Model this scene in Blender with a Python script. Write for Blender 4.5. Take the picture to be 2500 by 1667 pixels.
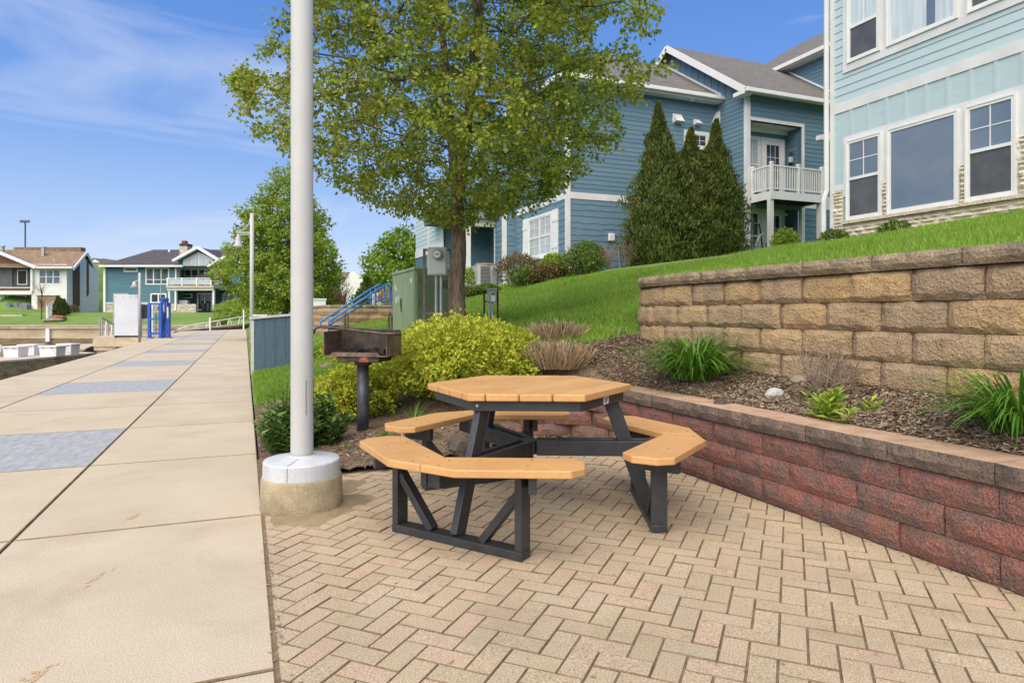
import bpy, bmesh, math, random
import numpy as np
from mathutils import Vector, Matrix

for o in list(bpy.data.objects):
    bpy.data.objects.remove(o)
scene = bpy.context.scene
COL = scene.collection
R = math.radians
rng = np.random.default_rng(7)
random.seed(7)

# ------------------------------------------------------------------ camera
# world axes: x = away from the water, y = along the promenade, z = up
FPX = 1612.0; HX = 1250.0; HY = 766.0; CAMH = 1.25
YAW = R(22.03); CC, SS = math.cos(YAW), math.sin(YAW)
cam_d = bpy.data.cameras.new('camera'); cam = bpy.data.objects.new('camera', cam_d); COL.objects.link(cam)
cam.location = (0, 0, CAMH); cam.rotation_euler = (R(90), 0, -YAW)
cam_d.sensor_width = 36; cam_d.lens = 36 * FPX / 2500
cam_d.shift_y = -(833.5 - HY) / 2500
cam_d.clip_start = 0.05; cam_d.clip_end = 3000
scene.camera = cam
scene.render.resolution_x = 1024; scene.render.resolution_y = 682
vs = scene.view_settings
vs.view_transform = 'Standard'; vs.look = 'None'; vs.gamma = 1; vs.exposure = 1.34; vs.use_curve_mapping = False

# ------------------------------------------------------------------ sky and sun
SUN_EL = R(50); SUN_AZ = R(224)          # azimuth clockwise from +y
w = bpy.data.worlds.new('World'); scene.world = w; w.use_nodes = True
nt = w.node_tree; nt.nodes.clear()
N = nt.nodes.new; L = nt.links.new
sky = N('ShaderNodeTexSky'); sky.sky_type = 'NISHITA'; sky.sun_disc = False
sky.sun_elevation = SUN_EL; sky.sun_rotation = SUN_AZ
sky.air_density = 0.75; sky.dust_density = 0.1; sky.ozone_density = 2.5; sky.altitude = 100
tc = N('ShaderNodeTexCoord')
hsv = N('ShaderNodeHueSaturation'); hsv.inputs['Saturation'].default_value = 1.1; hsv.inputs['Hue'].default_value = 0.507; hsv.inputs['Value'].default_value = 0.8
L(sky.outputs[0], hsv.inputs['Color'])
# thin cirrus: stretched noise over the sky directions
mp = N('ShaderNodeMapping'); mp.inputs['Rotation'].default_value = (0.1, 0.0, R(25)); mp.inputs['Scale'].default_value = (1.2, 1.7, 6.0)
L(tc.outputs['Generated'], mp.inputs[0])
nz = N('ShaderNodeTexNoise'); nz.inputs['Scale'].default_value = 1.7; nz.inputs['Detail'].default_value = 6; nz.inputs['Roughness'].default_value = 0.5; nz.inputs['Distortion'].default_value = 0.7
mp.inputs['Location'].default_value = (2.736, 2.687, -2.66)
L(mp.outputs[0], nz.inputs['Vector'])
rp = N('ShaderNodeValToRGB'); rp.color_ramp.elements[0].position = 0.49; rp.color_ramp.elements[1].position = 0.72
L(nz.outputs['Fac'], rp.inputs[0])
# more veil near the horizon
sx = N('ShaderNodeSeparateXYZ'); L(tc.outputs['Generated'], sx.inputs[0])
mr = N('ShaderNodeMapRange'); mr.inputs['From Min'].default_value = 0.0; mr.inputs['From Max'].default_value = 0.22; mr.inputs['To Min'].default_value = 0.3; mr.inputs['To Max'].default_value = 0.0
L(sx.outputs['Z'], mr.inputs['Value'])
ad = N('ShaderNodeMath'); ad.operation = 'MULTIPLY_ADD'; ad.inputs[1].default_value = 0.75; ad.use_clamp = True
L(rp.outputs[0], ad.inputs[0]); L(mr.outputs[0], ad.inputs[2])
mx = N('ShaderNodeMix'); mx.data_type = 'RGBA'
mx.inputs['B'].default_value = (3.2, 3.55, 4.35, 1)
# clear-air colour by height above the horizon (the same all round), blended with the sky model
er = N('ShaderNodeValToRGB'); e_ = er.color_ramp.elements
e_[0].position = 0.0; e_[0].color = (.56, .655, .86, 1); e_[1].position = 1.0; e_[1].color = (.06, .17, .60, 1)
for p_, c_ in ((.08, (.46, .60, .86, 1)), (.17, (.32, .50, .86, 1)), (.33, (.15, .34, .82, 1)), (.55, (.075, .225, .70, 1))):
    q_ = e_.new(p_); q_.color = c_
L(sx.outputs['Z'], er.inputs[0])
es = N('ShaderNodeVectorMath'); es.operation = 'SCALE'; es.inputs['Scale'].default_value = 4.7
L(er.outputs[0], es.inputs[0])
eb = N('ShaderNodeMix'); eb.data_type = 'RGBA'; eb.inputs['Factor'].default_value = 0.75
L(hsv.outputs[0], eb.inputs['A']); L(es.outputs[0], eb.inputs['B'])
L(ad.outputs[0], mx.inputs['Factor']); L(eb.outputs['Result'], mx.inputs['A'])
bg = N('ShaderNodeBackground'); bg.inputs['Strength'].default_value = 0.088
L(mx.outputs['Result'], bg.inputs['Color'])
out = N('ShaderNodeOutputWorld'); L(bg.outputs[0], out.inputs[0])
sd = bpy.data.lights.new('sun', 'SUN'); sd.energy = 2.35; sd.angle = R(80); sd.color = (1.0, 0.89, 0.72)
sun = bpy.data.objects.new('sun', sd); COL.objects.link(sun)
sdir = Vector((math.sin(SUN_AZ) * math.cos(SUN_EL), math.cos(SUN_AZ) * math.cos(SUN_EL), math.sin(SUN_EL)))
sun.rotation_euler = sdir.to_track_quat('Z', 'Y').to_euler(); sun.location = sdir * 60

# ------------------------------------------------------------------ projection helpers (photo pixel + known plane -> place)
def cam2w(X, Y): return (CC * X + SS * Y, -SS * X + CC * Y)
def at(px, py, Y):
    x, y = cam2w((px - HX) / FPX * Y, Y)
    return Vector((x, y, CAMH - (py - HY) / FPX * Y))
def on_x(px, py, x):
    r = (px - HX) / FPX
    u = (CC * x - r * SS * x) / (SS + r * CC); Y = SS * x + CC * u
    return Vector((x, u, CAMH - (py - HY) / FPX * Y))
def on_y(px, py, u):
    r = (px - HX) / FPX
    x = u * (r * CC + SS) / (CC - r * SS); Y = SS * x + CC * u
    return Vector((x, u, CAMH - (py - HY) / FPX * Y))
def on_z(px, py, z): return at(px, py, FPX * (CAMH - z) / (py - HY))

# ------------------------------------------------------------------ materials
MAT = {}
def srgb(r, g, b):
    f = lambda c: (c / 255 / 12.92) if c / 255 <= 0.04045 else ((c / 255 + 0.055) / 1.055) ** 2.4
    return (f(r), f(g), f(b), 1)
def mat(name, c1, c2=None, scale=6, rough=0.7, bump=0.0, bscale=60, rand=None, rfac=1.0, metal=0, spec=0.5,
        fine=0.0, finescale=180, stretch=(1, 1, 1), detail=5, attr=False, lo=0.35, hi=0.65, obj=False, stain=None):
    """two-tone noise base colour + speckle + bump; rand = third colour mixed in by per-object random"""
    m = bpy.data.materials.new(name); m.use_nodes = True; MAT[name] = m
    t = m.node_tree; b = t.nodes['Principled BSDF']; n = t.nodes.new; l = t.links.new
    b.inputs['Roughness'].default_value = rough; b.inputs['Metallic'].default_value = metal
    b.inputs['Specular IOR Level'].default_value = spec
    if c2 is None: c2 = tuple(min(1, v * 0.86) for v in c1[:3]) + (1,)
    if obj:
        g = n('ShaderNodeTexCoord'); src = g.outputs['Object']
    else:
        g = n('ShaderNodeNewGeometry'); src = g.outputs['Position']
    mpn = n('ShaderNodeMapping'); mpn.inputs['Scale'].default_value = stretch; l(src, mpn.inputs[0])
    nz1 = n('ShaderNodeTexNoise'); nz1.inputs['Scale'].default_value = scale; nz1.inputs['Detail'].default_value = detail; nz1.inputs['Roughness'].default_value = 0.6
    l(mpn.outputs[0], nz1.inputs['Vector'])
    r1 = n('ShaderNodeMapRange'); r1.inputs['From Min'].default_value = lo; r1.inputs['From Max'].default_value = hi
    l(nz1.outputs['Fac'], r1.inputs['Value'])
    m1 = n('ShaderNodeMix'); m1.data_type = 'RGBA'; m1.inputs['A'].default_value = c1; m1.inputs['B'].default_value = c2
    l(r1.outputs[0], m1.inputs['Factor']); colr = m1.outputs['Result']
    if rand is not None:
        if attr:
            oi = n('ShaderNodeAttribute'); oi.attribute_name = 'rnd'; rs = oi.outputs['Fac']
        else:
            oi = n('ShaderNodeObjectInfo'); at_ = n('ShaderNodeAttribute'); at_.attribute_name = 'rnd'
            sm = n('ShaderNodeMath'); sm.operation = 'ADD'; l(oi.outputs['Random'], sm.inputs[0]); l(at_.outputs['Fac'], sm.inputs[1])
            fr = n('ShaderNodeMath'); fr.operation = 'FRACT'; l(sm.outputs[0], fr.inputs[0]); rs = fr.outputs[0]
        if isinstance(rand, list):
            ramp = n('ShaderNodeValToRGB'); e = ramp.color_ramp.elements
            e[0].position = 0; e[0].color = rand[0]; e[1].position = 1; e[1].color = rand[-1]
            for k, cc_ in enumerate(rand[1:-1]):
                q = e.new((k + 1) / (len(rand) - 1)); q.color = cc_
            l(rs, ramp.inputs[0]); m2 = n('ShaderNodeMix'); m2.data_type = 'RGBA'; m2.inputs['Factor'].default_value = rfac
            l(colr, m2.inputs['A']); l(ramp.outputs[0], m2.inputs['B']); colr = m2.outputs['Result']
        else:
            mm = n('ShaderNodeMath'); mm.operation = 'MULTIPLY'; mm.inputs[1].default_value = rfac; l(rs, mm.inputs[0])
            m2 = n('ShaderNodeMix'); m2.data_type = 'RGBA'; m2.inputs['B'].default_value = rand
            l(mm.outputs[0], m2.inputs['Factor']); l(colr, m2.inputs['A']); colr = m2.outputs['Result']
    hsrc = nz1.outputs['Fac']
    if fine or bump:
        nz2 = n('ShaderNodeTexNoise'); nz2.inputs['Scale'].default_value = finescale if fine else bscale; nz2.inputs['Detail'].default_value = 3
        l(mpn.outputs[0], nz2.inputs['Vector']); hsrc = nz2.outputs['Fac']
    if fine:
        r2 = n('ShaderNodeMapRange'); r2.inputs['From Min'].default_value = 0.3; r2.inputs['From Max'].default_value = 0.7
        r2.inputs['To Min'].default_value = 1 - fine; r2.inputs['To Max'].default_value = 1 + fine
        l(nz2.outputs['Fac'], r2.inputs['Value'])
        m3 = n('ShaderNodeMix'); m3.data_type = 'RGBA'; m3.blend_type = 'MULTIPLY'; m3.inputs['Factor'].default_value = 1
        cb = n('ShaderNodeCombineColor')
        for k in range(3): l(r2.outputs[0], cb.inputs[k])
        l(colr, m3.inputs['A']); l(cb.outputs[0], m3.inputs['B']); colr = m3.outputs['Result']
    if stain:
        sc_, cl_, sfac, s0, s1 = stain
        n5 = n('ShaderNodeTexNoise'); n5.inputs['Scale'].default_value = sc_; n5.inputs['Detail'].default_value = 9; n5.inputs['Roughness'].default_value = 0.68; n5.inputs['Distortion'].default_value = 0.6
        l(src, n5.inputs['Vector']); r5 = n('ShaderNodeMapRange'); r5.inputs['From Min'].default_value = s0; r5.inputs['From Max'].default_value = s1; r5.inputs['To Max'].default_value = sfac
        l(n5.outputs['Fac'], r5.inputs['Value']); m5 = n('ShaderNodeMix'); m5.data_type = 'RGBA'; m5.inputs['B'].default_value = cl_
        l(r5.outputs[0], m5.inputs['Factor']); l(colr, m5.inputs['A']); colr = m5.outputs['Result']
    if bump:
        nb = n('ShaderNodeTexNoise'); nb.inputs['Scale'].default_value = bscale; nb.inputs['Detail'].default_value = 4
        l(mpn.outputs[0], nb.inputs['Vector'])
        bp = n('ShaderNodeBump'); bp.inputs['Strength'].default_value = 1.0; bp.inputs['Distance'].default_value = bump
        l(nb.outputs['Fac'], bp.inputs['Height']); l(bp.outputs[0], b.inputs['Normal'])
    l(colr, b.inputs['Base Color'])
    m['colsock'] = 1
    return m
def leafmat(name, cols, trans=0.35, rough=0.5):
    """leaf: colour from per-leaf random, some light passing through"""
    m = bpy.data.materials.new(name); m.use_nodes = True; MAT[name] = m
    t = m.node_tree; b = t.nodes['Principled BSDF']; n = t.nodes.new; l = t.links.new
    a = n('ShaderNodeAttribute'); a.attribute_name = 'rnd'
    rp_ = n('ShaderNodeValToRGB'); e = rp_.color_ramp.elements
    e[0].color = cols[0]; e[1].color = cols[-1]
    for k, c in enumerate(cols[1:-1]):
        q = e.new((k + 1) / (len(cols) - 1)); q.color = c
    l(a.outputs['Fac'], rp_.inputs[0]); l(rp_.outputs[0], b.inputs['Base Color'])
    b.inputs['Roughness'].default_value = rough; b.inputs['Specular IOR Level'].default_value = 0.35
    tr = n('ShaderNodeBsdfTranslucent'); l(rp_.outputs[0], tr.inputs['Color'])
    ms = n('ShaderNodeMixShader'); ms.inputs[0].default_value = trans
    l(b.outputs[0], ms.inputs[1]); l(tr.outputs[0], ms.inputs[2]); l(ms.outputs[0], t.nodes['Material Output'].inputs['Surface'])
    return m
def glassmat(name, c, rough=0.04, spec=0.9):
    return mat(name, c, tuple(v * 0.8 for v in c[:3]) + (1,), scale=1.2, rough=rough, spec=spec)

mat('concrete', srgb(190, 177, 155), srgb(176, 163, 140), scale=1.1, rough=0.9, bump=0.002, bscale=130, fine=0.24, finescale=150, rand=srgb(188, 175, 150), rfac=0.6, detail=9, stain=(.9, srgb(150, 132, 104), .55, .52, .78))
mat('stamped', srgb(166, 168, 168), srgb(142, 146, 150), scale=5.0, rough=0.75, bump=0.006, bscale=9, fine=0.10, finescale=120, stretch=(3, 1, 1))
mat('old_concrete', srgb(168, 155, 126), srgb(134, 122, 98), scale=5, rough=0.95, bump=0.004, bscale=90, fine=0.2, finescale=120)
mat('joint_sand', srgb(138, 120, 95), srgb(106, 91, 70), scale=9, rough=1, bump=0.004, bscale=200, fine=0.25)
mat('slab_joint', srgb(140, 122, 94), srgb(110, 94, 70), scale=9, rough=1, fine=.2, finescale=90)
mat('spill_sand', srgb(150, 134, 104), srgb(128, 110, 84), scale=6, rough=1, bump=0.006, bscale=90, fine=0.2, finescale=160)
mat('paver', srgb(180, 163, 135), srgb(154, 138, 112), scale=2.2, rough=0.95, bump=0.0022, bscale=220, fine=0.45, finescale=170,
    rand=[srgb(180, 164, 135), srgb(167, 152, 126), srgb(180, 158, 133), srgb(169, 158, 133), srgb(183, 156, 134), srgb(165, 150, 122), srgb(181, 165, 138)], rfac=0.6, detail=8, stain=(1.3, srgb(122, 108, 84), .6, .54, .8))
mat('tan_block', srgb(182, 155, 112), srgb(140, 122, 100), scale=5.0, rough=0.95, bump=0.022, bscale=55, fine=0.35, finescale=110, detail=8,
    rand=[srgb(184, 154, 106), srgb(152, 132, 110), srgb(178, 148, 102), srgb(140, 124, 106), srgb(174, 148, 110)], rfac=0.6, stain=(6, srgb(96, 84, 70), .55, .54, .74))
mat('tan_cap', srgb(152, 136, 110), srgb(112, 100, 82), scale=6, rough=0.95, bump=0.018, bscale=40, fine=0.4, finescale=120)
mat('red_block', srgb(138, 92, 80), srgb(98, 87, 81), scale=9, rough=0.95, bump=0.016, bscale=60, fine=0.5, finescale=120, detail=9, lo=.42, hi=.58,
    rand=[srgb(122, 84, 74), srgb(104, 84, 76), srgb(134, 82, 70), srgb(110, 86, 78)], rfac=0.35)
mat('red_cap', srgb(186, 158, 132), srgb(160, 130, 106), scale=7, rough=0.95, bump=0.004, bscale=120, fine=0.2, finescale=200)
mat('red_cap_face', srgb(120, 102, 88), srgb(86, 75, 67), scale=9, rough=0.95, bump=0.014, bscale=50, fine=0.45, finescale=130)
mat('mortar_dirt', srgb(116, 92, 68), srgb(92, 72, 54), scale=8, rough=1, bump=0.01, bscale=60)
mat('mulch_soil', srgb(128, 108, 88), srgb(98, 81, 65), scale=7, rough=1, bump=0.03, bscale=45, fine=0.45, finescale=90)
mat('chip_pale', srgb(150, 132, 110), None, rough=1, rand=[srgb(104, 86, 70), srgb(136, 116, 96), srgb(158, 140, 118), srgb(186, 170, 148), srgb(122, 104, 86), srgb(148, 130, 110)], rfac=1.0, attr=True)
mat('chip', srgb(120, 100, 80), None, rough=1, rand=[srgb(84, 66, 52), srgb(114, 92, 74), srgb(142, 120, 98), srgb(172, 152, 128), srgb(98, 78, 62), srgb(128, 106, 88)], rfac=1.0, attr=True)
mat('lawn_soil', srgb(108, 138, 56), srgb(90, 118, 46), scale=1.5, rough=1, bump=0.02, bscale=40, fine=0.3, finescale=60)
mat('far_lawn', srgb(112, 140, 60), srgb(92, 120, 48), scale=0.35, rough=1, bump=0.03, bscale=14, fine=0.22, finescale=9)
leafmat('grass_blade', [srgb(98, 130, 40), srgb(124, 158, 54), srgb(146, 176, 68), srgb(112, 146, 48), srgb(172, 188, 96)], 0.35, 0.55)
mat('water', srgb(70, 68, 44), srgb(56, 56, 38), scale=0.4, rough=0.06, bump=0.02, bscale=2.2, spec=0.7, stretch=(1, 1, 1))
mat('tan_seawall', srgb(200, 182, 152), srgb(168, 150, 120), scale=0.7, rough=0.9, bump=0.01, bscale=9, fine=0.14, finescale=6, stretch=(0.5, 0.5, 2.2))
mat('seawall_stain', srgb(140, 122, 92), srgb(104, 90, 66), scale=1.3, rough=0.9, fine=0.2, finescale=8, stretch=(0.6, 0.6, 3))
mat('dock_side', srgb(172, 156, 116), srgb(128, 116, 82), scale=2.0, rough=0.9, bump=0.02, bscale=8, fine=0.3, finescale=12, stretch=(1, 1, 2))
mat('dock_top', srgb(196, 184, 168), srgb(176, 162, 144), scale=1.5, rough=0.9)
mat('white', srgb(226, 226, 224), srgb(216, 216, 214), scale=3, rough=0.55)
mat('white_paint', srgb(216, 217, 215), srgb(204, 205, 203), scale=2.2, rough=0.42, fine=0.015, finescale=9)
mat('pole_paint', srgb(182, 183, 180), srgb(175, 177, 174), scale=2.2, rough=0.7, spec=.3, fine=0.02, finescale=14)
mat('cover_paint', srgb(196, 200, 203), srgb(182, 186, 188), scale=9, rough=0.4, fine=0.05, finescale=40)
mat('blue_siding', srgb(95, 125, 143), srgb(86, 115, 133), scale=2.6, rough=0.6, bump=0.0015, bscale=70, stretch=(1, 1, 6), rand=srgb(104, 133, 146), rfac=0.7)
mat('blue_core', srgb(78, 112, 130), None, scale=3, rough=0.8)
mat('aqua_siding', srgb(177, 197, 201), srgb(168, 188, 193), scale=2.6, rough=0.55, bump=0.0012, bscale=70, stretch=(1, 1, 6), rand=srgb(180, 200, 203), rfac=0.7)
mat('aqua_core', srgb(150, 178, 178), None, scale=3, rough=0.8)
mat('roof_gray', srgb(116, 112, 106), srgb(88, 86, 84), scale=3.2, rough=0.95, bump=0.012, bscale=16, fine=0.28, finescale=10, stretch=(1, 3, 3), detail=8)
mat('roof_dark', srgb(82, 78, 82), srgb(66, 62, 66), scale=3, rough=0.95, fine=0.2, finescale=5)
mat('roof_brown', srgb(140, 118, 96), srgb(118, 98, 80), scale=2, rough=0.95, fine=0.2, finescale=5)
mat('stone_ledge', srgb(216, 206, 186), srgb(186, 170, 146), scale=7, rough=0.9, bump=0.02, bscale=30, fine=0.2, finescale=50,
    rand=[srgb(218, 208, 188), srgb(200, 186, 164), srgb(226, 220, 206), srgb(190, 172, 146)], rfac=0.5)
mat('far_stone', srgb(206, 200, 186), srgb(150, 140, 124), scale=2.4, rough=0.95, bump=0.05, bscale=4, fine=0.2, finescale=8, stretch=(1, 1, 2.2))
mat('teal_siding', srgb(80, 120, 134), srgb(72, 110, 124), scale=1.2, rough=0.7, stretch=(0.3, 0.3, 8), fine=0.06, finescale=4)
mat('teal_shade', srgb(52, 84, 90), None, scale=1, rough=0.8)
mat('far_white', srgb(226, 226, 222), srgb(212, 212, 208), scale=1.4, rough=0.7, stretch=(0.2, 0.2, 10), fine=0.05, finescale=4)
mat('far_brown', srgb(110, 82, 66), srgb(92, 68, 56), scale=1.4, rough=0.8, stretch=(0.2, 0.2, 8))
mat('far_beige', srgb(150, 128, 98), srgb(132, 110, 84), scale=1.4, rough=0.8)
mat('far_gray', srgb(150, 152, 152), srgb(132, 134, 134), scale=1.4, rough=0.8)
mat('glass_dark', srgb(60, 66, 72), srgb(44, 50, 56), scale=1.2, rough=0.06, spec=0.8)
mat('glass_blue', srgb(112, 124, 138), srgb(96, 110, 126), scale=0.7, rough=0.03, spec=1.0)
mat('glass_blind', srgb(182, 190, 194), srgb(168, 178, 184), scale=1.5, rough=0.12, spec=0.7, stretch=(1, 1, 9))
mat('curtain', srgb(206, 216, 218), srgb(178, 192, 198), scale=5, rough=0.25, spec=0.6, stretch=(1, 3, 0.15))
mat('screen_mesh', srgb(92, 94, 96), srgb(74, 76, 80), scale=2.2, rough=0.35, spec=0.5)
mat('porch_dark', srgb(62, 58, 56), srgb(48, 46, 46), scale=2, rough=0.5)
mat('wood_deck_under', srgb(84, 68, 46), srgb(60, 50, 36), scale=6, rough=0.9, stretch=(6, 1, 1))
mat('lumber_orange', srgb(200, 154, 98), srgb(186, 141, 88), scale=4, stain=(3.5, srgb(168, 126, 80), .35, .55, .8), rough=0.48, bump=0.0008, bscale=90, fine=0.07, finescale=40, stretch=(1, 1, 1), rand=srgb(208, 162, 104), rfac=0.5)
mat('lumber_black', srgb(56, 58, 61), srgb(45, 47, 50), scale=9, rough=0.42, bump=0.001, bscale=80, fine=0.10, finescale=60)
mat('screw_hole', srgb(70, 44, 24), None, rough=0.9)
mat('steel_screw', srgb(190, 190, 186), None, rough=0.3, metal=0.8)
mat('grill_steel', srgb(104, 92, 80), srgb(58, 52, 46), scale=7, rough=0.55, metal=0.35, fine=0.25, finescale=30, bump=0.002, bscale=50)
mat('grill_rust', srgb(132, 108, 92), srgb(88, 72, 62), scale=9, rough=0.6, metal=0.3, fine=0.25, finescale=30)
mat('grill_post', srgb(74, 78, 84), srgb(58, 60, 64), scale=9, rough=0.5, metal=0.3, fine=0.15, finescale=30)
mat('ash', srgb(58, 54, 50), srgb(30, 28, 26), scale=30, rough=1, bump=0.01, bscale=60)
mat('grill_tag', srgb(164, 78, 54), srgb(140, 66, 46), scale=30, rough=0.7)
mat('tag_mark', srgb(216, 172, 150), None, rough=0.7)
mat('cabinet_green', srgb(132, 150, 112), srgb(122, 140, 102), scale=2, rough=0.45, fine=0.04, finescale=12)
mat('cabinet_green_shaded', srgb(96, 112, 80), None, scale=2, rough=0.5)  # same cabinet green, with its shaded side's darkness put into the colour
mat('label_white', srgb(206, 212, 200), srgb(180, 188, 174), scale=30, rough=0.6)
mat('meter_gray', srgb(196, 198, 192), srgb(184, 187, 181), scale=3, rough=0.45)
mat('box_gray', srgb(158, 164, 162), srgb(146, 152, 150), scale=3, rough=0.5)
mat('strut', srgb(112, 106, 92), srgb(84, 78, 66), scale=12, rough=0.5, metal=0.5)
mat('dark_metal', srgb(60, 58, 54), srgb(44, 42, 40), scale=12, rough=0.5, metal=0.4)
mat('galv', srgb(170, 174, 172), srgb(150, 154, 152), scale=8, rough=0.45, metal=0.3)
mat('black', srgb(34, 34, 34), None, rough=0.6)
mat('lift_blue', srgb(44, 92, 184), srgb(36, 80, 168), scale=3, rough=0.45)
mat('rail_blue', srgb(66, 120, 178), srgb(54, 104, 162), scale=6, rough=0.4)
mat('chair_blue', srgb(98, 156, 214), None, rough=0.6)
mat('sign_panel', srgb(206, 208, 212), srgb(198, 200, 206), scale=2, rough=0.5)
mat('hut_blue', srgb(82, 106, 122), srgb(70, 94, 110), scale=7, rough=0.7, stretch=(5, 5, 0.6), fine=0.08, finescale=30)
mat('hut_trim', srgb(206, 206, 202), srgb(186, 186, 182), scale=8, rough=0.6)
mat('bark', srgb(116, 102, 84), srgb(74, 64, 52), scale=7, rough=0.95, bump=0.03, bscale=24, stretch=(1.6, 1.6, 0.35), fine=0.35, finescale=40)
mat('twig_dry', srgb(150, 134, 118), srgb(112, 96, 84), scale=20, rough=0.95)
mat('brown_twig', srgb(110, 86, 66), srgb(86, 66, 50), scale=20, rough=0.95)
leafmat('pear_leaf', [srgb(98, 118, 38), srgb(130, 150, 50), srgb(156, 174, 66), srgb(178, 192, 84), srgb(142, 164, 58), srgb(178, 162, 80)], 0.52, 0.4)
leafmat('pear_leaf_far', [srgb(118, 140, 44), srgb(144, 168, 60), srgb(166, 188, 78), srgb(130, 154, 52)], 0.5, 0.45)
leafmat('maple_leaf', [srgb(100, 134, 34), srgb(126, 158, 50), srgb(152, 178, 66), srgb(112, 146, 42)], 0.45, 0.5)
leafmat('spirea_leaf', [srgb(112, 134, 36), srgb(152, 170, 48), srgb(196, 198, 64), srgb(172, 186, 58), srgb(216, 208, 84), srgb(134, 156, 44)], 0.35, 0.5)
leafmat('yew_leaf', [srgb(56, 72, 26), srgb(78, 96, 36), srgb(94, 112, 44), srgb(104, 102, 46), srgb(66, 84, 30)], 0.2, 0.6)
leafmat('shrub_leaf', [srgb(70, 94, 36), srgb(96, 120, 48), srgb(120, 140, 62), srgb(104, 116, 60)], 0.3, 0.6)
leafmat('shrub_brown', [srgb(92, 96, 42), srgb(112, 92, 56), srgb(134, 110, 78), srgb(100, 112, 50)], 0.25, 0.6)
leafmat('bright_leaf', [srgb(112, 142, 42), srgb(146, 172, 58), srgb(172, 192, 76)], 0.35, 0.5)
leafmat('lily_leaf', [srgb(62, 104, 30), srgb(86, 132, 42), srgb(112, 154, 58), srgb(74, 118, 36)], 0.3, 0.38)
leafmat('sage_leaf', [srgb(76, 102, 48), srgb(98, 128, 62), srgb(120, 148, 78)], 0.3, 0.5)
leafmat('straw', [srgb(142, 118, 88), srgb(172, 150, 118), srgb(196, 178, 150), srgb(156, 130, 92)], 0.25, 0.8)
leafmat('purple', [srgb(70, 54, 100), srgb(92, 74, 126)], 0.2, 0.6)
mat('rock', srgb(150, 138, 122), srgb(112, 102, 90), scale=9, rough=0.95, bump=0.02, bscale=20, fine=0.2, finescale=60)
mat('rock_white', srgb(180, 184, 180), srgb(150, 156, 154), scale=9, rough=0.9, bump=0.02, bscale=20)
mat('rock_dark', srgb(96, 84, 72), srgb(74, 64, 56), scale=9, rough=0.95, bump=0.02, bscale=20, fine=0.2)
mat('brick_red', srgb(150, 66, 46), None, rough=0.9)
mat('cover_gray', srgb(122, 126, 132), srgb(104, 108, 114), scale=1.5, rough=0.8)
mat('tower', srgb(84, 92, 104), None, rough=0.6)
mat('terracotta', srgb(150, 96, 70), srgb(120, 76, 56), scale=4, rough=0.9)

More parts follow.
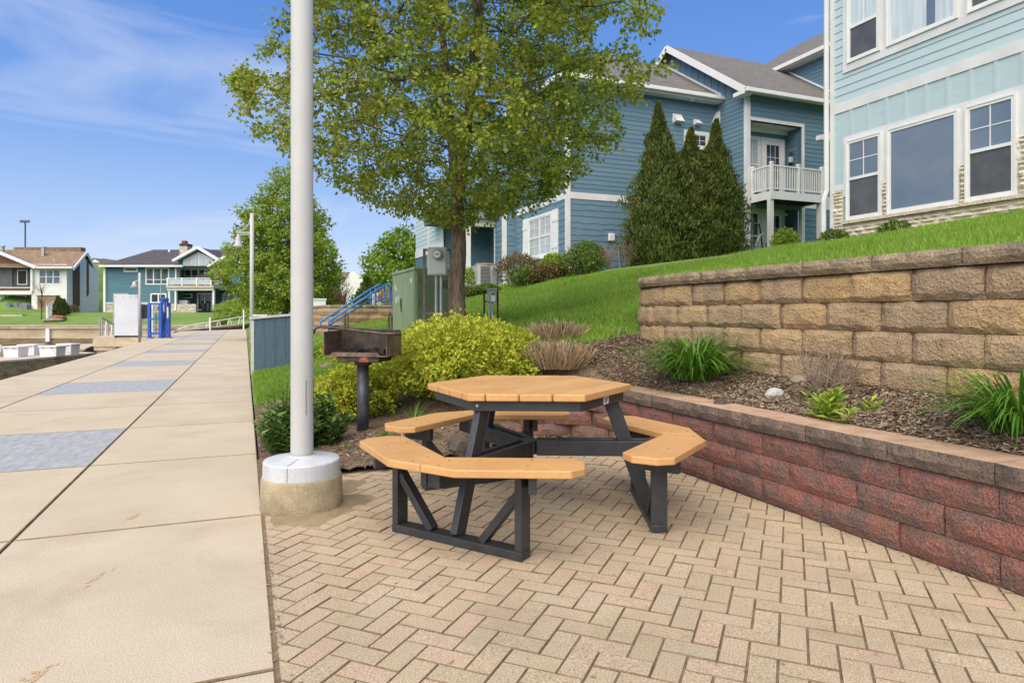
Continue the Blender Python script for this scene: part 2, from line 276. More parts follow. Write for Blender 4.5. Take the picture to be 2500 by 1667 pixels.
# ------------------------------------------------------------------ mesh builder
class MB:
    def __init__(s): s.v = []; s.f = []
    def add(s, vs_, fs_):
        b = len(s.v); s.v.extend([tuple(p) for p in vs_]); s.f.extend([tuple(i + b for i in f) for f in fs_]); return s
    def box(s, x0, x1, y0, y1, z0, z1):
        return s.add([(x0, y0, z0), (x1, y0, z0), (x1, y1, z0), (x0, y1, z0), (x0, y0, z1), (x1, y0, z1), (x1, y1, z1), (x0, y1, z1)],
                     [(3, 2, 1, 0), (4, 5, 6, 7), (0, 1, 5, 4), (1, 2, 6, 5), (2, 3, 7, 6), (3, 0, 4, 7)])
    def obox(s, c, ax, ay, az):
        """box by centre and three half-axis vectors"""
        c = Vector(c); ax = Vector(ax); ay = Vector(ay); az = Vector(az)
        p = [c + sx_ * ax + sy_ * ay + sz_ * az for sz_ in (-1, 1) for sx_, sy_ in ((-1, -1), (1, -1), (1, 1), (-1, 1))]
        return s.add(p, [(3, 2, 1, 0), (4, 5, 6, 7), (0, 1, 5, 4), (1, 2, 6, 5), (2, 3, 7, 6), (3, 0, 4, 7)])
    def beam(s, a, b, w, h, side=None):
        """rectangular bar from a to b; w along side, h across"""
        a = Vector(a); b = Vector(b); d = (b - a)
        if side is None:
            side = Vector((0, 0, 1)).cross(d)
            if side.length < 1e-5: side = Vector((1, 0, 0))
        side = Vector(side); side = (side - d * (side.dot(d) / d.length_squared)).normalized()
        up = d.normalized().cross(side)
        return s.obox((a + b) / 2, d / 2, side * (w / 2), up * (h / 2))
    def prism(s, poly, fn, t0, t1):
        """poly: list of (a,b); fn(a,b,t)->xyz; extruded from t0 to t1"""
        n_ = len(poly)
        ps = [fn(a, b, t0) for a, b in poly] + [fn(a, b, t1) for a, b in poly]
        return s.add(ps, [tuple(range(n_ - 1, -1, -1)), tuple(range(n_, 2 * n_))] + [(i, (i + 1) % n_, n_ + (i + 1) % n_, n_ + i) for i in range(n_)])
    def tube(s, pts, r, n_=8, cap=True):
        pts = [Vector(p) for p in pts]; rs = r if isinstance(r, (list, tuple)) else [r] * len(pts)
        ring = []; prev = None
        for i, p in enumerate(pts):
            d = (pts[min(i + 1, len(pts) - 1)] - pts[max(i - 1, 0)]).normalized()
            if prev is None:
                q = Vector((0, 0, 1)) if abs(d.z) < 0.9 else Vector((1, 0, 0)); a = d.cross(q).normalized()
            else: a = (prev - d * prev.dot(d)).normalized()
            prev = a; b = d.cross(a)
            ring.append([p + (a * math.cos(k * 2 * math.pi / n_) + b * math.sin(k * 2 * math.pi / n_)) * rs[i] for k in range(n_)])
        vs_ = [q for rr in ring for q in rr]
        fs_ = [(i * n_ + k, i * n_ + (k + 1) % n_, (i + 1) * n_ + (k + 1) % n_, (i + 1) * n_ + k) for i in range(len(pts) - 1) for k in range(n_)]
        if cap: fs_ += [tuple(range(n_ - 1, -1, -1)), tuple(range((len(pts) - 1) * n_, len(pts) * n_))]
        return s.add(vs_, fs_)
    def lathe(s, prof, c=(0, 0, 0), n_=32):
        vs_ = [(c[0] + r * math.cos(k * 2 * math.pi / n_), c[1] + r * math.sin(k * 2 * math.pi / n_), c[2] + z) for r, z in prof for k in range(n_)]
        m_ = len(prof)
        fs_ = [(i * n_ + k, i * n_ + (k + 1) % n_, (i + 1) * n_ + (k + 1) % n_, (i + 1) * n_ + k) for i in range(m_ - 1) for k in range(n_)]
        fs_ += [tuple(range(n_ - 1, -1, -1)), tuple(range((m_ - 1) * n_, m_ * n_))]
        return s.add(vs_, fs_)

def org(o):
    """world location of the (unrotated) chain above o"""
    v = Vector((0, 0, 0))
    while o is not None: v += Vector(o.location); o = o.parent
    return v
def fixn(me):
    bm = bmesh.new(); bm.from_mesh(me); bmesh.ops.recalc_face_normals(bm, faces=bm.faces); bm.to_mesh(me); bm.free()
def link(name, me, parent=None, m=None):
    o = bpy.data.objects.new(name, me); COL.objects.link(o)
    if parent is not None: o.parent = parent
    if m is not None and not me.materials: me.materials.append(MAT[m])
    return o
def part(name, mb, m, parent=None, world=True, smooth=False, bevel=0, fix=True, loc=None):
    me = bpy.data.meshes.new(name)
    off = org(parent) if (world and parent is not None) else Vector((0, 0, 0))
    if loc is not None: off = Vector(loc)
    me.from_pydata([(x - off.x, y - off.y, z - off.z) for x, y, z in mb.v], [], mb.f)
    if fix: fixn(me)
    if smooth:
        me.polygons.foreach_set('use_smooth', [True] * len(me.polygons))
    o = link(name, me, parent, m)
    if loc is not None: o.location = loc
    if smooth == 'auto' or (smooth and bevel == 0):
        pass
    if bevel:
        bv = o.modifiers.new('bevel', 'BEVEL'); bv.width = bevel; bv.segments = 2; bv.limit_method = 'ANGLE'; bv.angle_limit = R(35)
    return o
def tag(o, label, cat, group=None, kind=None):
    if label: o['label'] = label
    if cat: o['category'] = cat
    if group: o['group'] = group
    if kind: o['kind'] = kind
    return o
def thing(name, loc, label, cat, group=None, rotz=0):
    o = bpy.data.objects.new(name, None); COL.objects.link(o); o.location = loc; o.rotation_euler = (0, 0, rotz)
    o.empty_display_size = 0.2
    return tag(o, label, cat, group)
def struct(name, mb, m, smooth=False):
    o = part(name, mb, m, smooth=smooth); o['kind'] = 'structure'; return o
def B(*a): return MB().box(*a)

def nparr_mesh(name, verts, faces, m, rnd=None, parent=None, smooth=False, off=None):
    """verts (n,3) array, faces (k,3|4) array; rnd per face"""
    verts = np.asarray(verts, dtype=np.float32)
    if off is not None: verts = verts - np.asarray(off, dtype=np.float32)
    faces = np.asarray(faces, dtype=np.int32); k, c = faces.shape
    me = bpy.data.meshes.new(name)
    me.vertices.add(len(verts)); me.vertices.foreach_set('co', verts.ravel())
    me.loops.add(k * c); me.loops.foreach_set('vertex_index', faces.ravel())
    me.polygons.add(k); me.polygons.foreach_set('loop_start', np.arange(0, k * c, c, dtype=np.int32))
    me.polygons.foreach_set('loop_total', np.full(k, c, dtype=np.int32))
    if smooth: me.polygons.foreach_set('use_smooth', np.ones(k, dtype=bool))
    me.update(calc_edges=True)
    if rnd is not None:
        a = me.attributes.new('rnd', 'FLOAT', 'FACE'); a.data.foreach_set('value', np.asarray(rnd, dtype=np.float32))
    return link(name, me, parent, m)
def unit(a): return a / np.maximum(np.linalg.norm(a, axis=1, keepdims=True), 1e-9)
def leaves_mesh(name, P, D, Nn, Ln, Wd, m, rnd, parent=None, off=None, fold=0.18):
    """each leaf: two folded triangles-pairs (hexagonal outline)"""
    D = unit(D); S = unit(np.cross(D, Nn)); Nn = np.cross(S, D)
    Ln = np.asarray(Ln).reshape(-1, 1); Wd = np.asarray(Wd).reshape(-1, 1)
    a = P; e = P + D * Ln - Nn * Ln * 0.12
    l1 = P + D * Ln * 0.42 + S * Wd * 0.5 + Nn * Wd * fold; r1 = P + D * Ln * 0.42 - S * Wd * 0.5 + Nn * Wd * fold
    n_ = len(P); V = np.stack([a, r1, e, l1], 1).reshape(-1, 3)
    i = np.arange(n_)[:, None] * 4
    F = np.concatenate([i + [0, 1, 2], i + [0, 2, 3]], 0)
    return nparr_mesh(name, V, F, m, np.concatenate([rnd, rnd]), parent, off=off)
def rdir(n_, r_=rng):
    return unit(r_.normal(size=(n_, 3)))
# ================================================================== terrain
def sm(a, b, t):
    q = np.clip((np.asarray(t, dtype=float) - a) / (b - a), 0, 1); return q * q * (3 - 2 * q)
def patio_back(x):
    return np.interp(x, [.13, .35, .62, 1.04, 1.9, 2.4, 3.2], [4.55, 4.9, 5.36, 5.32, 5.55, 5.95, 5.98])
def mulch_edge(x):
    return np.interp(x, [0, 1, 2, 3, 3.5, 4, 4.4], [9.2, 9.3, 9.0, 7.6, 6.9, 6.5, 6.4])
def height(x, y):
    x = np.asarray(x, dtype=float); y = np.asarray(y, dtype=float)
    base = np.interp(x, [.1, 1, 2, 2.7, 4, 6, 10.4, 12.3, 20, 60], [.02, .18, .5, .8, 1.05, 1.55, 2.62, 2.82, 3.6, 5.0])
    Lx = np.interp(x, [0, 1.5, 2.4, 3.0, 3.4], [3.6, 3.0, 2.0, 1.15, .6])
    D = .02 + base * sm(0, 1, (y - patio_back(x)) / Lx)
    D = D + .05 * np.exp(-((x - 1.2) ** 2 + (y - 6.0) ** 2) / .5) + .16 * np.exp(-((x - 1.75) ** 2 + (y - 5.95) ** 2) / .12)
    t = np.clip((x - 3.4) / .6, 0, 1)
    zC = .535 + t * (.19 + .22 * sm(4, 6.3, y))
    D2 = zC + (base - zC) * sm(5.8, 7.2, y)
    z = np.where(x > 3.3, D2, D)
    Bt = 1.60 + (x - 4.2) * .14 + .26 * sm(11, 6, y) * np.clip((x - 4.2) / 8, 0, 2)
    Z2 = Bt + (base - Bt) * sm(7.4, 11.0, y)
    wt = np.where(y < 6.4, (x > 4.2) * 1.0, np.where(y < 7.0, (x > 4.2 + (y - 6.4) * 1.6) * 1.0, sm(5.0, 8.2, x)))
    z = z + (Z2 - z) * wt
    z = np.where((y > 20.4) & (x > 2.5) & (x < 9.0), np.maximum(z, 1.46), z)
    return z
def is_mulch(x, y):
    a = (x < 3.35) & (y > patio_back(x) - .1) & (y < mulch_edge(x))
    b = (x >= 3.35) & (x < 4.35) & (y < mulch_edge(x)) & (y > 0.2)
    return a | b
def is_lawn(x, y):
    up = (x > 4.2) & (y < 6.5)
    dn = (y >= mulch_edge(np.minimum(x, 4.4)) - .12)
    return (up | dn) & (x > .11)
def grid_mesh(name, xs, ys, mask, m, dz=0.0, smooth=True):
    X, Y = np.meshgrid(xs, ys, indexing='ij'); Z = height(X, Y) + dz
    cx = (X[:-1, :-1] + X[1:, 1:]) / 2; cy = (Y[:-1, :-1] + Y[1:, 1:]) / 2
    keep = mask(cx, cy)
    nx, ny = X.shape; idx = np.arange(nx * ny).reshape(nx, ny)
    F = np.stack([idx[:-1, :-1], idx[1:, :-1], idx[1:, 1:], idx[:-1, 1:]], -1)[keep]
    V = np.stack([X, Y, Z], -1).reshape(-1, 3)
    used = np.unique(F); rem = -np.ones(len(V), dtype=int); rem[used] = np.arange(len(used))
    return nparr_mesh(name, V[used], rem[F], m, smooth=smooth)
lawn = grid_mesh('lawn', np.concatenate([np.arange(.11, 15, .15), np.arange(15, 64, 2)]), np.concatenate([np.arange(-3, 32, .15), np.arange(32, 96, 2)]), is_lawn, 'lawn_soil')
lawn['kind'] = 'structure'
bed = grid_mesh('mulch_bed', np.arange(.11, 4.5, .05), np.arange(.2, 9.6, .05), is_mulch, 'mulch_soil', dz=.012)
bed['kind'] = 'structure'
# rumple the mulch
me = bed.data; co = np.empty(len(me.vertices) * 3, dtype=np.float32); me.vertices.foreach_get('co', co); co = co.reshape(-1, 3)
co[:, 2] += rng.normal(0, .008, len(co)); me.vertices.foreach_set('co', co.ravel()); me.update()
struct('ground', MB().add([(-1500, -400, -2.6), (1500, -400, -2.6), (1500, 2500, -2.6), (-1500, 2500, -2.6)], [(0, 1, 2, 3)]), 'mulch_soil')
struct('water', MB().add([(-400, -60, -1.55), (-3.9, -60, -1.55), (-3.9, 260, -1.55), (-400, 260, -1.55)], [(0, 1, 2, 3)]), 'water')

# mulch chips
def chips(name, n_, sampler, smin=.015, smax=.05, m='chip'):
    x, y = sampler(n_); z = height(x, y) + .018 + rng.uniform(0, .012, len(x))
    k = len(x); Ln = rng.uniform(smin, smax, k); Wd = Ln * rng.uniform(.12, .35, k); a = rng.uniform(0, 6.283, k); tl = rng.normal(0, .25, k); tr_ = rng.normal(0, .3, k)
    d = np.stack([np.cos(a) * np.cos(tl), np.sin(a) * np.cos(tl), np.sin(tl)], 1); s_ = np.stack([-np.sin(a) * np.cos(tr_), np.cos(a) * np.cos(tr_), np.sin(tr_)], 1)
    c = np.stack([x, y, z], 1)
    V = np.stack([c - d * Ln[:, None] / 2 - s_ * Wd[:, None] / 2, c + d * Ln[:, None] / 2 - s_ * Wd[:, None] / 2, c + d * Ln[:, None] / 2 + s_ * Wd[:, None] / 2, c - d * Ln[:, None] / 2 + s_ * Wd[:, None] / 2], 1).reshape(-1, 3)
    F = np.arange(k * 4).reshape(-1, 4)
    o = nparr_mesh(name, V, F, m, rng.uniform(0, 1, k)); o['kind'] = 'stuff'
    return o
def samp_bed(n_):
    x = rng.uniform(3.45, 4.05, n_); y = rng.uniform(.6, 6.6, n_); return x, y
def samp_low(n_):
    x = rng.uniform(.12, 4.0, n_); y = rng.uniform(4.6, 9.2, n_); k = is_mulch(x, y) & (rng.uniform(0, 1, n_) < np.exp(-(y - 4.6) / 3)); return x[k], y[k]
tag(chips('mulch_chips', 34000, samp_bed, .012, .045, 'chip_pale'), 'pale shredded wood chips lying in the raised bed between the two block walls', 'mulch')
tag(chips('mulch_chips', 26000, samp_low, .012, .045), 'dark shredded bark lying around the charcoal grill and under the shrubs', 'mulch')

# grass blades
def grass(name, n_, x0, x1, y0, y1, hmin, hmax, wd, keep=None, lab=''):
    x = rng.uniform(x0, x1, n_); y = rng.uniform(y0, y1, n_); k = is_lawn(x, y) & (x > .14)
    if keep is not None: k &= keep(x, y)
    x, y = x[k], y[k]; n2 = len(x); z = height(x, y) - .006
    cl = np.sin(x * 2.3 + 1.7 * np.sin(y * 1.9)) * .5 + .5
    h = rng.uniform(hmin, hmax, n2) * (.75 + .5 * cl); a = rng.uniform(0, 6.283, n2); ln = rng.uniform(.1, .6, n2) * h; a2 = rng.uniform(0, 6.283, n2)
    wv = rng.uniform(.6, 1.3, n2) * wd
    p = np.stack([x, y, z], 1); s_ = np.stack([np.cos(a), np.sin(a), 0 * a], 1) * wv[:, None] / 2
    tip = p + np.stack([np.cos(a2) * ln, np.sin(a2) * ln, h], 1); mid = p + np.stack([np.cos(a2) * ln * .3, np.sin(a2) * ln * .3, h * .55], 1)
    V = np.stack([p - s_, p + s_, mid + s_ * .7, tip, mid - s_ * .7], 1).reshape(-1, 3); i = np.arange(n2)[:, None] * 5
    F = np.concatenate([i + [0, 1, 2], i + [0, 2, 4], i + [4, 2, 3]], 0)
    pt = np.sin(x * .9 + 2 * np.sin(y * .7)) * np.sin(y * 1.1 + x * .4) + .6 * np.sin(x * 3.1 + y * 2.3) * np.sin(y * 4.2 - x)
    r_ = np.clip(rng.uniform(0, .7, n2) + .15 * cl + .22 * pt, 0, 1)
    o = nparr_mesh(name, V, F, 'grass_blade', np.concatenate([r_, r_, r_])); return tag(o, lab, 'grass', kind='stuff')
grass('grass', 90000, 4.22, 13, 2.5, 12, .05, .10, .008, lab='bright green lawn grass on the terrace above the tan block wall')
grass('grass', 120000, 2.2, 9.5, 6.3, 20, .05, .11, .011, lab='bright green sloping lawn grass below the blue house shrubs')
grass('grass', 45000, .12, 2.6, 8.9, 17.5, .05, .10, .009, lab='green grass strip beside the small blue hut and promenade edge')
grass('grass', 30000, .12, 9, 17.5, 30, .05, .10, .018, lab='green grass around the far tan wall and blue handrail')

# ================================================================== promenade
JY = [-2.9, -1.0, .5, 2.47] + [2.47 + 1.935 * k for k in range(1, 30)]
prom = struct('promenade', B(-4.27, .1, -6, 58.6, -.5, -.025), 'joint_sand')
struct('seawall', B(-4.25, -3.95, -6, 58.5, -2.5, -.5), 'dock_side')
XE = [(-4.28, -3.0), (-3.0, -1.19), (-1.19, .105)]
def slab(x0, x1, y0, y1, m, nm):
    g = .005; c = .008; z = 0.0
    x0 += g; x1 -= g; y0 += g; y1 -= g
    o_ = [(x0, y0), (x1, y0), (x1, y1), (x0, y1)]; i_ = [(x0 + c, y0 + c), (x1 - c, y0 + c), (x1 - c, y1 - c), (x0 + c, y1 - c)]
    mb = MB().add([(a, b, -.12) for a, b in o_] + [(a, b, z - .004) for a, b in o_] + [(a, b, z) for a, b in i_],
                  [(8, 9, 10, 11)] + [(k, (k + 1) % 4, 4 + (k + 1) % 4, 4 + k) for k in range(4)] + [(4 + k, 4 + (k + 1) % 4, 8 + (k + 1) % 4, 8 + k) for k in range(4)])
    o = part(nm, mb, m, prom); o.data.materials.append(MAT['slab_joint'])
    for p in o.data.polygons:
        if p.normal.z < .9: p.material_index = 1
    return o
for k in range(len(JY) - 1):
    for c_, (x0, x1) in enumerate(XE):
        blue = c_ == 1 and (k - 5) % 3 == 0 and k >= 5
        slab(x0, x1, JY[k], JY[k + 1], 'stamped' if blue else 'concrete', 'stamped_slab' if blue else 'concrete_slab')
# rust marks on the slabs (worn footprints)
for (px, py, ln) in ((325, 1262, .13), (240, 1408, .15), (100, 1640, .12)):
    c = on_z(px, py, .0015); mb = MB()
    for q in range(26):
        a = rng.normal(0, .35) ; r_ = rng.normal(0, ln * .3); ww = rng.uniform(.003, .009)
        cx = c.x + r_ * .35 + rng.normal(0, .014); cy = c.y + r_
        pts = [(cx + ww * math.cos(t) * rng.uniform(.6, 1.3), cy + ww * 1.6 * math.sin(t) * rng.uniform(.6, 1.3), .0012 + q * .00004) for t in np.linspace(0, 6.283, 7)[:-1]]
        mb.add(pts, [tuple(range(6))])
    if 'rust' not in MAT: mat('rust', srgb(182, 150, 108), srgb(190, 168, 134), scale=60, rough=.95)
    part('rust_stain', mb, 'rust', prom, fix=False)

# ================================================================== paver patio
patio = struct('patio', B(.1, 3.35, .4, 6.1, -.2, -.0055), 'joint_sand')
part('edge_sand', B(.1, .118, .4, 4.4, -.1, -.0045), 'joint_sand', patio)
def clip_poly(poly, a, b, c):
    """keep a*x+b*y<=c"""
    o_ = []
    for i in range(len(poly)):
        p, q = poly[i], poly[(i + 1) % len(poly)]
        dp = a * p[0] + b * p[1] - c; dq = a * q[0] + b * q[1] - c
        if dp <= 0: o_.append(p)
        if dp * dq < 0:
            t = dp / (dp - dq); o_.append((p[0] + (q[0] - p[0]) * t, p[1] + (q[1] - p[1]) * t))
    return o_
def shrink(poly, d):
    n_ = len(poly); c = np.mean(poly, 0); o_ = []
    for i in range(n_):
        p0, p1, p2 = [np.array(poly[(i + k) % n_], float) for k in (-1, 0, 1)]
        e1 = (p1 - p0); e2 = (p2 - p1); e1 /= max(np.linalg.norm(e1), 1e-9); e2 /= max(np.linalg.norm(e2), 1e-9)
        n1 = np.array([-e1[1], e1[0]]); n2 = np.array([-e2[1], e2[0]])
        if n1 @ (c - p1) < 0: n1 = -n1
        if n2 @ (c - p1) < 0: n2 = -n2
        den = 1 + n1 @ n2
        o_.append(tuple(p1 + d * (n1 + n2) / max(den, .3)))
    return o_
def paver_mb(poly, c):
    a = [(x - c[0], y - c[1]) for x, y in poly]; b = shrink(a, .003); n_ = len(a)
    return MB().add([(x, y, -.06) for x, y in a] + [(x, y, -.004) for x, y in a] + [(x, y, 0) for x, y in b],
                    [tuple(range(2 * n_, 3 * n_))] + [(k, (k + 1) % n_, n_ + (k + 1) % n_, n_ + k) for k in range(n_)] + [(n_ + k, n_ + (k + 1) % n_, 2 * n_ + (k + 1) % n_, 2 * n_ + k) for k in range(n_)])
PW = .1015; q2 = math.sqrt(.5); pav = []
for i in range(-70, 90):
    for j in range(-70, 90):
        f_ = (i - j) % 4
        if f_ == 0: cells = (i, j, i + 2, j + 1)
        elif f_ == 3: cells = (i, j, i + 1, j + 2)
        else: continue
        g = .0022
        p0, p1, q0, q1 = cells[0] * PW + g, cells[2] * PW - g, cells[1] * PW + g, cells[3] * PW - g
        poly = [(.5 + (p - q) * q2, 2 + (p + q) * q2) for p, q in ((p0, q0), (p1, q0), (p1, q1), (p0, q1))]
        cx = sum(p[0] for p in poly) / 4; cy = sum(p[1] for p in poly) / 4
        if cy < .75 or cx < -.05 or cx > 3.35 or cy > float(patio_back(cx)) + .07: continue
        if (cx - .346) ** 2 + (cy - 4.51) ** 2 < .2 ** 2: continue
        cl = clip_poly(clip_poly(poly, -1, 0, -.112), 1, 0, 3.195)
        if len(cl) < 3: continue
        full = len(cl) == 4 and all(abs(a[0] - b[0]) + abs(a[1] - b[1]) < 1e-6 for a, b in zip(cl, poly))
        ar = abs(sum(cl[k][0] * cl[(k + 1) % len(cl)][1] - cl[(k + 1) % len(cl)][0] * cl[k][1] for k in range(len(cl)))) / 2
        if ar < .0012: continue
        Xc = CC * cx - SS * cy; Yc = SS * cx + CC * cy
        vis = Yc > 1.9 and abs(Xc / Yc) < .79 and 1.25 / Yc < .575
        pav.append((ar / Yc ** 3 if vis else 0, cl, (cx, cy), f_, full))
pav.sort(key=lambda t: -t[0])
pm = {}
def sand_edges(me_):  # side and chamfer faces take the darker joint colour, drawing thin outlines
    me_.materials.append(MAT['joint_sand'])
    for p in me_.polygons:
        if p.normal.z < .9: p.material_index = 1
bulk_v, bulk_f, bulk_r = [], [], []
for k, (s_, cl, c, f_, full) in enumerate(pav):
    dz = float(rng.normal(0, .0013)); tx, ty = rng.normal(0, .004, 2)
    if k < 300:
        key = f_ if full else None
        if key is not None and key in pm: meh = pm[key]
        else:
            mb = paver_mb(cl, c); meh = bpy.data.meshes.new('paver'); meh.from_pydata(mb.v, [], mb.f); fixn(meh); meh.materials.append(MAT['paver']); sand_edges(meh)
            if key is not None: pm[key] = meh
        o = link('paver', meh, patio); o.location = (c[0], c[1], dz); o.rotation_euler = (tx, ty, 0)
    else:
        mb = paver_mb(cl, c); b = len(bulk_v); bulk_v += [(x + c[0], y + c[1], z + dz) for x, y, z in mb.v]; bulk_f += [tuple(i + b for i in f) for f in mb.f]; bulk_r += [float(rng.uniform(0, 1))] * len(mb.f)
meh = bpy.data.meshes.new('pavers'); meh.from_pydata(bulk_v, [], bulk_f); fixn(meh); meh.materials.append(MAT['paver']); sand_edges(meh)
a_ = meh.attributes.new('rnd', 'FLOAT', 'FACE'); a_.data.foreach_set('value', np.array(bulk_r, dtype=np.float32))
o = link('pavers', meh, patio); o['kind'] = 'stuff'

# ================================================================== rough block walls
def rough_block(name, seed, lx, ly, lz, amp, nx=6, nz=3, rnd_edge=.012):
    """split-faced block: front (-y) face is a noisy grid; local origin at bottom front centre"""
    r_ = np.random.default_rng(seed); mb = MB(); g = []
    for i in range(nx + 1):
        for k in range(nz + 1):
            ex = i in (0, nx); ez = k in (0, nz)
            x = -lx / 2 + lx * i / nx; z = lz * k / nz
            sx1 = 2 * i / nx - 1; sz1 = 2 * k / nz - 1; pil = (1 - abs(sx1) ** 4) * (1 - abs(sz1) ** 3)
            y = -amp * (pil + r_.uniform(-.35, .35)) if not (ex or ez) else rnd_edge * r_.uniform(.5, 1.4)
            if ex and ez: y += rnd_edge * 1.2
            if not ex: x += r_.normal(0, lx * .02)
            if not ez: z += r_.normal(0, lz * .04)
            if ex and not ez: x += (1 if i == 0 else -1) * r_.uniform(0, .006)
            g.append((x, y, z))
    b = [(-lx / 2, ly, 0), (lx / 2, ly, 0), (lx / 2, ly, lz), (-lx / 2, ly, lz)]
    I = lambda i, k: i * (nz + 1) + k
    fs_ = []
    for i in range(nx):
        for k in range(nz):
            if (i + k) % 2: fs_ += [(I(i, k), I(i + 1, k), I(i + 1, k + 1)), (I(i, k), I(i + 1, k + 1), I(i, k + 1))]
            else: fs_ += [(I(i, k), I(i + 1, k), I(i, k + 1)), (I(i + 1, k), I(i + 1, k + 1), I(i, k + 1))]
    n0 = len(g); bl, br, tr_, tl = n0, n0 + 1, n0 + 2, n0 + 3
    fs_ += [tuple([I(i, 0) for i in range(nx, -1, -1)] + [bl, br]), tuple([I(i, nz) for i in range(nx + 1)] + [tr_, tl]),
            tuple([I(0, k) for k in range(nz + 1)] + [tl, bl]), tuple([I(nx, k) for k in range(nz, -1, -1)] + [br, tr_]), (bl, br, tr_, tl)]
    mb.add(g + b, fs_)
    me_ = bpy.data.meshes.new(name); me_.from_pydata(mb.v, [], mb.f); fixn(me_); return me_
class Path:
    def __init__(s, pts):
        s.p = [Vector((a, b, 0)) for a, b in pts]; s.l = [0]
        for a, b in zip(s.p, s.p[1:]): s.l.append(s.l[-1] + (b - a).length)
    def at(s, d):
        i = 0
        while i < len(s.l) - 2 and s.l[i + 1] < d: i += 1
        t = (d - s.l[i]) / (s.l[i + 1] - s.l[i]); return s.p[i].lerp(s.p[i + 1], t)
def lay(path, root, meshes, d0, d1, z, blk, name, gap=.004, flip=1, jit=.006):
    d = d0; k = 0
    while d < d1 - .05:
        e = min(d + blk, d1); a, b = path.at(d), path.at(e); t = b - a; c = (a + b) / 2
        me_ = meshes[int(rng.integers(len(meshes)))]
        o = link(name, me_, root); o.location = Vector((c.x, c.y, z)) - org(root)
        ang = math.atan2(t.y, t.x)
        o.rotation_euler = (0, 0, ang + (math.pi if flip < 0 else 0)); o.scale = ((t.length - gap) / blk, 1, 1)
        n_ = Vector((-t.y, t.x, 0)).normalized() * flip * float(rng.normal(0, jit)); o.location += n_
        d = e; k += 1
def bmeshes(base, m, n_, lx, ly, lz, amp, **kw):
    out_ = []
    for k in range(n_):
        me_ = rough_block(base, 100 + k * 7 + len(m), lx, ly, lz, amp, **kw); me_.materials.append(MAT[m]); out_.append(me_)
    return out_
# --- tan upper wall: travels from near to far; soil on its right => front is on the left of travel
PT = Path([(4.0, -.6), (4.0, 5.75), (4.03, 6.1), (4.14, 6.42), (4.36, 6.7), (4.7, 6.9), (5.6, 7.05)])
tanw = thing('block_wall', (4.15, 3, .6), 'tall tan split-faced block retaining wall holding the upper lawn', 'retaining wall')
RH = .2032; tb = bmeshes('block', 'tan_block', 7, .457, .26, RH - .004, .016, nx=8, nz=5, rnd_edge=.018)
offs = [2.541 + .6, 2.541 + .6 + .2285]
for r_ in range(5):
    z = 1.335 - r_ * RH
    st = offs[r_ % 2] - 7 * .457
    lay(PT, tanw, tb, st, PT.l[-1], z, .457, 'block', flip=-1)
mb = MB()
core = [PT.at(d) for d in np.linspace(0, PT.l[-1], 40)]
for a, b in zip(core, core[1:]):
    t = (b - a).normalized(); n_ = Vector((t.y, -t.x, 0))
    mb.add([tuple(a + n_ * .026 + Vector((0, 0, .3))), tuple(b + n_ * .026 + Vector((0, 0, .3))), tuple(b + n_ * .026 + Vector((0, 0, 1.53))), tuple(a + n_ * .026 + Vector((0, 0, 1.53)))], [(0, 1, 2, 3)])
part('joint_fill', mb, 'mortar_dirt', tanw)
cb_ = bmeshes('capstone', 'tan_cap', 5, .61, .34, .108, .016, nx=9, nz=3, rnd_edge=.008)
lay(Path([(p.x - .035, p.y) if i < 2 else ((p.x - .03), p.y + .035) for i, p in enumerate(PT.p)]), tanw, cb_, .2, PT.l[-1], 1.54, .61, 'capstone', flip=-1, jit=.003)
# --- red low wall
PR = Path([(3.2, .2), (3.2, 5.6), (3.1, 5.86), (2.9, 5.98), (2.35, 6.02)])
redw = thing('block_wall', (3.35, 3, 0), 'low red and charcoal block wall with pale capstones beside the paver patio', 'retaining wall')
rb = bmeshes('block', 'red_block', 7, .5, .26, .151, .014, nx=8, nz=3, rnd_edge=.006)
for r_ in range(3):
    z = .31 - r_ * .155
    st = (2.465 - .2) - 4 * .5 if r_ % 2 == 0 else (2.465 - .2) - 4 * .5 - .24
    lay(PR, redw, rb, max(st, 0) if st > 0 else st + .5, PR.l[-1] - (.45 if r_ == 0 else (.0 if r_ == 2 else .2)), z, .5, 'block', flip=-1, jit=.003)
mb = MB()
core = [PR.at(d) for d in np.linspace(0, PR.l[-1] - .3, 30)]
for a, b in zip(core, core[1:]):
    t = (b - a).normalized(); n_ = Vector((t.y, -t.x, 0)); q = [tuple(p + n_ * .022 + Vector((0, 0, zz))) for p, zz in ((a, -.1), (b, -.1), (b, .45), (a, .45))]
    mb.add(q, [(0, 1, 2, 3)])
part('joint_fill', mb, 'red_block', redw)
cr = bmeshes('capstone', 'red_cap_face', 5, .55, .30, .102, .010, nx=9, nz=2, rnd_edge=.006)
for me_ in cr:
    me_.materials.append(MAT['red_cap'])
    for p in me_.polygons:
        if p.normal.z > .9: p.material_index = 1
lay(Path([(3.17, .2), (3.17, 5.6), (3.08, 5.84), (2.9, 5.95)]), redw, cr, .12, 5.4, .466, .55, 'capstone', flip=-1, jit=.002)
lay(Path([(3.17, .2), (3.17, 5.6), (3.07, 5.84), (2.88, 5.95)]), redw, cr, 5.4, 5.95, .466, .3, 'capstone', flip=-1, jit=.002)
# loose step-down stones at the wall's end
for (x, y, z, sx_, ry) in ((2.12, 6.06, .0, .8, .15), (1.62, 5.92, .06, .55, -.5)):
    o = link('block', cr[0], redw); o.location = Vector((x, y, z)) - org(redw); o.rotation_euler = (0, 0, ry); o.scale = (sx_, 1, 1.1)

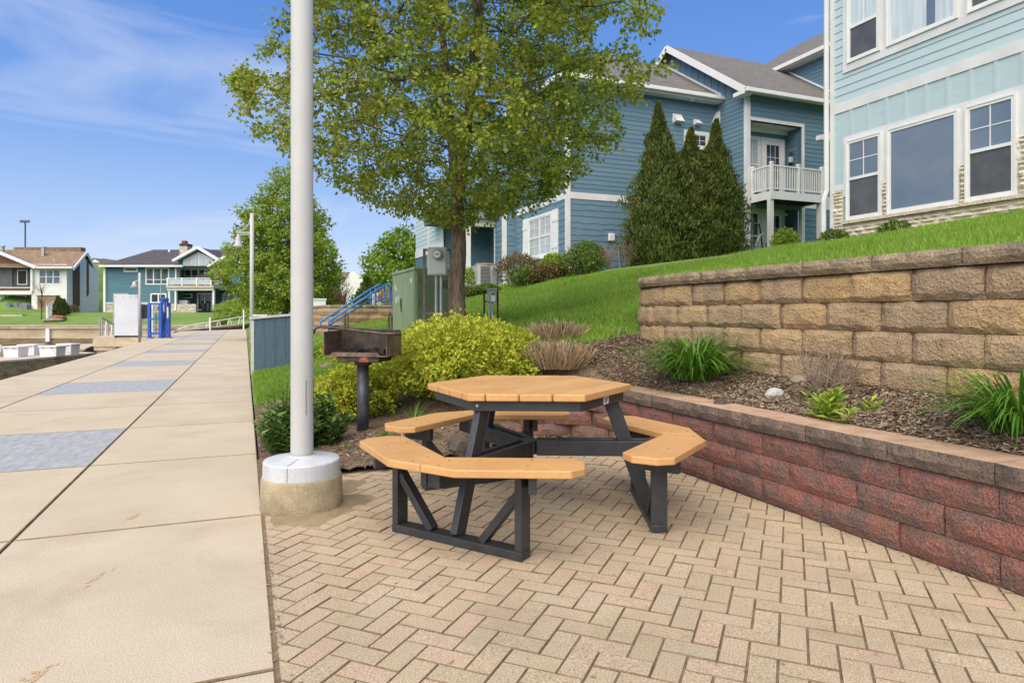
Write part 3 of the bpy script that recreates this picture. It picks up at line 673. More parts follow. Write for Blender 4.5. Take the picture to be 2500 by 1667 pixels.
# ================================================================== picnic table
tx_, ty_ = cam2w(.107, 4.235)
tab = thing('picnic_table', (tx_, ty_, 0), 'hexagonal picnic table with tan plastic planks and black frame on the pavers', 'picnic table', rotz=-YAW)
def pol(r_, a): return (r_ * math.cos(R(a)), r_ * math.sin(R(a)))
A0 = 357.6; RT = .655
hexp = [pol(RT, A0 + 60 * k) for k in range(6)]
na = A0 - 30; nv = (math.cos(R(na)), math.sin(R(na))); ap = RT * math.cos(R(30))
for k in range(7):
    lo_ = -ap + 2 * ap * k / 7 + .004; hi_ = -ap + 2 * ap * (k + 1) / 7 - .004
    pl = clip_poly(clip_poly(hexp, nv[0], nv[1], hi_), -nv[0], -nv[1], -lo_)
    part('table_plank', MB().prism(pl, lambda a, b, t: (a, b, t), .762, .803), 'lumber_orange', tab, world=False, bevel=.006)
for k in range(6):
    a, b = pol(.605, A0 + 60 * k), pol(.605, A0 + 60 * (k + 1)); c, d = pol(.56, A0 + 60 * (k + 1)), pol(.56, A0 + 60 * k)
    part('apron_board', MB().prism([a, b, c, d], lambda p, q, t: (p, q, t), .702, .760), 'lumber_black', tab, world=False, bevel=.003)
AI, AO, T30 = .745, 1.035, math.tan(R(30)); rc = 1.07
prof = [(AI, -AI * T30 + .002), (rc * math.cos(R(30)), -rc * .5 + .002), (AO, (AO * math.cos(R(30)) - rc) / .5), (AO, .225), (AO - .07, .295), (AI + .08, .305), (AI, .24)]
for a in (237.6, 357.6, 117.6):
    er = Vector((math.cos(R(a)), math.sin(R(a)), 0)); et = Vector((-er.y, er.x, 0)); ez = Vector((0, 0, 1))
    for sg in (1, -1):
        n_ = a + 30 * sg; nn = (math.cos(R(n_)), math.sin(R(n_))); tt = (-nn[1] * sg, nn[0] * sg)
        pl = [(nn[0] * p + tt[0] * q, nn[1] * p + tt[1] * q) for p, q in prof]
        sb = part('seat_board', MB().prism(pl, lambda p, q, t: (p, q, t), .450, .490), 'lumber_orange', tab, world=False, bevel=.006)
        hm = MB()
        for (p, q) in ((.80, .03), (.93, .01), (.83, -.40), (.93, -.44)):
            hm.lathe([(.006, .4895), (.006, .4908)], (nn[0] * p + tt[0] * q, nn[1] * p + tt[1] * q, 0), 8)
        part('screw_hole', hm, 'screw_hole', sb, world=False)
        # radial beam (one of the pair)
        part('beam', MB().obox(er * .52 + et * .044 * sg + ez * .402, er * .47, et * .019, ez * .047), 'lumber_black', tab, world=False, bevel=.004)
        part('post', MB().obox(er * .754 + et * .415 * sg + ez * .2475, er * .045, et * .021, ez * .2015), 'lumber_black', tab, world=False, bevel=.004)
        part('brace', MB().beam(er * .754 + et * .17 * sg + ez * .047, er * .754 + et * .40 * sg + ez * .33, .06, .042, side=er), 'lumber_black', tab, world=False, bevel=.003)
        nvv = Vector((nn[0], nn[1], 0)); tv = Vector((tt[0], tt[1], 0))
        part('seat_bracket', MB().obox(nvv * .885 + tv * .035 + ez * .405, nvv * .115, tv * .020, ez * .044), 'lumber_black', tab, world=False, bevel=.004)
    part('beam_filler', MB().obox(er * .86 + ez * .402, er * .12, et * .024, ez * .046), 'lumber_black', tab, world=False)
    part('base_rail', MB().obox(er * .754 + ez * .0225, er * .046, et * .437, ez * .0225), 'lumber_black', tab, world=False, bevel=.004)
    part('leg', MB().beam(er * .754 + ez * .046, er * .50 + ez * .76, .044, .09, side=et), 'lumber_black', tab, world=False, bevel=.004)
part('hub_block', MB().lathe([(.07, .36), (.07, .446)], (0, 0, 0), 6), 'lumber_black', tab, world=False)
e1 = Vector((*pol(.605, A0 - 60), .73)); e2 = Vector((*pol(.605, A0), .73)); dd = (e2 - e1).normalized(); nn_ = Vector((dd.y, -dd.x, 0))
lb = part('maker_label', MB().obox(e1.lerp(e2, .55) + nn_ * .002, dd * .035, nn_ * .0015, Vector((0, 0, .022))), 'white', tab, world=False)
mb = MB()
for k in range(3): mb.obox(e1.lerp(e2, .55) + nn_ * .0042 + Vector((0, 0, .011 - .011 * k)) - dd * .004 * k, dd * (.026 - .006 * k), nn_ * .0006, Vector((0, 0, .0028)))
part('label_print', mb, 'dark_metal', lb, world=False)
bolt = MB()
for (aa) in (237.6,):
    bx_ = Vector((*pol(.585, aa + 3), .735)); bolt.tube([bx_, bx_ + Vector((*pol(.03, aa), 0))], .009, 8)
part('bolt', bolt, 'steel_screw', tab, world=False)

# ================================================================== lamp posts
def lamp_head(root, top, side, m='pole_paint'):
    """curved bracket with a hanging bell lamp; side = unit vector of the arm"""
    s_ = Vector(side); t = Vector(top)
    part('bracket', MB().beam(t + Vector((0, 0, -.72)) - s_ * .02, t + Vector((0, 0, -.72)) + s_ * .58, .045, .05).beam(t + Vector((0, 0, -.80)), t + Vector((0, 0, -.80)) + s_ * .58, .045, .035)
         .tube([t + Vector((0, 0, -.1)) + s_ * .05, t + Vector((0, 0, -.38)) + s_ * .10, t + Vector((0, 0, -.60)) + s_ * .28, t + Vector((0, 0, -.68)) + s_ * .5], .025, 6), m, root, world=False)
    c = t + s_ * .52
    bl = part('lamp_shade', MB().lathe([(.03, -.80), (.05, -.86), (.085, -.90), (.085, -1.02), (.10, -1.05), (.12, -1.14), (.18, -1.24), (.18, -1.26), (.16, -1.26)], c, 20), m, root, world=False, smooth=True)
    part('lamp_glass', MB().lathe([(.13, -1.27), (.13, -1.255)], c, 16), 'white', bl, world=False)
lp = Vector((.346, 4.51, 0))
lamp = thing('street_lamp', lp, 'thick white round lamp post on a pitted concrete footing beside the picnic table', 'lamp post')
ft = part('concrete_footing', MB().lathe([(.258, -.12), (.258, .03), (.254, .19), (.246, .207)], (0, 0, 0), 48), 'old_concrete', lamp, world=False, smooth=True, bevel=0)
part('base_cover', MB().lathe([(.243, .207), (.241, .298), (.236, .306), (.19, .314), (.09, .328), (.075, .334)], (0, 0, 0), 48), 'cover_paint', lamp, world=False)
part('pole', MB().lathe([(.0715, .3), (.0715, .36), (.069, 5.1), (.05, 5.12)], (0, 0, 0), 40), 'pole_paint', lamp, world=False, smooth=True)
part('cover_seam', MB().obox((-.105, -.2185, .254), (.0010, .0005, 0), (0, .002, 0), (0, 0, .044)).obox((-.06, -.15, .3195), (.0006, -.0003, 0), (-.045, -.07, -.009), (0, 0, .0008)), 'black', lamp, world=False)
ang = -1.0
rr_ = .0712
mb = MB()
hp = [(-.035, .60), (.035, .60), (.035, .82), (-.035, .82)]
e_ = Vector((math.cos(-.78), math.sin(-.78), 0)); f2 = Vector((-e_.y, e_.x, 0))
for a, b in zip(hp, hp[1:] + hp[:1]):
    mb.tube([e_ * math.sqrt(.0715 ** 2 - a[0] ** 2) + f2 * a[0] + Vector((0, 0, a[1])), e_ * math.sqrt(.0715 ** 2 - b[0] ** 2) + f2 * b[0] + Vector((0, 0, b[1]))], .0018, 5)
part('hand_hole_cover', mb, 'dark_metal', lamp, world=False)
lamp_head(lamp, (0, 0, 5.3), (-1, 0, 0))
mb = MB().tube([(0, 0, 5.1), (0, 0, 5.3)], .05, 10); part('pole_top', mb, 'pole_paint', lamp, world=False)
# second lamp further along the promenade
l2 = thing('street_lamp', (.25, 27.0, 0), 'slim white lamp post with hanging bell lamp in front of the dense pear tree', 'lamp post')
part('pole', MB().tube([(0, 0, -.05), (0, 0, 5.06)], [.085, .07], 12), 'pole_paint', l2, world=False, smooth=True)
lamp_head(l2, (0, 0, 5.06), (-CC, SS, 0))
p3 = on_z(341, 824, 0)
l3 = thing('street_lamp', (p3.x, p3.y, 0), 'short white lamp post with bell lamp beside the tall white panel', 'lamp post')
part('pole', MB().tube([(0, 0, -.3), (0, 0, 3.4)], [.07, .06], 10), 'pole_paint', l3, world=False, smooth=True)
mb = MB()
s_ = Vector((-CC, SS, 0))
part('bracket', MB().tube([(0, 0, 3.15), s_ * .12 + Vector((0, 0, 2.98)), s_ * .3 + Vector((0, 0, 2.93))], .025, 6), 'pole_paint', l3, world=False)
part('lamp_shade', MB().lathe([(.03, 2.95), (.1, 2.9), (.1, 2.78), (.24, 2.62), (.2, 2.62)], s_ * .27, 14), 'pole_paint', l3, world=False, smooth=True)

# ================================================================== charcoal grill
gp = at(886, 1042, 6.4); gx, gy = gp.x, gp.y; gz = float(height(gx, gy))
gr = thing('park_grill', (gx, gy, gz), 'rusty steel park charcoal grill on a round post in the mulch', 'grill', rotz=-YAW - R(12))
part('post', MB().tube([(0, 0, -.2), (0, 0, .66)], .056, 20), 'grill_post', gr, world=False, smooth=True)
part('collar', MB().lathe([(.07, .64), (.085, .655), (.085, .68)], (0, 0, 0), 20), 'grill_steel', gr, world=False)
# swivel plate band under the firebox
tg = part('swivel_base', MB().box(-.20, .23, -.15, .15, .68, .735), 'grill_steel', gr, world=False, bevel=.01)
part('maker_plate', MB().box(.03, .13, -.155, -.1505, .683, .742), 'grill_tag', tg, world=False)
part('plate_mark', MB().obox((.08, -.157, .72), (.03, 0, .006), (0, .001, 0), (-.001, 0, .004)).obox((.09, -.157, .708), (.018, 0, -.004), (0, .001, 0), (0, 0, .003)), 'tag_mark', tg, world=False)
W2, D2, Zb, Zt = .32, .18, .735, .975
part('firebox_floor', MB().box(-W2 + .003, W2 - .003, -D2, D2, Zb, Zb + .012), 'grill_steel', gr, world=False)
part('firebox_back', MB().box(-W2, W2, D2, D2 + .006, Zb, Zt), 'grill_steel', gr, world=False)
for sg in (-1, 1):
    part('firebox_side', MB().prism([(-D2, Zb), (D2 - .001, Zb), (D2 - .001, Zt), (-D2, Zt - .005)], lambda a, b, t: (t, a, b), sg * W2, sg * (W2 - .006)), 'grill_rust', gr, world=False)
part('front_lip', MB().prism([(-W2 + .006, Zb + .0), (-W2 + .07, Zb + .012), (-W2 + .09, Zb + .04), (W2 - .09, Zb + .04), (W2 - .07, Zb + .012), (W2 - .006, Zb)], lambda a, b, t: (a, t, b), -D2 - .002, -D2 + .004), 'grill_rust', gr, world=False)
mb = MB()
for k in range(70):
    c = Vector((rng.uniform(-.28, .28), rng.uniform(-.1, .16), Zb + .02)); s1 = rng.uniform(.012, .035)
    mb.obox(c, Vector(rdir(1)[0]) * s1, Vector(rdir(1)[0]) * s1, Vector((0, 0, s1 * .5)))
part('charcoal', mb, 'ash', gr, world=False)
mb = MB(); zg = .985
gl = lambda y: zg - .03 + (y + D2) * .10
fr = [(-.43, -.16, .975), (-.40, -.17, 1.005), (-.34, -.175, 1.02), (-.30, -.18, 1.015), (.30, -.215, .955), (.36, -.2, .955), (.42, -.17, .955), (.42, -.08, .945), (.35, -.05, .945)]
part('grate_frame', MB().tube(fr, .012, 8).tube([(-.30, -.18, 1.01), (-.31, .17, 1.0), (.31, .17, .975), (.30, -.21, .953)], .009, 8), 'grill_steel', gr, world=False, smooth=True)
mb = MB()
for k in range(17):
    t = (k + 1) / 18; a = Vector((-.30, -.18, 1.005)).lerp(Vector((.30, -.21, .95)), t); b = Vector((-.31, .17, .995)).lerp(Vector((.31, .17, .97)), t)
    o = part('grate_bar', MB().tube([a, b], .006, 6), 'grill_steel', gr, world=False)
for xx in (-.27, .20):
    part('grate_guide', MB().tube([(xx - .016, D2 + .02, .80), (xx - .016, D2 + .02, 1.12), (xx, D2 + .02, 1.145), (xx + .016, D2 + .02, 1.12), (xx + .016, D2 + .02, .80)], .011, 8), 'grill_steel', gr, world=False)
part('handle_ball', MB().tube([(-.43, -.16, .975), (-.445, -.17, .955)], .02, 8), 'black', gr, world=False)

# sand washed against the lamp footing and under the table
def spill(c, r0, seed, z=.0035):
    r_ = np.random.default_rng(seed); n_ = 40; ang = np.linspace(0, 2 * math.pi, n_, endpoint=False); rr = r0 * (1 + .22 * np.sin(ang * 3 + seed) + .14 * np.sin(ang * 7) + r_.normal(0, .04, n_))
    mb = MB(); mb.add([(c[0], c[1], z + .012)] + [(c[0] + math.cos(a) * q * .55, c[1] + math.sin(a) * q * .55, z + .004) for a, q in zip(ang, rr)] + [(max(c[0] + math.cos(a) * q, .13), c[1] + math.sin(a) * q, z - .008) for a, q in zip(ang, rr)],
        [(0, 1 + k, 1 + (k + 1) % n_) for k in range(n_)] + [(1 + k, 1 + n_ + k, 1 + n_ + (k + 1) % n_, 1 + (k + 1) % n_) for k in range(n_)])
    return part('sand_spill', mb, 'spill_sand', patio, smooth=True)
spill((.40, 4.45), .42, 1); spill((.42, 4.95), .4, 2)

# fine litter: bits of twig, bark and seed lying on the pavers and along the slab edge
k = 420
lx_ = np.concatenate([rng.uniform(.13, 3.15, 170), rng.normal(.112, .012, 150), 3.18 - np.abs(rng.normal(0, .04, 100))]); ly_ = np.concatenate([rng.uniform(1.4, 5.2, 170), rng.uniform(1.6, 4.6, 150), rng.uniform(1.2, 5.4, 100)])
la_ = rng.uniform(0, 6.283, k); ll_ = rng.uniform(.006, .022, k); lw_ = rng.uniform(.002, .006, k)
cc_ = np.stack([lx_, ly_, np.full(k, .0045) + rng.uniform(0, .002, k)], 1); dd_ = np.stack([np.cos(la_), np.sin(la_), rng.normal(0, .12, k)], 1) * ll_[:, None] / 2; ss_ = np.stack([-np.sin(la_), np.cos(la_), rng.normal(0, .1, k)], 1) * lw_[:, None] / 2
o = nparr_mesh('litter', np.stack([cc_ - dd_ - ss_, cc_ + dd_ - ss_, cc_ + dd_ + ss_, cc_ - dd_ + ss_], 1).reshape(-1, 3), np.arange(k * 4).reshape(-1, 4), 'chip', rng.uniform(0, 1, k)); tag(o, 'tiny twigs and bark bits scattered over the paver patio', 'litter', kind='stuff')
# ================================================================== vegetation
def colonize(r_, A, nodes, parents, step=.16, infl=1.2, kill=.22, iters=90, trop=.12, jit=.12):
    P = np.array(nodes, float); par = list(parents)
    best = np.full(len(A), 1e9); bi = np.zeros(len(A), int)
    def upd(new0):
        d = np.linalg.norm(A[:, None, :] - P[None, new0:, :], axis=2); j = d.argmin(1); dm = d[np.arange(len(A)), j]
        m_ = dm < best; best[m_] = dm[m_]; bi[m_] = j[m_] + new0
    upd(0)
    for it in range(iters):
        alive = best > kill
        A = A[alive]; best = best[alive]; bi = bi[alive]
        if len(A) == 0: break
        act = best < infl
        if not act.any(): infl *= 1.3; continue
        dirs = unit(A[act] - P[bi[act]]); acc = np.zeros_like(P); np.add.at(acc, bi[act], dirs)
        ids = np.unique(bi[act]); d = unit(acc[ids]) + [0, 0, trop] + r_.normal(0, jit, (len(ids), 3)); d = unit(d)
        n0 = len(P); P = np.concatenate([P, P[ids] + d * step]); par += list(ids)
        upd(n0)
        if len(P) > 9000: break
    return P, np.array(par)
def radii(P, par, tip=.005, ex=2.35):
    n_ = len(P); acc = np.zeros(n_); kids = np.zeros(n_, int)
    for i in range(n_ - 1, 0, -1):
        v = acc[i] if acc[i] > 0 else tip ** ex
        acc[i] = v; acc[par[i]] += v; kids[par[i]] += 1
    acc[0] = max(acc[0], tip ** ex)
    return acc ** (1 / ex), kids
def crown_tree(name, label, loc, seed, fork, prof, top, n_attr, leafm, llen, lwid, per, group=None, trunk_r=.14, lean=(0, 0), tipr=.0045, step=.16, infl=1.2, kill=.22, shell=.35, cat='tree', jitter=.10, leafr=.012):
    """prof: list of (z, radius) above base; attractors fill the volume more densely toward the outside"""
    r_ = np.random.default_rng(seed); L0 = np.array(loc, float)
    t = thing(name, loc, label, cat, group)
    zs = [p[0] for p in prof]; rs = [p[1] for p in prof]
    A = []
    while len(A) < n_attr:
        z = r_.uniform(zs[0], zs[-1]); rm = np.interp(z, zs, rs); a = r_.uniform(0, 2 * math.pi)
        rm *= 1 + .10 * math.sin(3 * a + seed) + .09 * math.sin(5 * a + z * 2.1 + seed) + .08 * math.sin(2.6 * z + a * 2)
        if r_.uniform(0, max(rs)) > rm: continue
        rr = rm * (r_.uniform(0, 1) ** shell)
        A.append((rr * math.cos(a), rr * math.sin(a), z))
    A = np.array(A)
    nodes = [(0, 0, 0)]; par = [0]
    k = int(fork / .15)
    for i in range(1, k + 1):
        nodes.append((lean[0] * i / k + .012 * math.sin(i * .9), lean[1] * i / k + .01 * math.cos(i * 1.3), fork * i / k)); par.append(len(nodes) - 2)
    fk = len(nodes) - 1
    for (ax, ay) in ((.05, .03), (-.06, -.02), (.02, -.07)):
        prev = fk; h = fork
        q = np.array(nodes[fk])
        while h < zs[-1] * .86:
            q = q + [ax * .35 + r_.normal(0, .012), ay * .35 + r_.normal(0, .012), step]; nodes.append(tuple(q)); par.append(prev); prev = len(nodes) - 1; h = q[2]
    P, pr = colonize(r_, A, nodes, par, step, infl, kill)
    # keep order parent<child
    rad, kids = radii(P, pr, tipr)
    sc = trunk_r / rad[max(1, fk // 2)]
    rad = rad * (1 + (sc - 1) * np.clip(rad / rad[fk] * 1.6, 0, 1))
    for i in range(0, fk + 1): rad[i] = trunk_r * (1.18 - .25 * (i / fk) + .35 * math.exp(-i * .9))
    # trunk as one smooth tube, limbs and twigs as the branch mesh
    part('trunk', MB().tube([Vector(P[i]) - Vector((0, 0, .3 if i == 0 else 0)) for i in range(0, fk + 1)], [float(rad[i]) for i in range(0, fk + 1)], 14), 'bark', t, world=False, smooth=True)
    branch_mesh_sub(P, pr, rad, range(fk + 1, len(P)), t)
    tips = np.array([i for i in range(fk + 1, len(P)) if rad[i] < leafr])
    m_ = per * len(tips); idx = np.repeat(tips, per)
    dirv = unit(P[idx] - P[pr[idx]] + 1e-6)
    off = rdir(m_, r_) * r_.uniform(.01, jitter, (m_, 1))
    pos = P[idx] + off + dirv * r_.uniform(-.08, .1, (m_, 1))
    D = unit(unit(off) * .9 + dirv * .5 + r_.normal(0, .5, (m_, 3)) + [0, 0, -.25])
    Nn = unit(r_.normal(0, .55, (m_, 3)) + [0, 0, 1.0])
    s_ = r_.uniform(.7, 1.2, m_)
    clump = np.sin(pos[:, 0] * 3.1 + seed) * np.sin(pos[:, 1] * 2.7) * np.sin(pos[:, 2] * 3.3 + 1) * .22
    rn = np.clip(r_.uniform(0, 1, m_) + clump, 0, 1)
    leaves_mesh('crown', pos, D, Nn, llen * s_, lwid * s_, leafm, rn, t)
    return t
def branch_mesh_sub(P, pr, rad, keep, t):
    vs_, fs_ = [], []; base = 0
    for i in keep:
        a, b = P[pr[i]], P[i]; rb_ = rad[i]; ra = min(rad[pr[i]], rb_ * 1.3); ns = 8 if rb_ > .035 else (5 if rb_ > .012 else 3)
        d = b - a; ln = np.linalg.norm(d)
        if ln < 1e-6: continue
        d = d / ln; q = np.array([0, 0, 1.]) if abs(d[2]) < .9 else np.array([1., 0, 0])
        u_ = np.cross(d, q); u_ /= np.linalg.norm(u_); v_ = np.cross(d, u_)
        th = np.arange(ns) * 2 * math.pi / ns; cs = np.cos(th)[:, None] * u_ + np.sin(th)[:, None] * v_
        vs_.append(a - d * ra * .3 + cs * ra); vs_.append(b + d * rb_ * .3 + cs * rb_)
        k = np.arange(ns); k2 = (k + 1) % ns
        fs_.append(np.stack([base + k, base + k2, base + ns + k2, base + ns + k], 1)); base += 2 * ns
    return nparr_mesh('branches', np.concatenate(vs_), np.concatenate(fs_), 'bark', parent=t, smooth=True)

# the big pear tree by the green cabinet
tp = at(1114, 800, 9.2); tz = float(height(tp.x, tp.y))
crown_tree('pear_tree', 'large flowering pear tree with loose young leaves standing behind the yellow-green bush', (tp.x, tp.y, tz), 5, 2.55 - tz,
           [(1.65, .3), (1.85, 1.2), (2.2, 1.85), (2.7, 2.25), (3.3, 2.45), (4.0, 2.5), (4.9, 2.4), (5.8, 2.05), (6.7, 1.5), (7.5, .4)], 7.5, 3600, 'pear_leaf', .060, .049, 31, trunk_r=.108, tipr=.0042, shell=.42, jitter=.13, leafr=.0092, lean=(.03, 0), kill=.19)
tp2 = cam2w((697 - HX) / FPX * 31.3, 31.3); tz2 = float(height(tp2[0], tp2[1]))
crown_tree('pear_tree', 'dense oval flowering pear tree standing behind the bell lamp and blue hut', (tp2[0], tp2[1], tz2), 11, 1.2,
           [(.9, .5), (1.3, 1.9), (2.0, 2.7), (3.0, 2.8), (4.2, 2.45), (5.4, 1.9), (6.6, 1.2), (7.8, .25)], 8, 1700, 'pear_leaf_far', .13, .11, 26, trunk_r=.16, tipr=.006, step=.22, infl=1.6, kill=.3, shell=.42, jitter=.28, leafr=.018)
tp3 = at(985, 760, 40)
crown_tree('maple_tree', 'light green spreading tree behind the green utility cabinet', (tp3.x, tp3.y, 1.4), 21, .8,
           [(.4, .8), (.8, 2.1), (1.6, 3.0), (2.6, 2.9), (3.6, 2.3), (4.4, 1.5), (5.1, .4)], 6, 900, 'maple_leaf', .2, .17, 13, trunk_r=.11, tipr=.006, step=.25, infl=1.8, kill=.36, shell=.5, jitter=.3, leafr=.02, lean=(0, 0))
tp4 = at(1052, 760, 44)
crown_tree('maple_tree', 'light green tree half hidden behind the pear trunk and gray meter', (tp4.x, tp4.y, 1.4), 23, .8,
           [(.5, .8), (1.2, 1.7), (2.2, 2.2), (3.4, 2.0), (4.4, 1.4), (5.4, .3)], 6, 500, 'maple_leaf', .22, .18, 12, trunk_r=.1, tipr=.006, step=.28, infl=1.9, kill=.42, shell=.5, jitter=.3, leafr=.02)

def blob_bush(name, label, loc, rx, ry, rz, n_, lm, ll, lw, seed, cat='shrub', group=None, up=.25, stems=True, cone=0.0, lift=.45, rough=.10, vert=False, stemm='brown_twig', top_rand=.0):
    """rounded or conical bush: leaves through an uneven shell with inner leaves as well"""
    r_ = np.random.default_rng(seed); t = thing(name, loc, label, cat, group)
    d = rdir(n_, r_); d[:, 2] = np.where(r_.uniform(0, 1, n_) < .28, -np.abs(d[:, 2]), np.abs(d[:, 2]))
    az = np.arctan2(d[:, 1], d[:, 0])
    bump = 1 + rough * (np.sin(az * 5 + seed) * np.cos(d[:, 2] * 6) + .7 * np.sin(az * 11 + d[:, 2] * 9) + .5 * np.sin(az * 17 - d[:, 2] * 13 + seed))
    rr = bump * (1 - .42 * r_.uniform(0, 1, n_) ** 2.2)
    if cone:
        h = r_.uniform(0, 1, n_) ** 1.15; prof = np.interp(h, [0, .06, .22, .45, .68, .85, 1], [.85, .98, 1, .86, .52, .2, .01])
        rr = rr * (1 + .16 * np.sin(az * 4 + h * 17 + seed) + .12 * np.sin(az * 7 - h * 31) + .10 * np.sin(h * 47 + az * 3)); pos = np.stack([np.cos(az) * prof * rx * rr + .05 * np.sin(h * 9 + seed), np.sin(az) * prof * ry * rr, h * rz * (1 + .03 * np.sin(az * 5))], 1)
        d = unit(np.stack([np.cos(az), np.sin(az), .5 + 0 * az], 1))
    else:
        pos = np.stack([d[:, 0] * rx * rr, d[:, 1] * ry * rr, rz * lift + d[:, 2] * rz * (1 - lift) * rr], 1)
        pos[:, 2] = np.where(d[:, 2] < 0, rz * lift + d[:, 2] * rz * lift * rr, pos[:, 2])
    keep = pos[:, 2] > .01; pos = pos[keep]; d = d[keep]; k = len(pos)
    D = unit(d * .8 + r_.normal(0, .55, (k, 3)) + [0, 0, up]); Nn = unit(d + r_.normal(0, .6, (k, 3)) + [0, 0, .5])
    if vert: D = unit(d * .5 + r_.normal(0, .35, (k, 3)) + [0, 0, .9])
    s_ = r_.uniform(.65, 1.3, k)
    rn = np.clip(r_.uniform(0, .8, k) + .28 * (pos[:, 2] / rz - .3) * top_rand + .18 * np.sin(pos[:, 0] * 9 + seed) * np.sin(pos[:, 1] * 8), 0, 1)
    leaves_mesh('foliage', pos, D, Nn, ll * s_, lw * s_, lm, rn, t)
    if stems:
        mb = MB()
        for q in range(22):
            a = r_.uniform(0, 6.283); e = Vector((math.cos(a) * rx * .75, math.sin(a) * ry * .75, rz * r_.uniform(.5, .85))); c = Vector((math.cos(a) * .06, math.sin(a) * .06, -.05))
            mb.tube([c, c.lerp(e, .5) + Vector((0, 0, rz * .12)), e], [.009, .006, .003], 5)
        part('stems', mb, stemm, t, world=False)
    return t
def gpos(px, py, Y, dz=0):
    p = at(px, py, Y); return (p.x, p.y, float(height(p.x, p.y)) + dz)
# yellow-green spirea behind the table and grill
blob_bush('spirea_bush', 'big rounded yellow-green spirea bush between the grill and the picnic table', gpos(1128, 900, 7.3), .86, .75, .84, 22000, 'spirea_leaf', .046, .026, 31, rough=.09, top_rand=1.2, lift=.36)
blob_bush('spirea_bush', 'small yellow spirea bush behind the grill post', gpos(872, 930, 7.0), .42, .36, .54, 7000, 'spirea_leaf', .044, .026, 32, rough=.12, top_rand=1.2, lift=.36)
blob_bush('spirea_bush', 'low sprig of yellow-green spirea beside the dry cut grass clump', gpos(1290, 910, 6.9), .25, .22, .32, 1300, 'spirea_leaf', .044, .026, 35, rough=.2, top_rand=1)
blob_bush('spirea_bush', 'bright yellow low spirea seen over the grill firebox', gpos(905, 800, 10.3), .75, .5, .42, 3500, 'spirea_leaf', .05, .03, 36, rough=.1, top_rand=1.4)
# arborvitae in front of the blue house
for k, (px, Y, hh, rr, lab) in enumerate(((1610, 21.0, 5.05, .95, 'tall arborvitae with browned top nearest the blue house corner'), (1688, 21.6, 4.3, 1.05, 'shorter arborvitae standing between two taller ones'),
                                   (1748, 22.0, 4.6, .86, 'tall arborvitae nearest the white balcony posts'))):
    p = at(px, 700, Y); z = float(height(p.x, p.y))
    blob_bush('arborvitae', lab, (p.x, p.y, z - .1), rr, rr, hh, 26000, 'yew_leaf', .13, .04, 40 + k, cat='evergreen', group='arborvitae along the blue house', cone=1, rough=.16, vert=True, stems=False)
    tt_ = [o for o in bpy.data.objects if o.name.startswith('arborvitae') and o.parent is None][-1]
    part('trunk', MB().tube([(0, 0, -.2), (0, 0, hh * .8)], [.09, .02], 7), 'bark', tt_, world=False)
p = at(1716, 700, 22.1)
blob_bush('arborvitae', 'slim small arborvitae squeezed between the taller ones', (p.x, p.y, float(height(p.x, p.y)) - .1), .5, .5, 3.6, 11000, 'yew_leaf', .13, .04, 47, cat='evergreen', group='arborvitae along the blue house', cone=1, rough=.16, vert=True, stems=False)
# foundation shrubs
for (px, py, Y, rx, rz, lm, lab, sd_) in ((1268, 650, 22.6, .82, 1.05, 'shrub_brown', 'olive-brown rounded shrub under the blue house window', 51), (1290, 672, 21.3, .58, .6, 'shrub_leaf', 'low green mound shrub in front of the olive-brown one', 52),
        (1340, 680, 20.9, .62, .55, 'shrub_brown', 'low shrub with brown twigs near the white corner board', 53), (1420, 675, 20.6, .72, .72, 'shrub_leaf', 'grayish-green mound shrub at the blue house corner', 54),
        (1432, 640, 21.2, .62, .95, 'shrub_leaf', 'upright clipped shrub against blue shingle wall', 55), (1352, 650, 22.0, .42, .8, 'bright_leaf', 'bright green young shrub beside the corner board', 56),
        (1146, 660, 23.4, .55, .95, 'bright_leaf', 'bright green shrub left of the air conditioner', 57), (1190, 690, 21.6, .42, .3, 'shrub_leaf', 'low dark green plant below the air conditioner', 58), (1130, 700, 21.6, .45, .42, 'shrub_leaf', 'low dark green plant behind the pear trunk', 59)):
    blob_bush('shrub', lab, gpos(px, py, Y), rx, rx * .9, rz, 2600, lm, .085, .045, sd_, rough=.1, group='foundation shrubs')
for (px, Y, lab, sd_) in ((1485, 20.9, 'bare gray-brown twiggy shrub by the wall conduit', 61), (1535, 20.9, 'bare gray-brown twiggy shrub next to the arborvitae', 62)):
    g = gpos(px, 660, Y); t = thing('bare_shrub', g, lab, 'shrub', 'bare shrubs'); mb = MB(); r_ = np.random.default_rng(sd_)
    for q in range(70):
        a = r_.uniform(0, 6.283); e = Vector((math.cos(a) * r_.uniform(.1, .36), math.sin(a) * r_.uniform(.1, .36), r_.uniform(.5, .85))); mb.tube([(0, 0, -.05), e * .5 + Vector((0, 0, .1)), e], [.008, .006, .004], 4)
    part('twigs', mb, 'twig_dry', t, world=False)
blob_bush('shrub', 'round bright green shrub on the lawn before the white balcony post', (lambda p: (p.x, p.y, float(height(p.x, p.y)) - .1))(at(1918, 600, 21.5)), .42, .4, .85, 2400, 'bright_leaf', .07, .04, 66, rough=.1)
for (px, Y, lab, sd_) in ((2068, 14.6, 'tiny green plant at the stone base by the downspout', 67), (2206, 13.2, 'tiny green plant under the picture window ledge', 68)):
    p = at(px, 560, Y); blob_bush('shrub', lab, (11.95, p.y, float(height(11.95, p.y)) - .05), .25, .3, .34, 700, 'shrub_leaf', .07, .04, sd_, stems=False, group='tiny plants at the stone base')

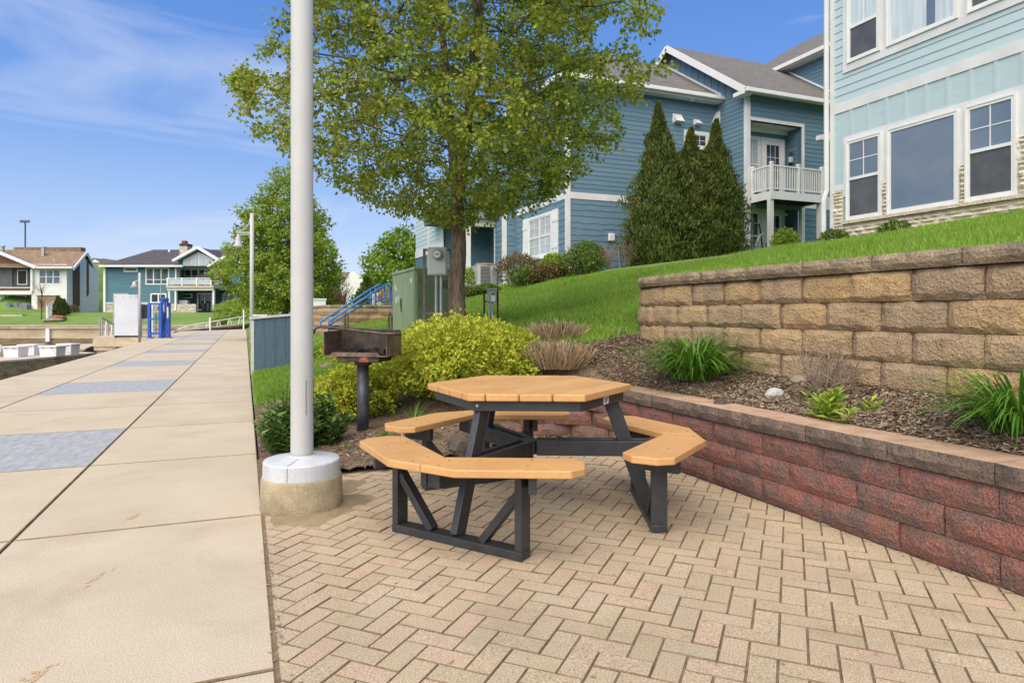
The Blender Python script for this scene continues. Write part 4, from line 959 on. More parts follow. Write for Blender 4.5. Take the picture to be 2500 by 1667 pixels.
def straps(name, label, loc, n_, length, width, m, seed, spread=1.0, droop=1.0, cat='plant', seg=6, group=None, base_r=.12, upr=.9, rnd0=(0, 1)):
    """arching strap leaves"""
    r_ = np.random.default_rng(seed); t = thing(name, loc, label, cat, group); V = []; F = []; rn = []
    for k in range(n_):
        a = r_.uniform(0, 6.283); ln = length * r_.uniform(.55, 1.1); b0 = r_.uniform(0, base_r); tilt = r_.uniform(.1, 1.0) * spread; w_ = width * r_.uniform(.7, 1.2)
        p = np.array([math.cos(a) * b0, math.sin(a) * b0, -.01]); d = np.array([math.cos(a) * math.sin(tilt * .6), math.sin(a) * math.sin(tilt * .6), math.cos(tilt * .6) * upr]); side = np.array([-math.sin(a), math.cos(a), 0.]) + r_.normal(0, .15, 3)
        b = len(V); st = ln / seg
        for q in range(seg + 1):
            ww = w_ * (1 - (q / seg) ** 2.2) * (.55 + .45 * min(1, q / 1.5)) + .0006
            V += [p - side * ww / 2, p + side * ww / 2]
            p = p + d / np.linalg.norm(d) * st; d = d + np.array([math.cos(a) * .12, math.sin(a) * .12, -.36]) * droop * r_.uniform(.6, 1.25)
        F += [(b + 2 * q, b + 2 * q + 1, b + 2 * q + 3, b + 2 * q + 2) for q in range(seg)]
        rn += [r_.uniform(*rnd0)] * seg
    V = np.array(V); V[:, 2] = np.maximum(V[:, 2], .004 + .01 * r_.uniform(0, 1, len(V)))
    nparr_mesh('foliage', V, np.array(F), m, np.array(rn), t); return t
def bedpos(px, py, zz=.62):
    p = on_z(px, py, zz); return (p.x, p.y, float(height(p.x, p.y)))
straps('daylily', 'full arching clump of daylily leaves in the bed before the tan wall end', bedpos(1695, 928, .66), 480, .72, .017, 'lily_leaf', 71, spread=1.25, base_r=.22, droop=.66)
straps('daylily', 'arching daylily clump with long leaves at the bright end of the raised bed', (lambda p: (p.x, p.y, float(height(p.x, p.y))))(on_x(2490, 1040, 3.72)), 330, .60, .016, 'lily_leaf', 72, spread=1.25, base_r=.16, droop=.7)
# lupin-like light green perennial
def leafy(name, label, loc, n_st, hh, ll, lw, m, seed, spread=.12, cat='plant', per=14):
    r_ = np.random.default_rng(seed); t = thing(name, loc, label, cat); P = []; D = []
    mb = MB()
    for q in range(n_st):
        a = r_.uniform(0, 6.283); b = r_.uniform(0, spread); c = np.array([math.cos(a) * b, math.sin(a) * b, 0]); h = hh * r_.uniform(.6, 1.1); e = c * 2.0 + [r_.normal(0, .03), r_.normal(0, .03), h * (1 - .5 * b / spread)]
        mb.tube([tuple(c - [0, 0, .03]), tuple(e)], .003, 4)
        for j in range(per):
            tt = (j + 1) / per; th = j * 2.4 + r_.uniform(0, .4); P.append(c + (e - c) * tt); D.append([math.cos(th), math.sin(th), .25 + .5 * tt])
    P = np.array(P); D = np.array(D); k = len(P); s_ = r_.uniform(.7, 1.2, k)
    leaves_mesh('foliage', P, D, unit(r_.normal(0, .25, (k, 3)) + [0, 0, 1]), ll * s_, lw * s_, m, r_.uniform(0, 1, k), t); part('stems', mb, m, t, world=False); return t
leafy('perennial', 'small fresh light green perennial against the pale capstones', bedpos(2030, 1020, .58), 17, .20, .085, .024, 'bright_leaf', 73, spread=.16)
leafy('sage_plant', 'dark green sage clump left of the white lamp pole', gpos(700, 1085, 5.75), 90, .56, .08, .03, 'sage_leaf', 74, spread=.14, per=15)
leafy('sage_plant', 'dark green sage clump right of the white lamp pole', gpos(790, 1050, 6.0), 60, .46, .09, .04, 'sage_leaf', 75, spread=.13, per=13)
t = thing('flower_spike', gpos(640, 1070, 5.75), 'single purple sage flower spike beside the promenade edge', 'flower')
part('stem', MB().tube([(0, 0, -.02), (-.01, 0, .16)], .003, 5), 'bark', t, world=False)
k = 60; pp = np.stack([-.01 + rng.normal(0, .006, k), rng.normal(0, .006, k), rng.uniform(.14, .27, k)], 1)
leaves_mesh('petals', pp, rdir(k) + [0, 0, .5], rdir(k), np.full(k, .02), np.full(k, .009), 'purple', rng.uniform(0, 1, k), t)
# dry cut ornamental grasses
def cutgrass(label, loc, n_, hh, r0, seed, group='cut ornamental grasses'):
    r_ = np.random.default_rng(seed); t = thing('cut_grass_clump', loc, label, 'ornamental grass', group); V = []; F = []; rn = []
    for k in range(n_):
        a = r_.uniform(0, 6.283); b = r0 * math.sqrt(r_.uniform(0, 1)); c = np.array([math.cos(a) * b * .95, math.sin(a) * b * .95, -.02]); h = hh * r_.uniform(.75, 1.08)
        e = c * (1.12) + np.array([math.cos(a) * b * .22, math.sin(a) * b * .22, h * (1 - .25 * (b / r0) ** 2)]) + r_.normal(0, 1, 3) * [.05, .05, .02]; w_ = .0045; th = r_.uniform(0, 3.14); s_ = np.array([math.cos(th), math.sin(th), 0]) * w_
        i = len(V); V += [c - s_, c + s_, e + s_, e - s_]; F.append((i, i + 1, i + 2, i + 3)); rn.append(r_.uniform(0, 1))
    nparr_mesh('stalks', np.array(V), np.array(F), 'straw', np.array(rn), t)
    k = 60; P = np.stack([r_.uniform(-r0, r0, k) * .8, r_.uniform(-r0, r0, k) * .8, np.zeros(k)], 1)
    leaves_mesh('new_shoots', P, unit(r_.normal(0, .25, (k, 3)) + [0, 0, 1]), rdir(k, r_), r_.uniform(.15, .35, k), np.full(k, .008), 'lily_leaf', r_.uniform(0, 1, k), t)
    return t
cutgrass('broad clump of cut straw-coloured ornamental grass behind the table', gpos(1352, 905, 7.3), 1700, .27, .38, 81)
cutgrass('smaller cut straw grass clump at the lawn edge', gpos(1365, 845, 8.0), 700, .22, .28, 82)
straps('grass_tuft', 'tall dark green iris-like shoots between the cut grass clumps', gpos(1345, 840, 7.95), 26, .4, .012, 'lily_leaf', 83, spread=.25, droop=.12, base_r=.08)
for (px, py, Y, n_, ln, lab, sd_) in ((1010, 1000, 6.3, 60, .38, 'wispy pale grass tuft in the mulch left of the table', 84), (1030, 1025, 5.9, 60, .26, 'spreading green weed in the mulch behind the bench', 85), (945, 1020, 6.1, 50, .14, 'small bright grass tuft beside the grill post', 86),
                                  (840, 1055, 5.75, 24, .12, 'tiny yellowish grass tuft behind the lamp footing', 87)):
    straps('grass_tuft', lab, gpos(px, py, Y), n_, ln, .007, 'lily_leaf', sd_, spread=1.5, droop=.5, base_r=.05, group='weeds in the mulch')
# dry dead shrub and its stones in the raised bed
g = bedpos(2020, 972, .66); t = thing('dead_shrub', g, 'tangled dead gray shrub in front of the tan wall', 'shrub'); r_ = np.random.default_rng(91); mb = MB()
for q in range(90):
    a = r_.uniform(0, 6.283); rr = r_.uniform(.06, .27); e = Vector((math.cos(a) * rr, math.sin(a) * rr, r_.uniform(.06, .40))); m1 = e * .5 + Vector(tuple(r_.normal(0, .03, 3)))
    mb.tube([(math.cos(a) * .03, math.sin(a) * .03, -.02), m1, e], [.006, .0045, .002], 4)
    for s2 in range(2):
        f3 = m1.lerp(e, r_.uniform(.2, .9)); mb.tube([f3, f3 + Vector(tuple(r_.normal(0, .045, 3))) + Vector((0, 0, .03))], [.003, .0015], 3)
part('twigs', mb, 'twig_dry', t, world=False)
g = gpos(1530, 900, 6.3)
t = thing('dead_shrub', g, 'sparse dead twigs beside the left end of the tan wall', 'shrub'); mb = MB()
for q in range(9):
    a = r_.uniform(0, 6.283); e = Vector((math.cos(a) * .22, math.sin(a) * .22, r_.uniform(.15, .55))); mb.tube([(0, 0, -.02), e * .5 + Vector(tuple(r_.normal(0, .05, 3))), e], [.007, .005, .002], 4)
part('twigs', mb, 'brown_twig', t, world=False)
def rock(name, label, loc, s_, m, seed, group=None):
    r_ = np.random.default_rng(seed); bm = bmesh.new(); bmesh.ops.create_icosphere(bm, subdivisions=2, radius=1)
    for v in bm.verts:
        v.co *= 1 + r_.uniform(-.22, .18); v.co.x *= s_[0]; v.co.y *= s_[1]; v.co.z *= s_[2]
    me_ = bpy.data.meshes.new(name); bm.to_mesh(me_); bm.free(); o = link(name, me_, None, m); o.location = loc; return tag(o, label, 'rock', group)
b_ = bedpos(1893, 958, .66); rock('rock', 'pale whitish rock in the wood chips', (b_[0], b_[1], b_[2] + .02), (.075, .06, .05), 'rock_white', 1)
b_ = bedpos(1760, 968, .62); rock('rock', 'dark rounded rock just behind the pale capstones', (b_[0], b_[1], b_[2] + .02), (.075, .06, .05), 'rock_dark', 2)
b_ = bedpos(1955, 952, .66); rock('rock', 'brown flat rock against the dead shrub', (b_[0], b_[1], b_[2] + .01), (.08, .07, .045), 'rock', 3)
b_ = gpos(1125, 1075, 5.75); rock('rock', 'brown boulder in the soil behind the bench', (b_[0], b_[1], b_[2] + .02), (.13, .12, .13), 'rock_dark', 4)
b_ = gpos(790, 930, 9.2); rock('rock', 'flat tan edging stone at the grass edge behind the lamp pole', (b_[0], b_[1], b_[2] + .02), (.16, .12, .06), 'rock', 5)
b_ = gpos(800, 860, 11.5); rock('rock', 'pale edging stone beyond the grill', (b_[0], b_[1], b_[2] + .02), (.15, .12, .07), 'rock', 6)
# ================================================================== house helpers
def FX(c): return lambda a, t, z: (c - t, a, z)          # wall in plane x=c facing -x, a runs along y
def FY(c): return lambda a, t, z: (a, c - t, z)          # wall in plane y=c facing -y, a runs along x
def wb(mb, F, a0, a1, z0, z1, t0, t1):
    return mb.prism([(a0, z0), (a1, z0), (a1, z1), (a0, z1)], lambda a, z, t: F(a, t, z), t0, t1)
def minus(a0, a1, z0, z1, holes):
    segs = [(a0, a1)]; zc = (z0 + z1) / 2
    for (h0, h1, g0, g1) in holes:
        if g0 < zc < g1:
            ns = []
            for s0, s1 in segs:
                if h0 > s0: ns.append((s0, min(s1, h0)))
                if h1 < s1: ns.append((max(s0, h1), s1))
            segs = [q for q in ns if q[1] - q[0] > .02]
    return segs
def siding(root, F, a0, a1, z0, z1, ex, m, holes=(), tb=.022, name='siding_board', limit=None):
    z = z0
    while z < z1 - .01:
        e = min(z + ex, z1)
        for s0, s1 in minus(a0, a1, z, e, holes):
            if limit:
                s0_, s1_ = limit(s0, s1, z, e)
                if s1_ - s0_ < .03: continue
                s0, s1 = s0_, s1_
            part(name, MB().prism([(0, z - .004), (tb, z - .004), (.008, e), (0, e)], lambda t, zz, a: F(a, t, zz), s0, s1), m, root)
        z = e
def shingles(root, F, a0, a1, z0, z1, ex, m, seed, holes=()):
    r_ = np.random.default_rng(seed); z = z0
    while z < z1 - .02:
        e = min(z + ex, z1); mb = MB()
        for s0, s1 in minus(a0, a1, z, e, holes):
            a = s0
            while a < s1 - .01:
                b = min(a + r_.uniform(.16, .42), s1); dz = r_.choice([0, .035, .045, .02]); tb = .024 + r_.uniform(-.002, .003)
                mb.prism([(0, z - .006 + dz), (tb, z - .006 + dz), (.009, e + .03), (0, e + .03)], lambda t, zz, q: F(q, t, zz), a, b - .0015); a = b
        if mb.v: part('shingle_course', mb, m, root)
        z = e
def window(root, F, a0, a1, z0, z1, glass, trim=.09, frame=.035, cols=1, rows=1, rail=None, low=None, grid_up=None, sill=False, trimm='white', nm='window', tdepth=.062):
    """trim boards + sash frame as one part; panes and muntins as sub-parts. a0<a1 outer trim edges"""
    mb = MB(); d = tdepth
    wb(mb, F, a0, a1, z1 - trim, z1, 0, d); wb(mb, F, a0, a1, z0, z0 + trim, 0, d)
    wb(mb, F, a0, a0 + trim, z0 + trim, z1 - trim, 0, d); wb(mb, F, a1 - trim, a1, z0 + trim, z1 - trim, 0, d)
    if sill: wb(mb, F, a0 - .03, a1 + .03, z0 - .05, z0 - .001, 0, d + .04)
    w = part(nm, mb, trimm, root); w['pt'] = d - .03
    b0, b1, y0, y1 = a0 + trim, a1 - trim, z0 + trim, z1 - trim
    fm = MB()
    wb(fm, F, b0, b1, y1 - frame, y1, 0, d - .012); wb(fm, F, b0, b1, y0, y0 + frame, 0, d - .012)
    wb(fm, F, b0, b0 + frame, y0 + frame, y1 - frame, 0, d - .012); wb(fm, F, b1 - frame, b1, y0 + frame, y1 - frame, 0, d - .012)
    cw = (b1 - b0) / cols
    for k in range(1, cols): wb(fm, F, b0 + k * cw - frame * .8, b0 + k * cw + frame * .8, y0 + frame, y1 - frame, 0, d - .010)
    if rail is not None: wb(fm, F, b0 + frame, b1 - frame, rail - frame * .6, rail + frame * .6, 0, d - .008)
    part('sash', fm, trimm, w)
    for k in range(cols):
        c0, c1 = b0 + k * cw + frame * .8, b0 + (k + 1) * cw - frame * .8
        if rail is None: wpan(w, F, c0, c1, y0 + frame, y1 - frame, glass, grid_up, trimm)
        else:
            wpan(w, F, c0, c1, rail + frame * .6, y1 - frame, glass, grid_up, trimm); wpan(w, F, c0, c1, y0 + frame, rail - frame * .6, low or glass, None if low else grid_up, trimm)
    return w
def wpan(w, F, c0, c1, z0, z1, glass, grid, trimm):
    pt = w['pt']
    part('pane', wb(MB(), F, c0, c1, z0, z1, 0, pt), glass, w)
    if grid:
        nc, nr = grid; mm = MB()
        for k in range(1, nc): wb(mm, F, c0 + (c1 - c0) * k / nc - .009, c0 + (c1 - c0) * k / nc + .009, z0, z1, pt, pt + .008)
        for k in range(1, nr): wb(mm, F, c0, c1, z0 + (z1 - z0) * k / nr - .009, z0 + (z1 - z0) * k / nr + .009, pt, pt + .0085)
        part('muntin', mm, trimm, w)

# ================================================================== pale aqua house (right)
XL = 12.3; F = FX(XL); PY = lambda px: on_x(px, 700, XL).y
yc = PY(2031)
aq = thing('aqua_house', (XL + 2, 7, 2.8), 'pale aqua house with white banded trim and stone base above the lawn', 'house')
Zb1 = on_x(2031, 261, XL).z; Zb0 = on_x(2031, 284, XL).z; Zl1 = on_x(2031, 457, XL).z; Zl0 = on_x(2031, 471, XL).z
part('wall', B(XL, XL + 8, -1, yc - .01, 1.8, 10.6), 'aqua_core', aq)
part('roof', MB().prism([(XL - .5, 10.6), (XL + 8.5, 10.6), (XL + 4, 13.2)], lambda a, z, t: (a, t, z), -1.4, yc + .4), 'roof_gray', aq)
lw0, lw1 = PY(2640), PY(2061)
lz1 = on_x(2061, 337, XL).z; lz0 = on_x(2069, 541, XL).z
uz0 = on_x(2059, 182, XL).z
siding(aq, F, -1, yc - .08, Zb1, 10.5, .178, 'aqua_siding', holes=[(PY(2640), PY(2061), uz0 + .02, 10.2)])
part('band_board', wb(MB(), F, -1, yc - .091, Zb0, Zb1, 0, .035), 'white_paint', aq)
part('panel', wb(MB(), F, -1, yc - .02, Zl1, Zb0, .001, .010), 'aqua_siding', aq)
sp = PY(2079.5) - PY(2121.5)
for k in range(-1, 13):
    y = PY(2079.5) - sp * k; z0 = lz1 if y < lw1 + .03 else Zl1
    if y < yc - .05: part('batten', wb(MB(), F, y - .032, y + .032, z0, Zb0, .010, .026), 'aqua_siding', aq)
part('ledge_board', wb(MB(), F, lw1, yc - .091, Zl0, Zl1, 0, .04), 'white_paint', aq)
part('corner_board', B(XL - .045, XL + .12, yc - .09, yc + .015, 2.4, 10.5), 'white_paint', aq)
part('downspout', MB().tube([(XL - .10, yc + .06, 10.4), (XL - .10, yc + .06, Zl0 + .05), (XL - .16, yc + .085, Zl0 - .18), (XL - .16, yc + .085, 2.5)], .055, 8), 'white_paint', aq)
part('trim_panel', wb(MB(), F, lw0, lw1, lz0 + .55, lz1, .001, .03), 'white_paint', aq)
def dh(a, b, z0, z1, up, low, rail, grid=(2, 2)):
    window(aq, F, b, a, z0, z1, up, trim=.035, frame=.05, rail=rail, low=low, grid_up=grid, tdepth=.075)
zt = lz1 - .10; zb = lz0 + .01
r1 = on_x(2076, 439, XL).z
dh(PY(2070), PY(2157), zb, zt, 'glass_blue', 'screen_mesh', r1)
window(aq, F, PY(2345), PY(2170), zb, zt, 'glass_blue', trim=.035, frame=.05, tdepth=.075)
dh(PY(2361), PY(2487), zb, zt, 'glass_blue', 'screen_mesh', r1)
# upper group
up1 = 10.1
mb = MB(); wb(mb, F, lw0, lw1, uz0, uz0 + .17, 0, .045); wb(mb, F, lw1 - .15, lw1, uz0 + .17, up1, 0, .045); wb(mb, F, lw0, lw1, up1, up1 + .15, 0, .045)
part('window_trim', mb, 'white_paint', aq)
part('trim_panel', wb(MB(), F, lw0, lw1 - .15, uz0 + .17, up1, .001, .02), 'white_paint', aq)
r2 = on_x(2075, 72, XL).z
dh(PY(2072), PY(2153), uz0 + .175, up1 - .03, 'curtain', 'screen_mesh', r2)
wp = window(aq, F, PY(2343), PY(2168), uz0 + .175, up1 - .03, 'curtain', trim=.035, frame=.05, tdepth=.075)
part('curtain_gap', wb(MB(), F, PY(2287), PY(2266), uz0 + .27, up1 - .2, .045, .049), 'glass_blue', wp)
dh(PY(2366), PY(2487), uz0 + .175, up1 - .03, 'curtain', 'screen_mesh', r2)
# ledger stones
def stone_mesh(seed):
    me_ = rough_block('stone', seed, 1, .06, 1, .028, nx=4, nz=2, rnd_edge=.012); me_.materials.append(MAT['stone_ledge']); return me_
SM = [stone_mesh(300 + k) for k in range(6)]
def ledger(root, a0, a1, z0, z1, seed):
    r_ = np.random.default_rng(seed); z = z0
    while z < z1 - .012:
        h = min(r_.uniform(.055, .115), z1 - z)
        a = a0 + r_.uniform(-.2, 0)
        while a < a1 - .01:
            ln = r_.uniform(.16, .52); s0, s1 = max(a, a0), min(a + ln, a1)
            if s1 - s0 > .02:
                o = link('stone', SM[int(r_.integers(6))], root); o.rotation_euler = (0, 0, -math.pi / 2)
                o.location = Vector((XL - .045 + r_.uniform(-.012, .012), (s0 + s1) / 2, z)) - org(root); o.scale = (s1 - s0 - .006, 1, h - .006)
            a += ln
        z += h
part('stone_backing', wb(MB(), F, PY(2570), yc - .092, 2.3, lz0 - .061, .001, .03), 'stone_ledge', aq); part('stone_backing', wb(MB(), F, lw1 + .001, yc - .092, lz0 - .06, Zl0 - .001, .001, .03), 'stone_ledge', aq)
ledger(aq, lw1 + .0, yc - .06, 2.5, Zl0, 5)
ledger(aq, PY(2570), lw1, 2.75, lz0 - .06, 6)
for (pa, pb) in ((2345, 2361), (2157, 2170)):
    ledger(aq, PY(pb) + .01, PY(pa) - .01, lz0, lz0 + .72, 7 + pa)
ledger(aq, PY(2570), PY(2489), lz0, lz0 + 1.0, 9)
part('stone_sill', wb(MB(), F, PY(2570), lw1, lz0 - .06, lz0 + .004, .0, .11), 'stone_ledge', aq)

# ================================================================== blue house
bh = thing('blue_house', (15, 23, 2.6), 'blue lap-sided house with gray shingle roof, white trim and white balcony', 'house')
EX = .163
YS = 20.7; XG = 16.9; XA = 10.46; YB = 19.05; XR = 22.0; XB = 9.9
zb0, zb1 = 5.29, 5.52
# -- side wall (faces the camera)
Fs = FY(YS)
part('wall', B(XA, XG + .5, YS, 29.9, 1.8, 9.3), 'blue_core', bh)
wx0, wx1 = on_y(1669, 340, YS).x, on_y(1729, 340, YS).x; wz1, wz0 = on_y(1669, 318, YS).z, on_y(1669, 362, YS).z
siding(bh, Fs, XA + .05, XG - .002, zb1, 9.3, EX, 'blue_siding')
shingles(bh, Fs, XA + .05, XG - .002, 2.3, zb0, .215, 'blue_siding', 3)
part('band_board', wb(MB(), Fs, XA + .112, XG - .003, zb0, zb1, 0, .035), 'white_paint', bh)
window(bh, Fs, wx0, wx1, wz0, wz1, 'glass_dark', trim=.13, frame=.025, grid_up=(3, 2))
part('corner_board', B(XA - .035, XA + .11, YS - .035, YS + .11, 2.2, 9.3), 'white_paint', bh)
def hood(name, px0, py0, px1, py1, ax):
    p0 = on_y(px0, py0, YS) if ax == 'y' else on_x(px0, py0, XG); p1 = on_y(px1, py1, YS) if ax == 'y' else on_x(px1, py1, XG)
    if ax == 'y':
        a0, a1 = p0.x, p1.x; Fh = Fs
    else:
        a0, a1 = p1.y, p0.y; Fh = FX(XG)
    mb = MB().prism([(.0, p0.z), (.05, p0.z), (.26, p1.z), (0, p1.z)], lambda t, z, a: Fh(a, t, z), a0, a1)
    hd = part(name, mb, 'white', bh); part('flange', wb(MB(), Fh, a0 - .03, a1 + .03, p1.z - .03, p0.z + .03, 0, .03), 'white', hd)
hood('vent_hood', 1643, 280, 1662, 301, 'y'); hood('vent_hood', 1694, 294, 1706, 306, 'y'); hood('vent_hood', 1742, 280, 1758, 301, 'x')
# meter-like box and conduits on the shingles
q = on_y(1490, 580, YS); bx_ = part('utility_box', B(q.x - .12, q.x + .12, YS - .14, YS - .03, q.z - .14, q.z + .14), 'white', bh, bevel=.03)
part('conduit', MB().tube([(q.x, YS - .06, q.z - .14), (q.x + .12, YS - .06, q.z - .26), (q.x + .28, YS - .06, q.z - .32), (q.x + .36, YS - .06, q.z - 1.0), (q.x + .38, YS - .05, q.z - 1.6)], .022, 6), 'galv', bh)
part('conduit', MB().tube([(q.x - .36, YS - .05, q.z - .36), (q.x - .33, YS - .05, q.z - .6)], .018, 6), 'galv', bh)
# -- face toward the water with the window (faces -x), goes away from the camera
Fa = FX(XA)
siding(bh, Fa, YS + .05, 29.8, zb1, 9.3, EX * 1.5, 'blue_siding')
shingles(bh, Fa, YS + .05, 25.4, 2.2, zb0, .215, 'blue_siding', 4)
part('band_board', wb(MB(), Fa, YS + .1, 29.8, zb0, zb1, 0, .03), 'white_paint', bh)
w0, w1 = on_x(1352, 560, XA).y, on_x(1290, 560, XA).y; wt, wbz = on_x(1335, 520, XA).z, on_x(1335, 627, XA).z
window(bh, Fa, w0 + .05, w1 - .05, wbz, wt, 'glass_blind', trim=.09, frame=.05, cols=2, rail=(wt + wbz) / 2 - .02, sill=True, grid_up=(2, 2))
for (s0, s1) in ((w0 - .42, w0 + .03), (w1 - .03, w1 + .45)):
    sh = part('shutter', wb(MB(), Fa, s0, s1, wbz, wt + .02, .02, .05), 'white', bh)
    for zz in (wbz + .25, wt - .42): part('shutter_rail', wb(MB(), Fa, s0, s1, zz, zz + .13, .05, .07), 'white', sh)
# -- jog, entry porch and far wing
part('wall', B(XB, XA + .6, 25.4, 26.4, 1.8, 5.6), 'blue_core', bh)
shingles(bh, FY(25.4), XB + .1, XA, 2.1, zb0, .215, 'blue_siding', 8)
shingles(bh, FX(XB), 25.5, 26.4, 2.1, zb0, .215, 'blue_siding', 9)
part('corner_board', B(XB - .03, XB + .13, 25.36, 25.52, 2.0, 5.6), 'white_paint', bh)
part('corner_board', B(XB - .03, XB + .08, 26.34, 26.45, 2.0, 5.2), 'white_paint', bh)
part('wall', B(8.2, 11.5, 28.6, 29.6, 1.8, 5.4), 'blue_core', bh)
shingles(bh, FY(28.6), 8.3, 11.2, 2.0, 5.0, .215, 'blue_siding', 10)
q = on_y(1127, 620, 28.6); part('porch_door', wb(MB(), FY(28.6), q.x - .5, q.x + .15, 2.1, 4.5, .03, .06), 'white', bh)
q = on_y(1142, 600, 26.5); part('porch_post', B(q.x - .1, q.x + .1, 26.4, 26.6, 1.9, 5.2), 'white_paint', bh)
part('porch_beam', B(8.2, XB, 26.4, 26.62, 4.95, 5.25), 'white_paint', bh)
part('porch_roof', MB().prism([(26.1, 5.25), (29.5, 5.25), (29.5, 6.3)], lambda a, z, t: (t, a, z), 7.6, XA - .03), 'roof_gray', bh)
part('wall', B(8.2, 11.5, 28.7, 33.5, 1.6, 7.2), 'blue_core', bh)
siding(bh, FX(8.2), 28.4, 33.5, 4.45, 7.2, EX * 1.3, 'aqua_siding')
part('band_board', wb(MB(), FX(8.2), 28.35, 33.5, 4.1, 4.45, 0, .04), 'white_paint', bh)
part('corner_board', B(8.15, 8.3, 30.85, 31.0, 1.6, 7.2), 'white_paint', bh)
# -- hip roof over the side block
RZ = 9.5; RY0 = 20.28; RY1 = 24.2; RYB = 28.4; RX0 = 10.05; RIDGE = 12.04; HX_ = 13.95
part('roof', MB().add([(RX0, RY0, RZ), (XG, RY0, RZ), (XG, RYB + 2, RZ), (RX0, RYB + 2, RZ), (HX_, RY1, RIDGE), (XG, RY1, RIDGE), (HX_, RYB, RIDGE), (XG, RYB, RIDGE),
                       (RX0, RY0, RZ - .05), (XG, RY0, RZ - .05), (XG, RYB + 2, RZ - .05), (RX0, RYB + 2, RZ - .05)],
                      [(0, 1, 5, 4), (0, 4, 6, 3), (4, 5, 7, 6), (3, 6, 7, 2), (8, 11, 10, 9), (0, 8, 9, 1), (0, 3, 11, 8), (1, 9, 10, 2, 7, 5), (3, 2, 10, 11)]), 'roof_gray', bh)
part('soffit', B(RX0 + .02, XG - .003, RY0 + .02, YS, 9.30, 9.36), 'white', bh)
part('gutter', B(RX0 - .06, XG - .0, RY0 - .11, RY0 + .019, RZ - .14, RZ + .005), 'white', bh, bevel=.02)
part('fascia', B(RX0, XG - .004, RY0 + .02, RY0 + .045, 9.361, 9.449), 'white', bh)
part('gutter', B(RX0 - .12, RX0 - .001, RY0, 29.8, RZ - .14, RZ + .004), 'white', bh)
q = on_y(1690, 240, RY0 + .2); part('soffit_lamp', MB().lathe([(.09, 9.24), (.13, 9.30)], (q.x, q.y, 0), 10), 'white', bh)
# -- gable block: end wall in plane x=XG (faces -x)
GE, GR, GZE, GZR = 18.85, 23.4, 9.42, 12.55
sl = (GZR - GZE) / (GR - GE)
Fg = FX(XG)
part('wall', MB().prism([(YB + .002, 1.9), (27.5, 1.9), (27.5, GZE + .05), (GR, GZR - .12), (YB + .002, GZE + .04)], lambda a, z, t: (t, a, z), XG + .003, XG + .2), 'blue_core', bh)
siding(bh, Fg, YB + .08, YS, 2.3, 9.45, EX, 'blue_siding')
# board and batten gable above the hip roof
zA = lambda y: RZ + (y - RY0) * (RIDGE - RZ) / (RY1 - RY0)
zG = lambda y: GZE + (y - GE) * sl - .10
part('gable_panel', MB().prism([(YB + .1, 9.45), (YS, 9.45), (YS + .1, zA(YS) + .02), (RY1, RIDGE + .02), (RY1, zG(GR - .3)), (GR, zG(GR)), (YB + .1, zG(YB + .1))], lambda a, z, t: (XG - t, a, z), .001, .012), 'blue_siding', bh)
y = YB + .35
while y < RY1:
    z0 = 9.45 if y < YS else zA(y) + .05
    z1 = zG(y) if y < GR else zG(2 * GR - y)
    if z1 > z0 + .05: part('batten', wb(MB(), Fg, y - .025, y + .025, z0, z1, .012, .034), 'blue_siding', bh)
    y += .40
part('flashing', MB().beam((XG - .03, RY0 + .1, RZ + .10), (XG - .03, RY1, RIDGE + .06), .035, .07, side=(1, 0, 0)), 'white', bh)
# -- front of gable block (plane y=YB, faces the camera) with balcony opening
Fb = FY(YB)
ox0, ox1 = 17.12, 19.52; oz1 = 8.30; fl2 = 5.55; lowtop = 5.15
BX1 = 25.0
for (a0, a1, z0, z1) in ((ox1, BX1, 1.9, 9.3), (XG + .003, ox1, oz1, 9.3), (XG + .003, ox1, lowtop, fl2 - .02)):
    part('wall', B(a0, a1, YB, YB + .15, z0, z1), 'blue_core', bh)
siding(bh, Fb, XG + .14, 21.98, fl2 + .2, 9.3, EX, 'blue_siding', holes=[(XG, ox1 + .1, fl2, oz1 + .1)])
shingles(bh, Fb, ox1 + .12, 21.98, 2.6, lowtop + .1, .215, 'blue_siding', 12)
part('band_board', wb(MB(), Fb, ox1 + .12, 21.9, lowtop + .1, fl2 + .2, 0, .03), 'white_paint', bh)
part('corner_board', B(XG - .035, XG + .15, YB - .04, YB + .10, 2.3, 9.3), 'white_paint', bh)
mb = MB(); wb(mb, Fb, XG + .151, ox1 + .12, oz1, oz1 + .12, 0, .035); wb(mb, Fb, ox1, ox1 + .12, fl2, oz1, 0, .035); part('opening_trim', mb, 'white_paint', bh)
part('porch_post', B(ox1 - .02, ox1 + .14, YB - .04, YB + .12, 2.6, lowtop + .1), 'white_paint', bh)
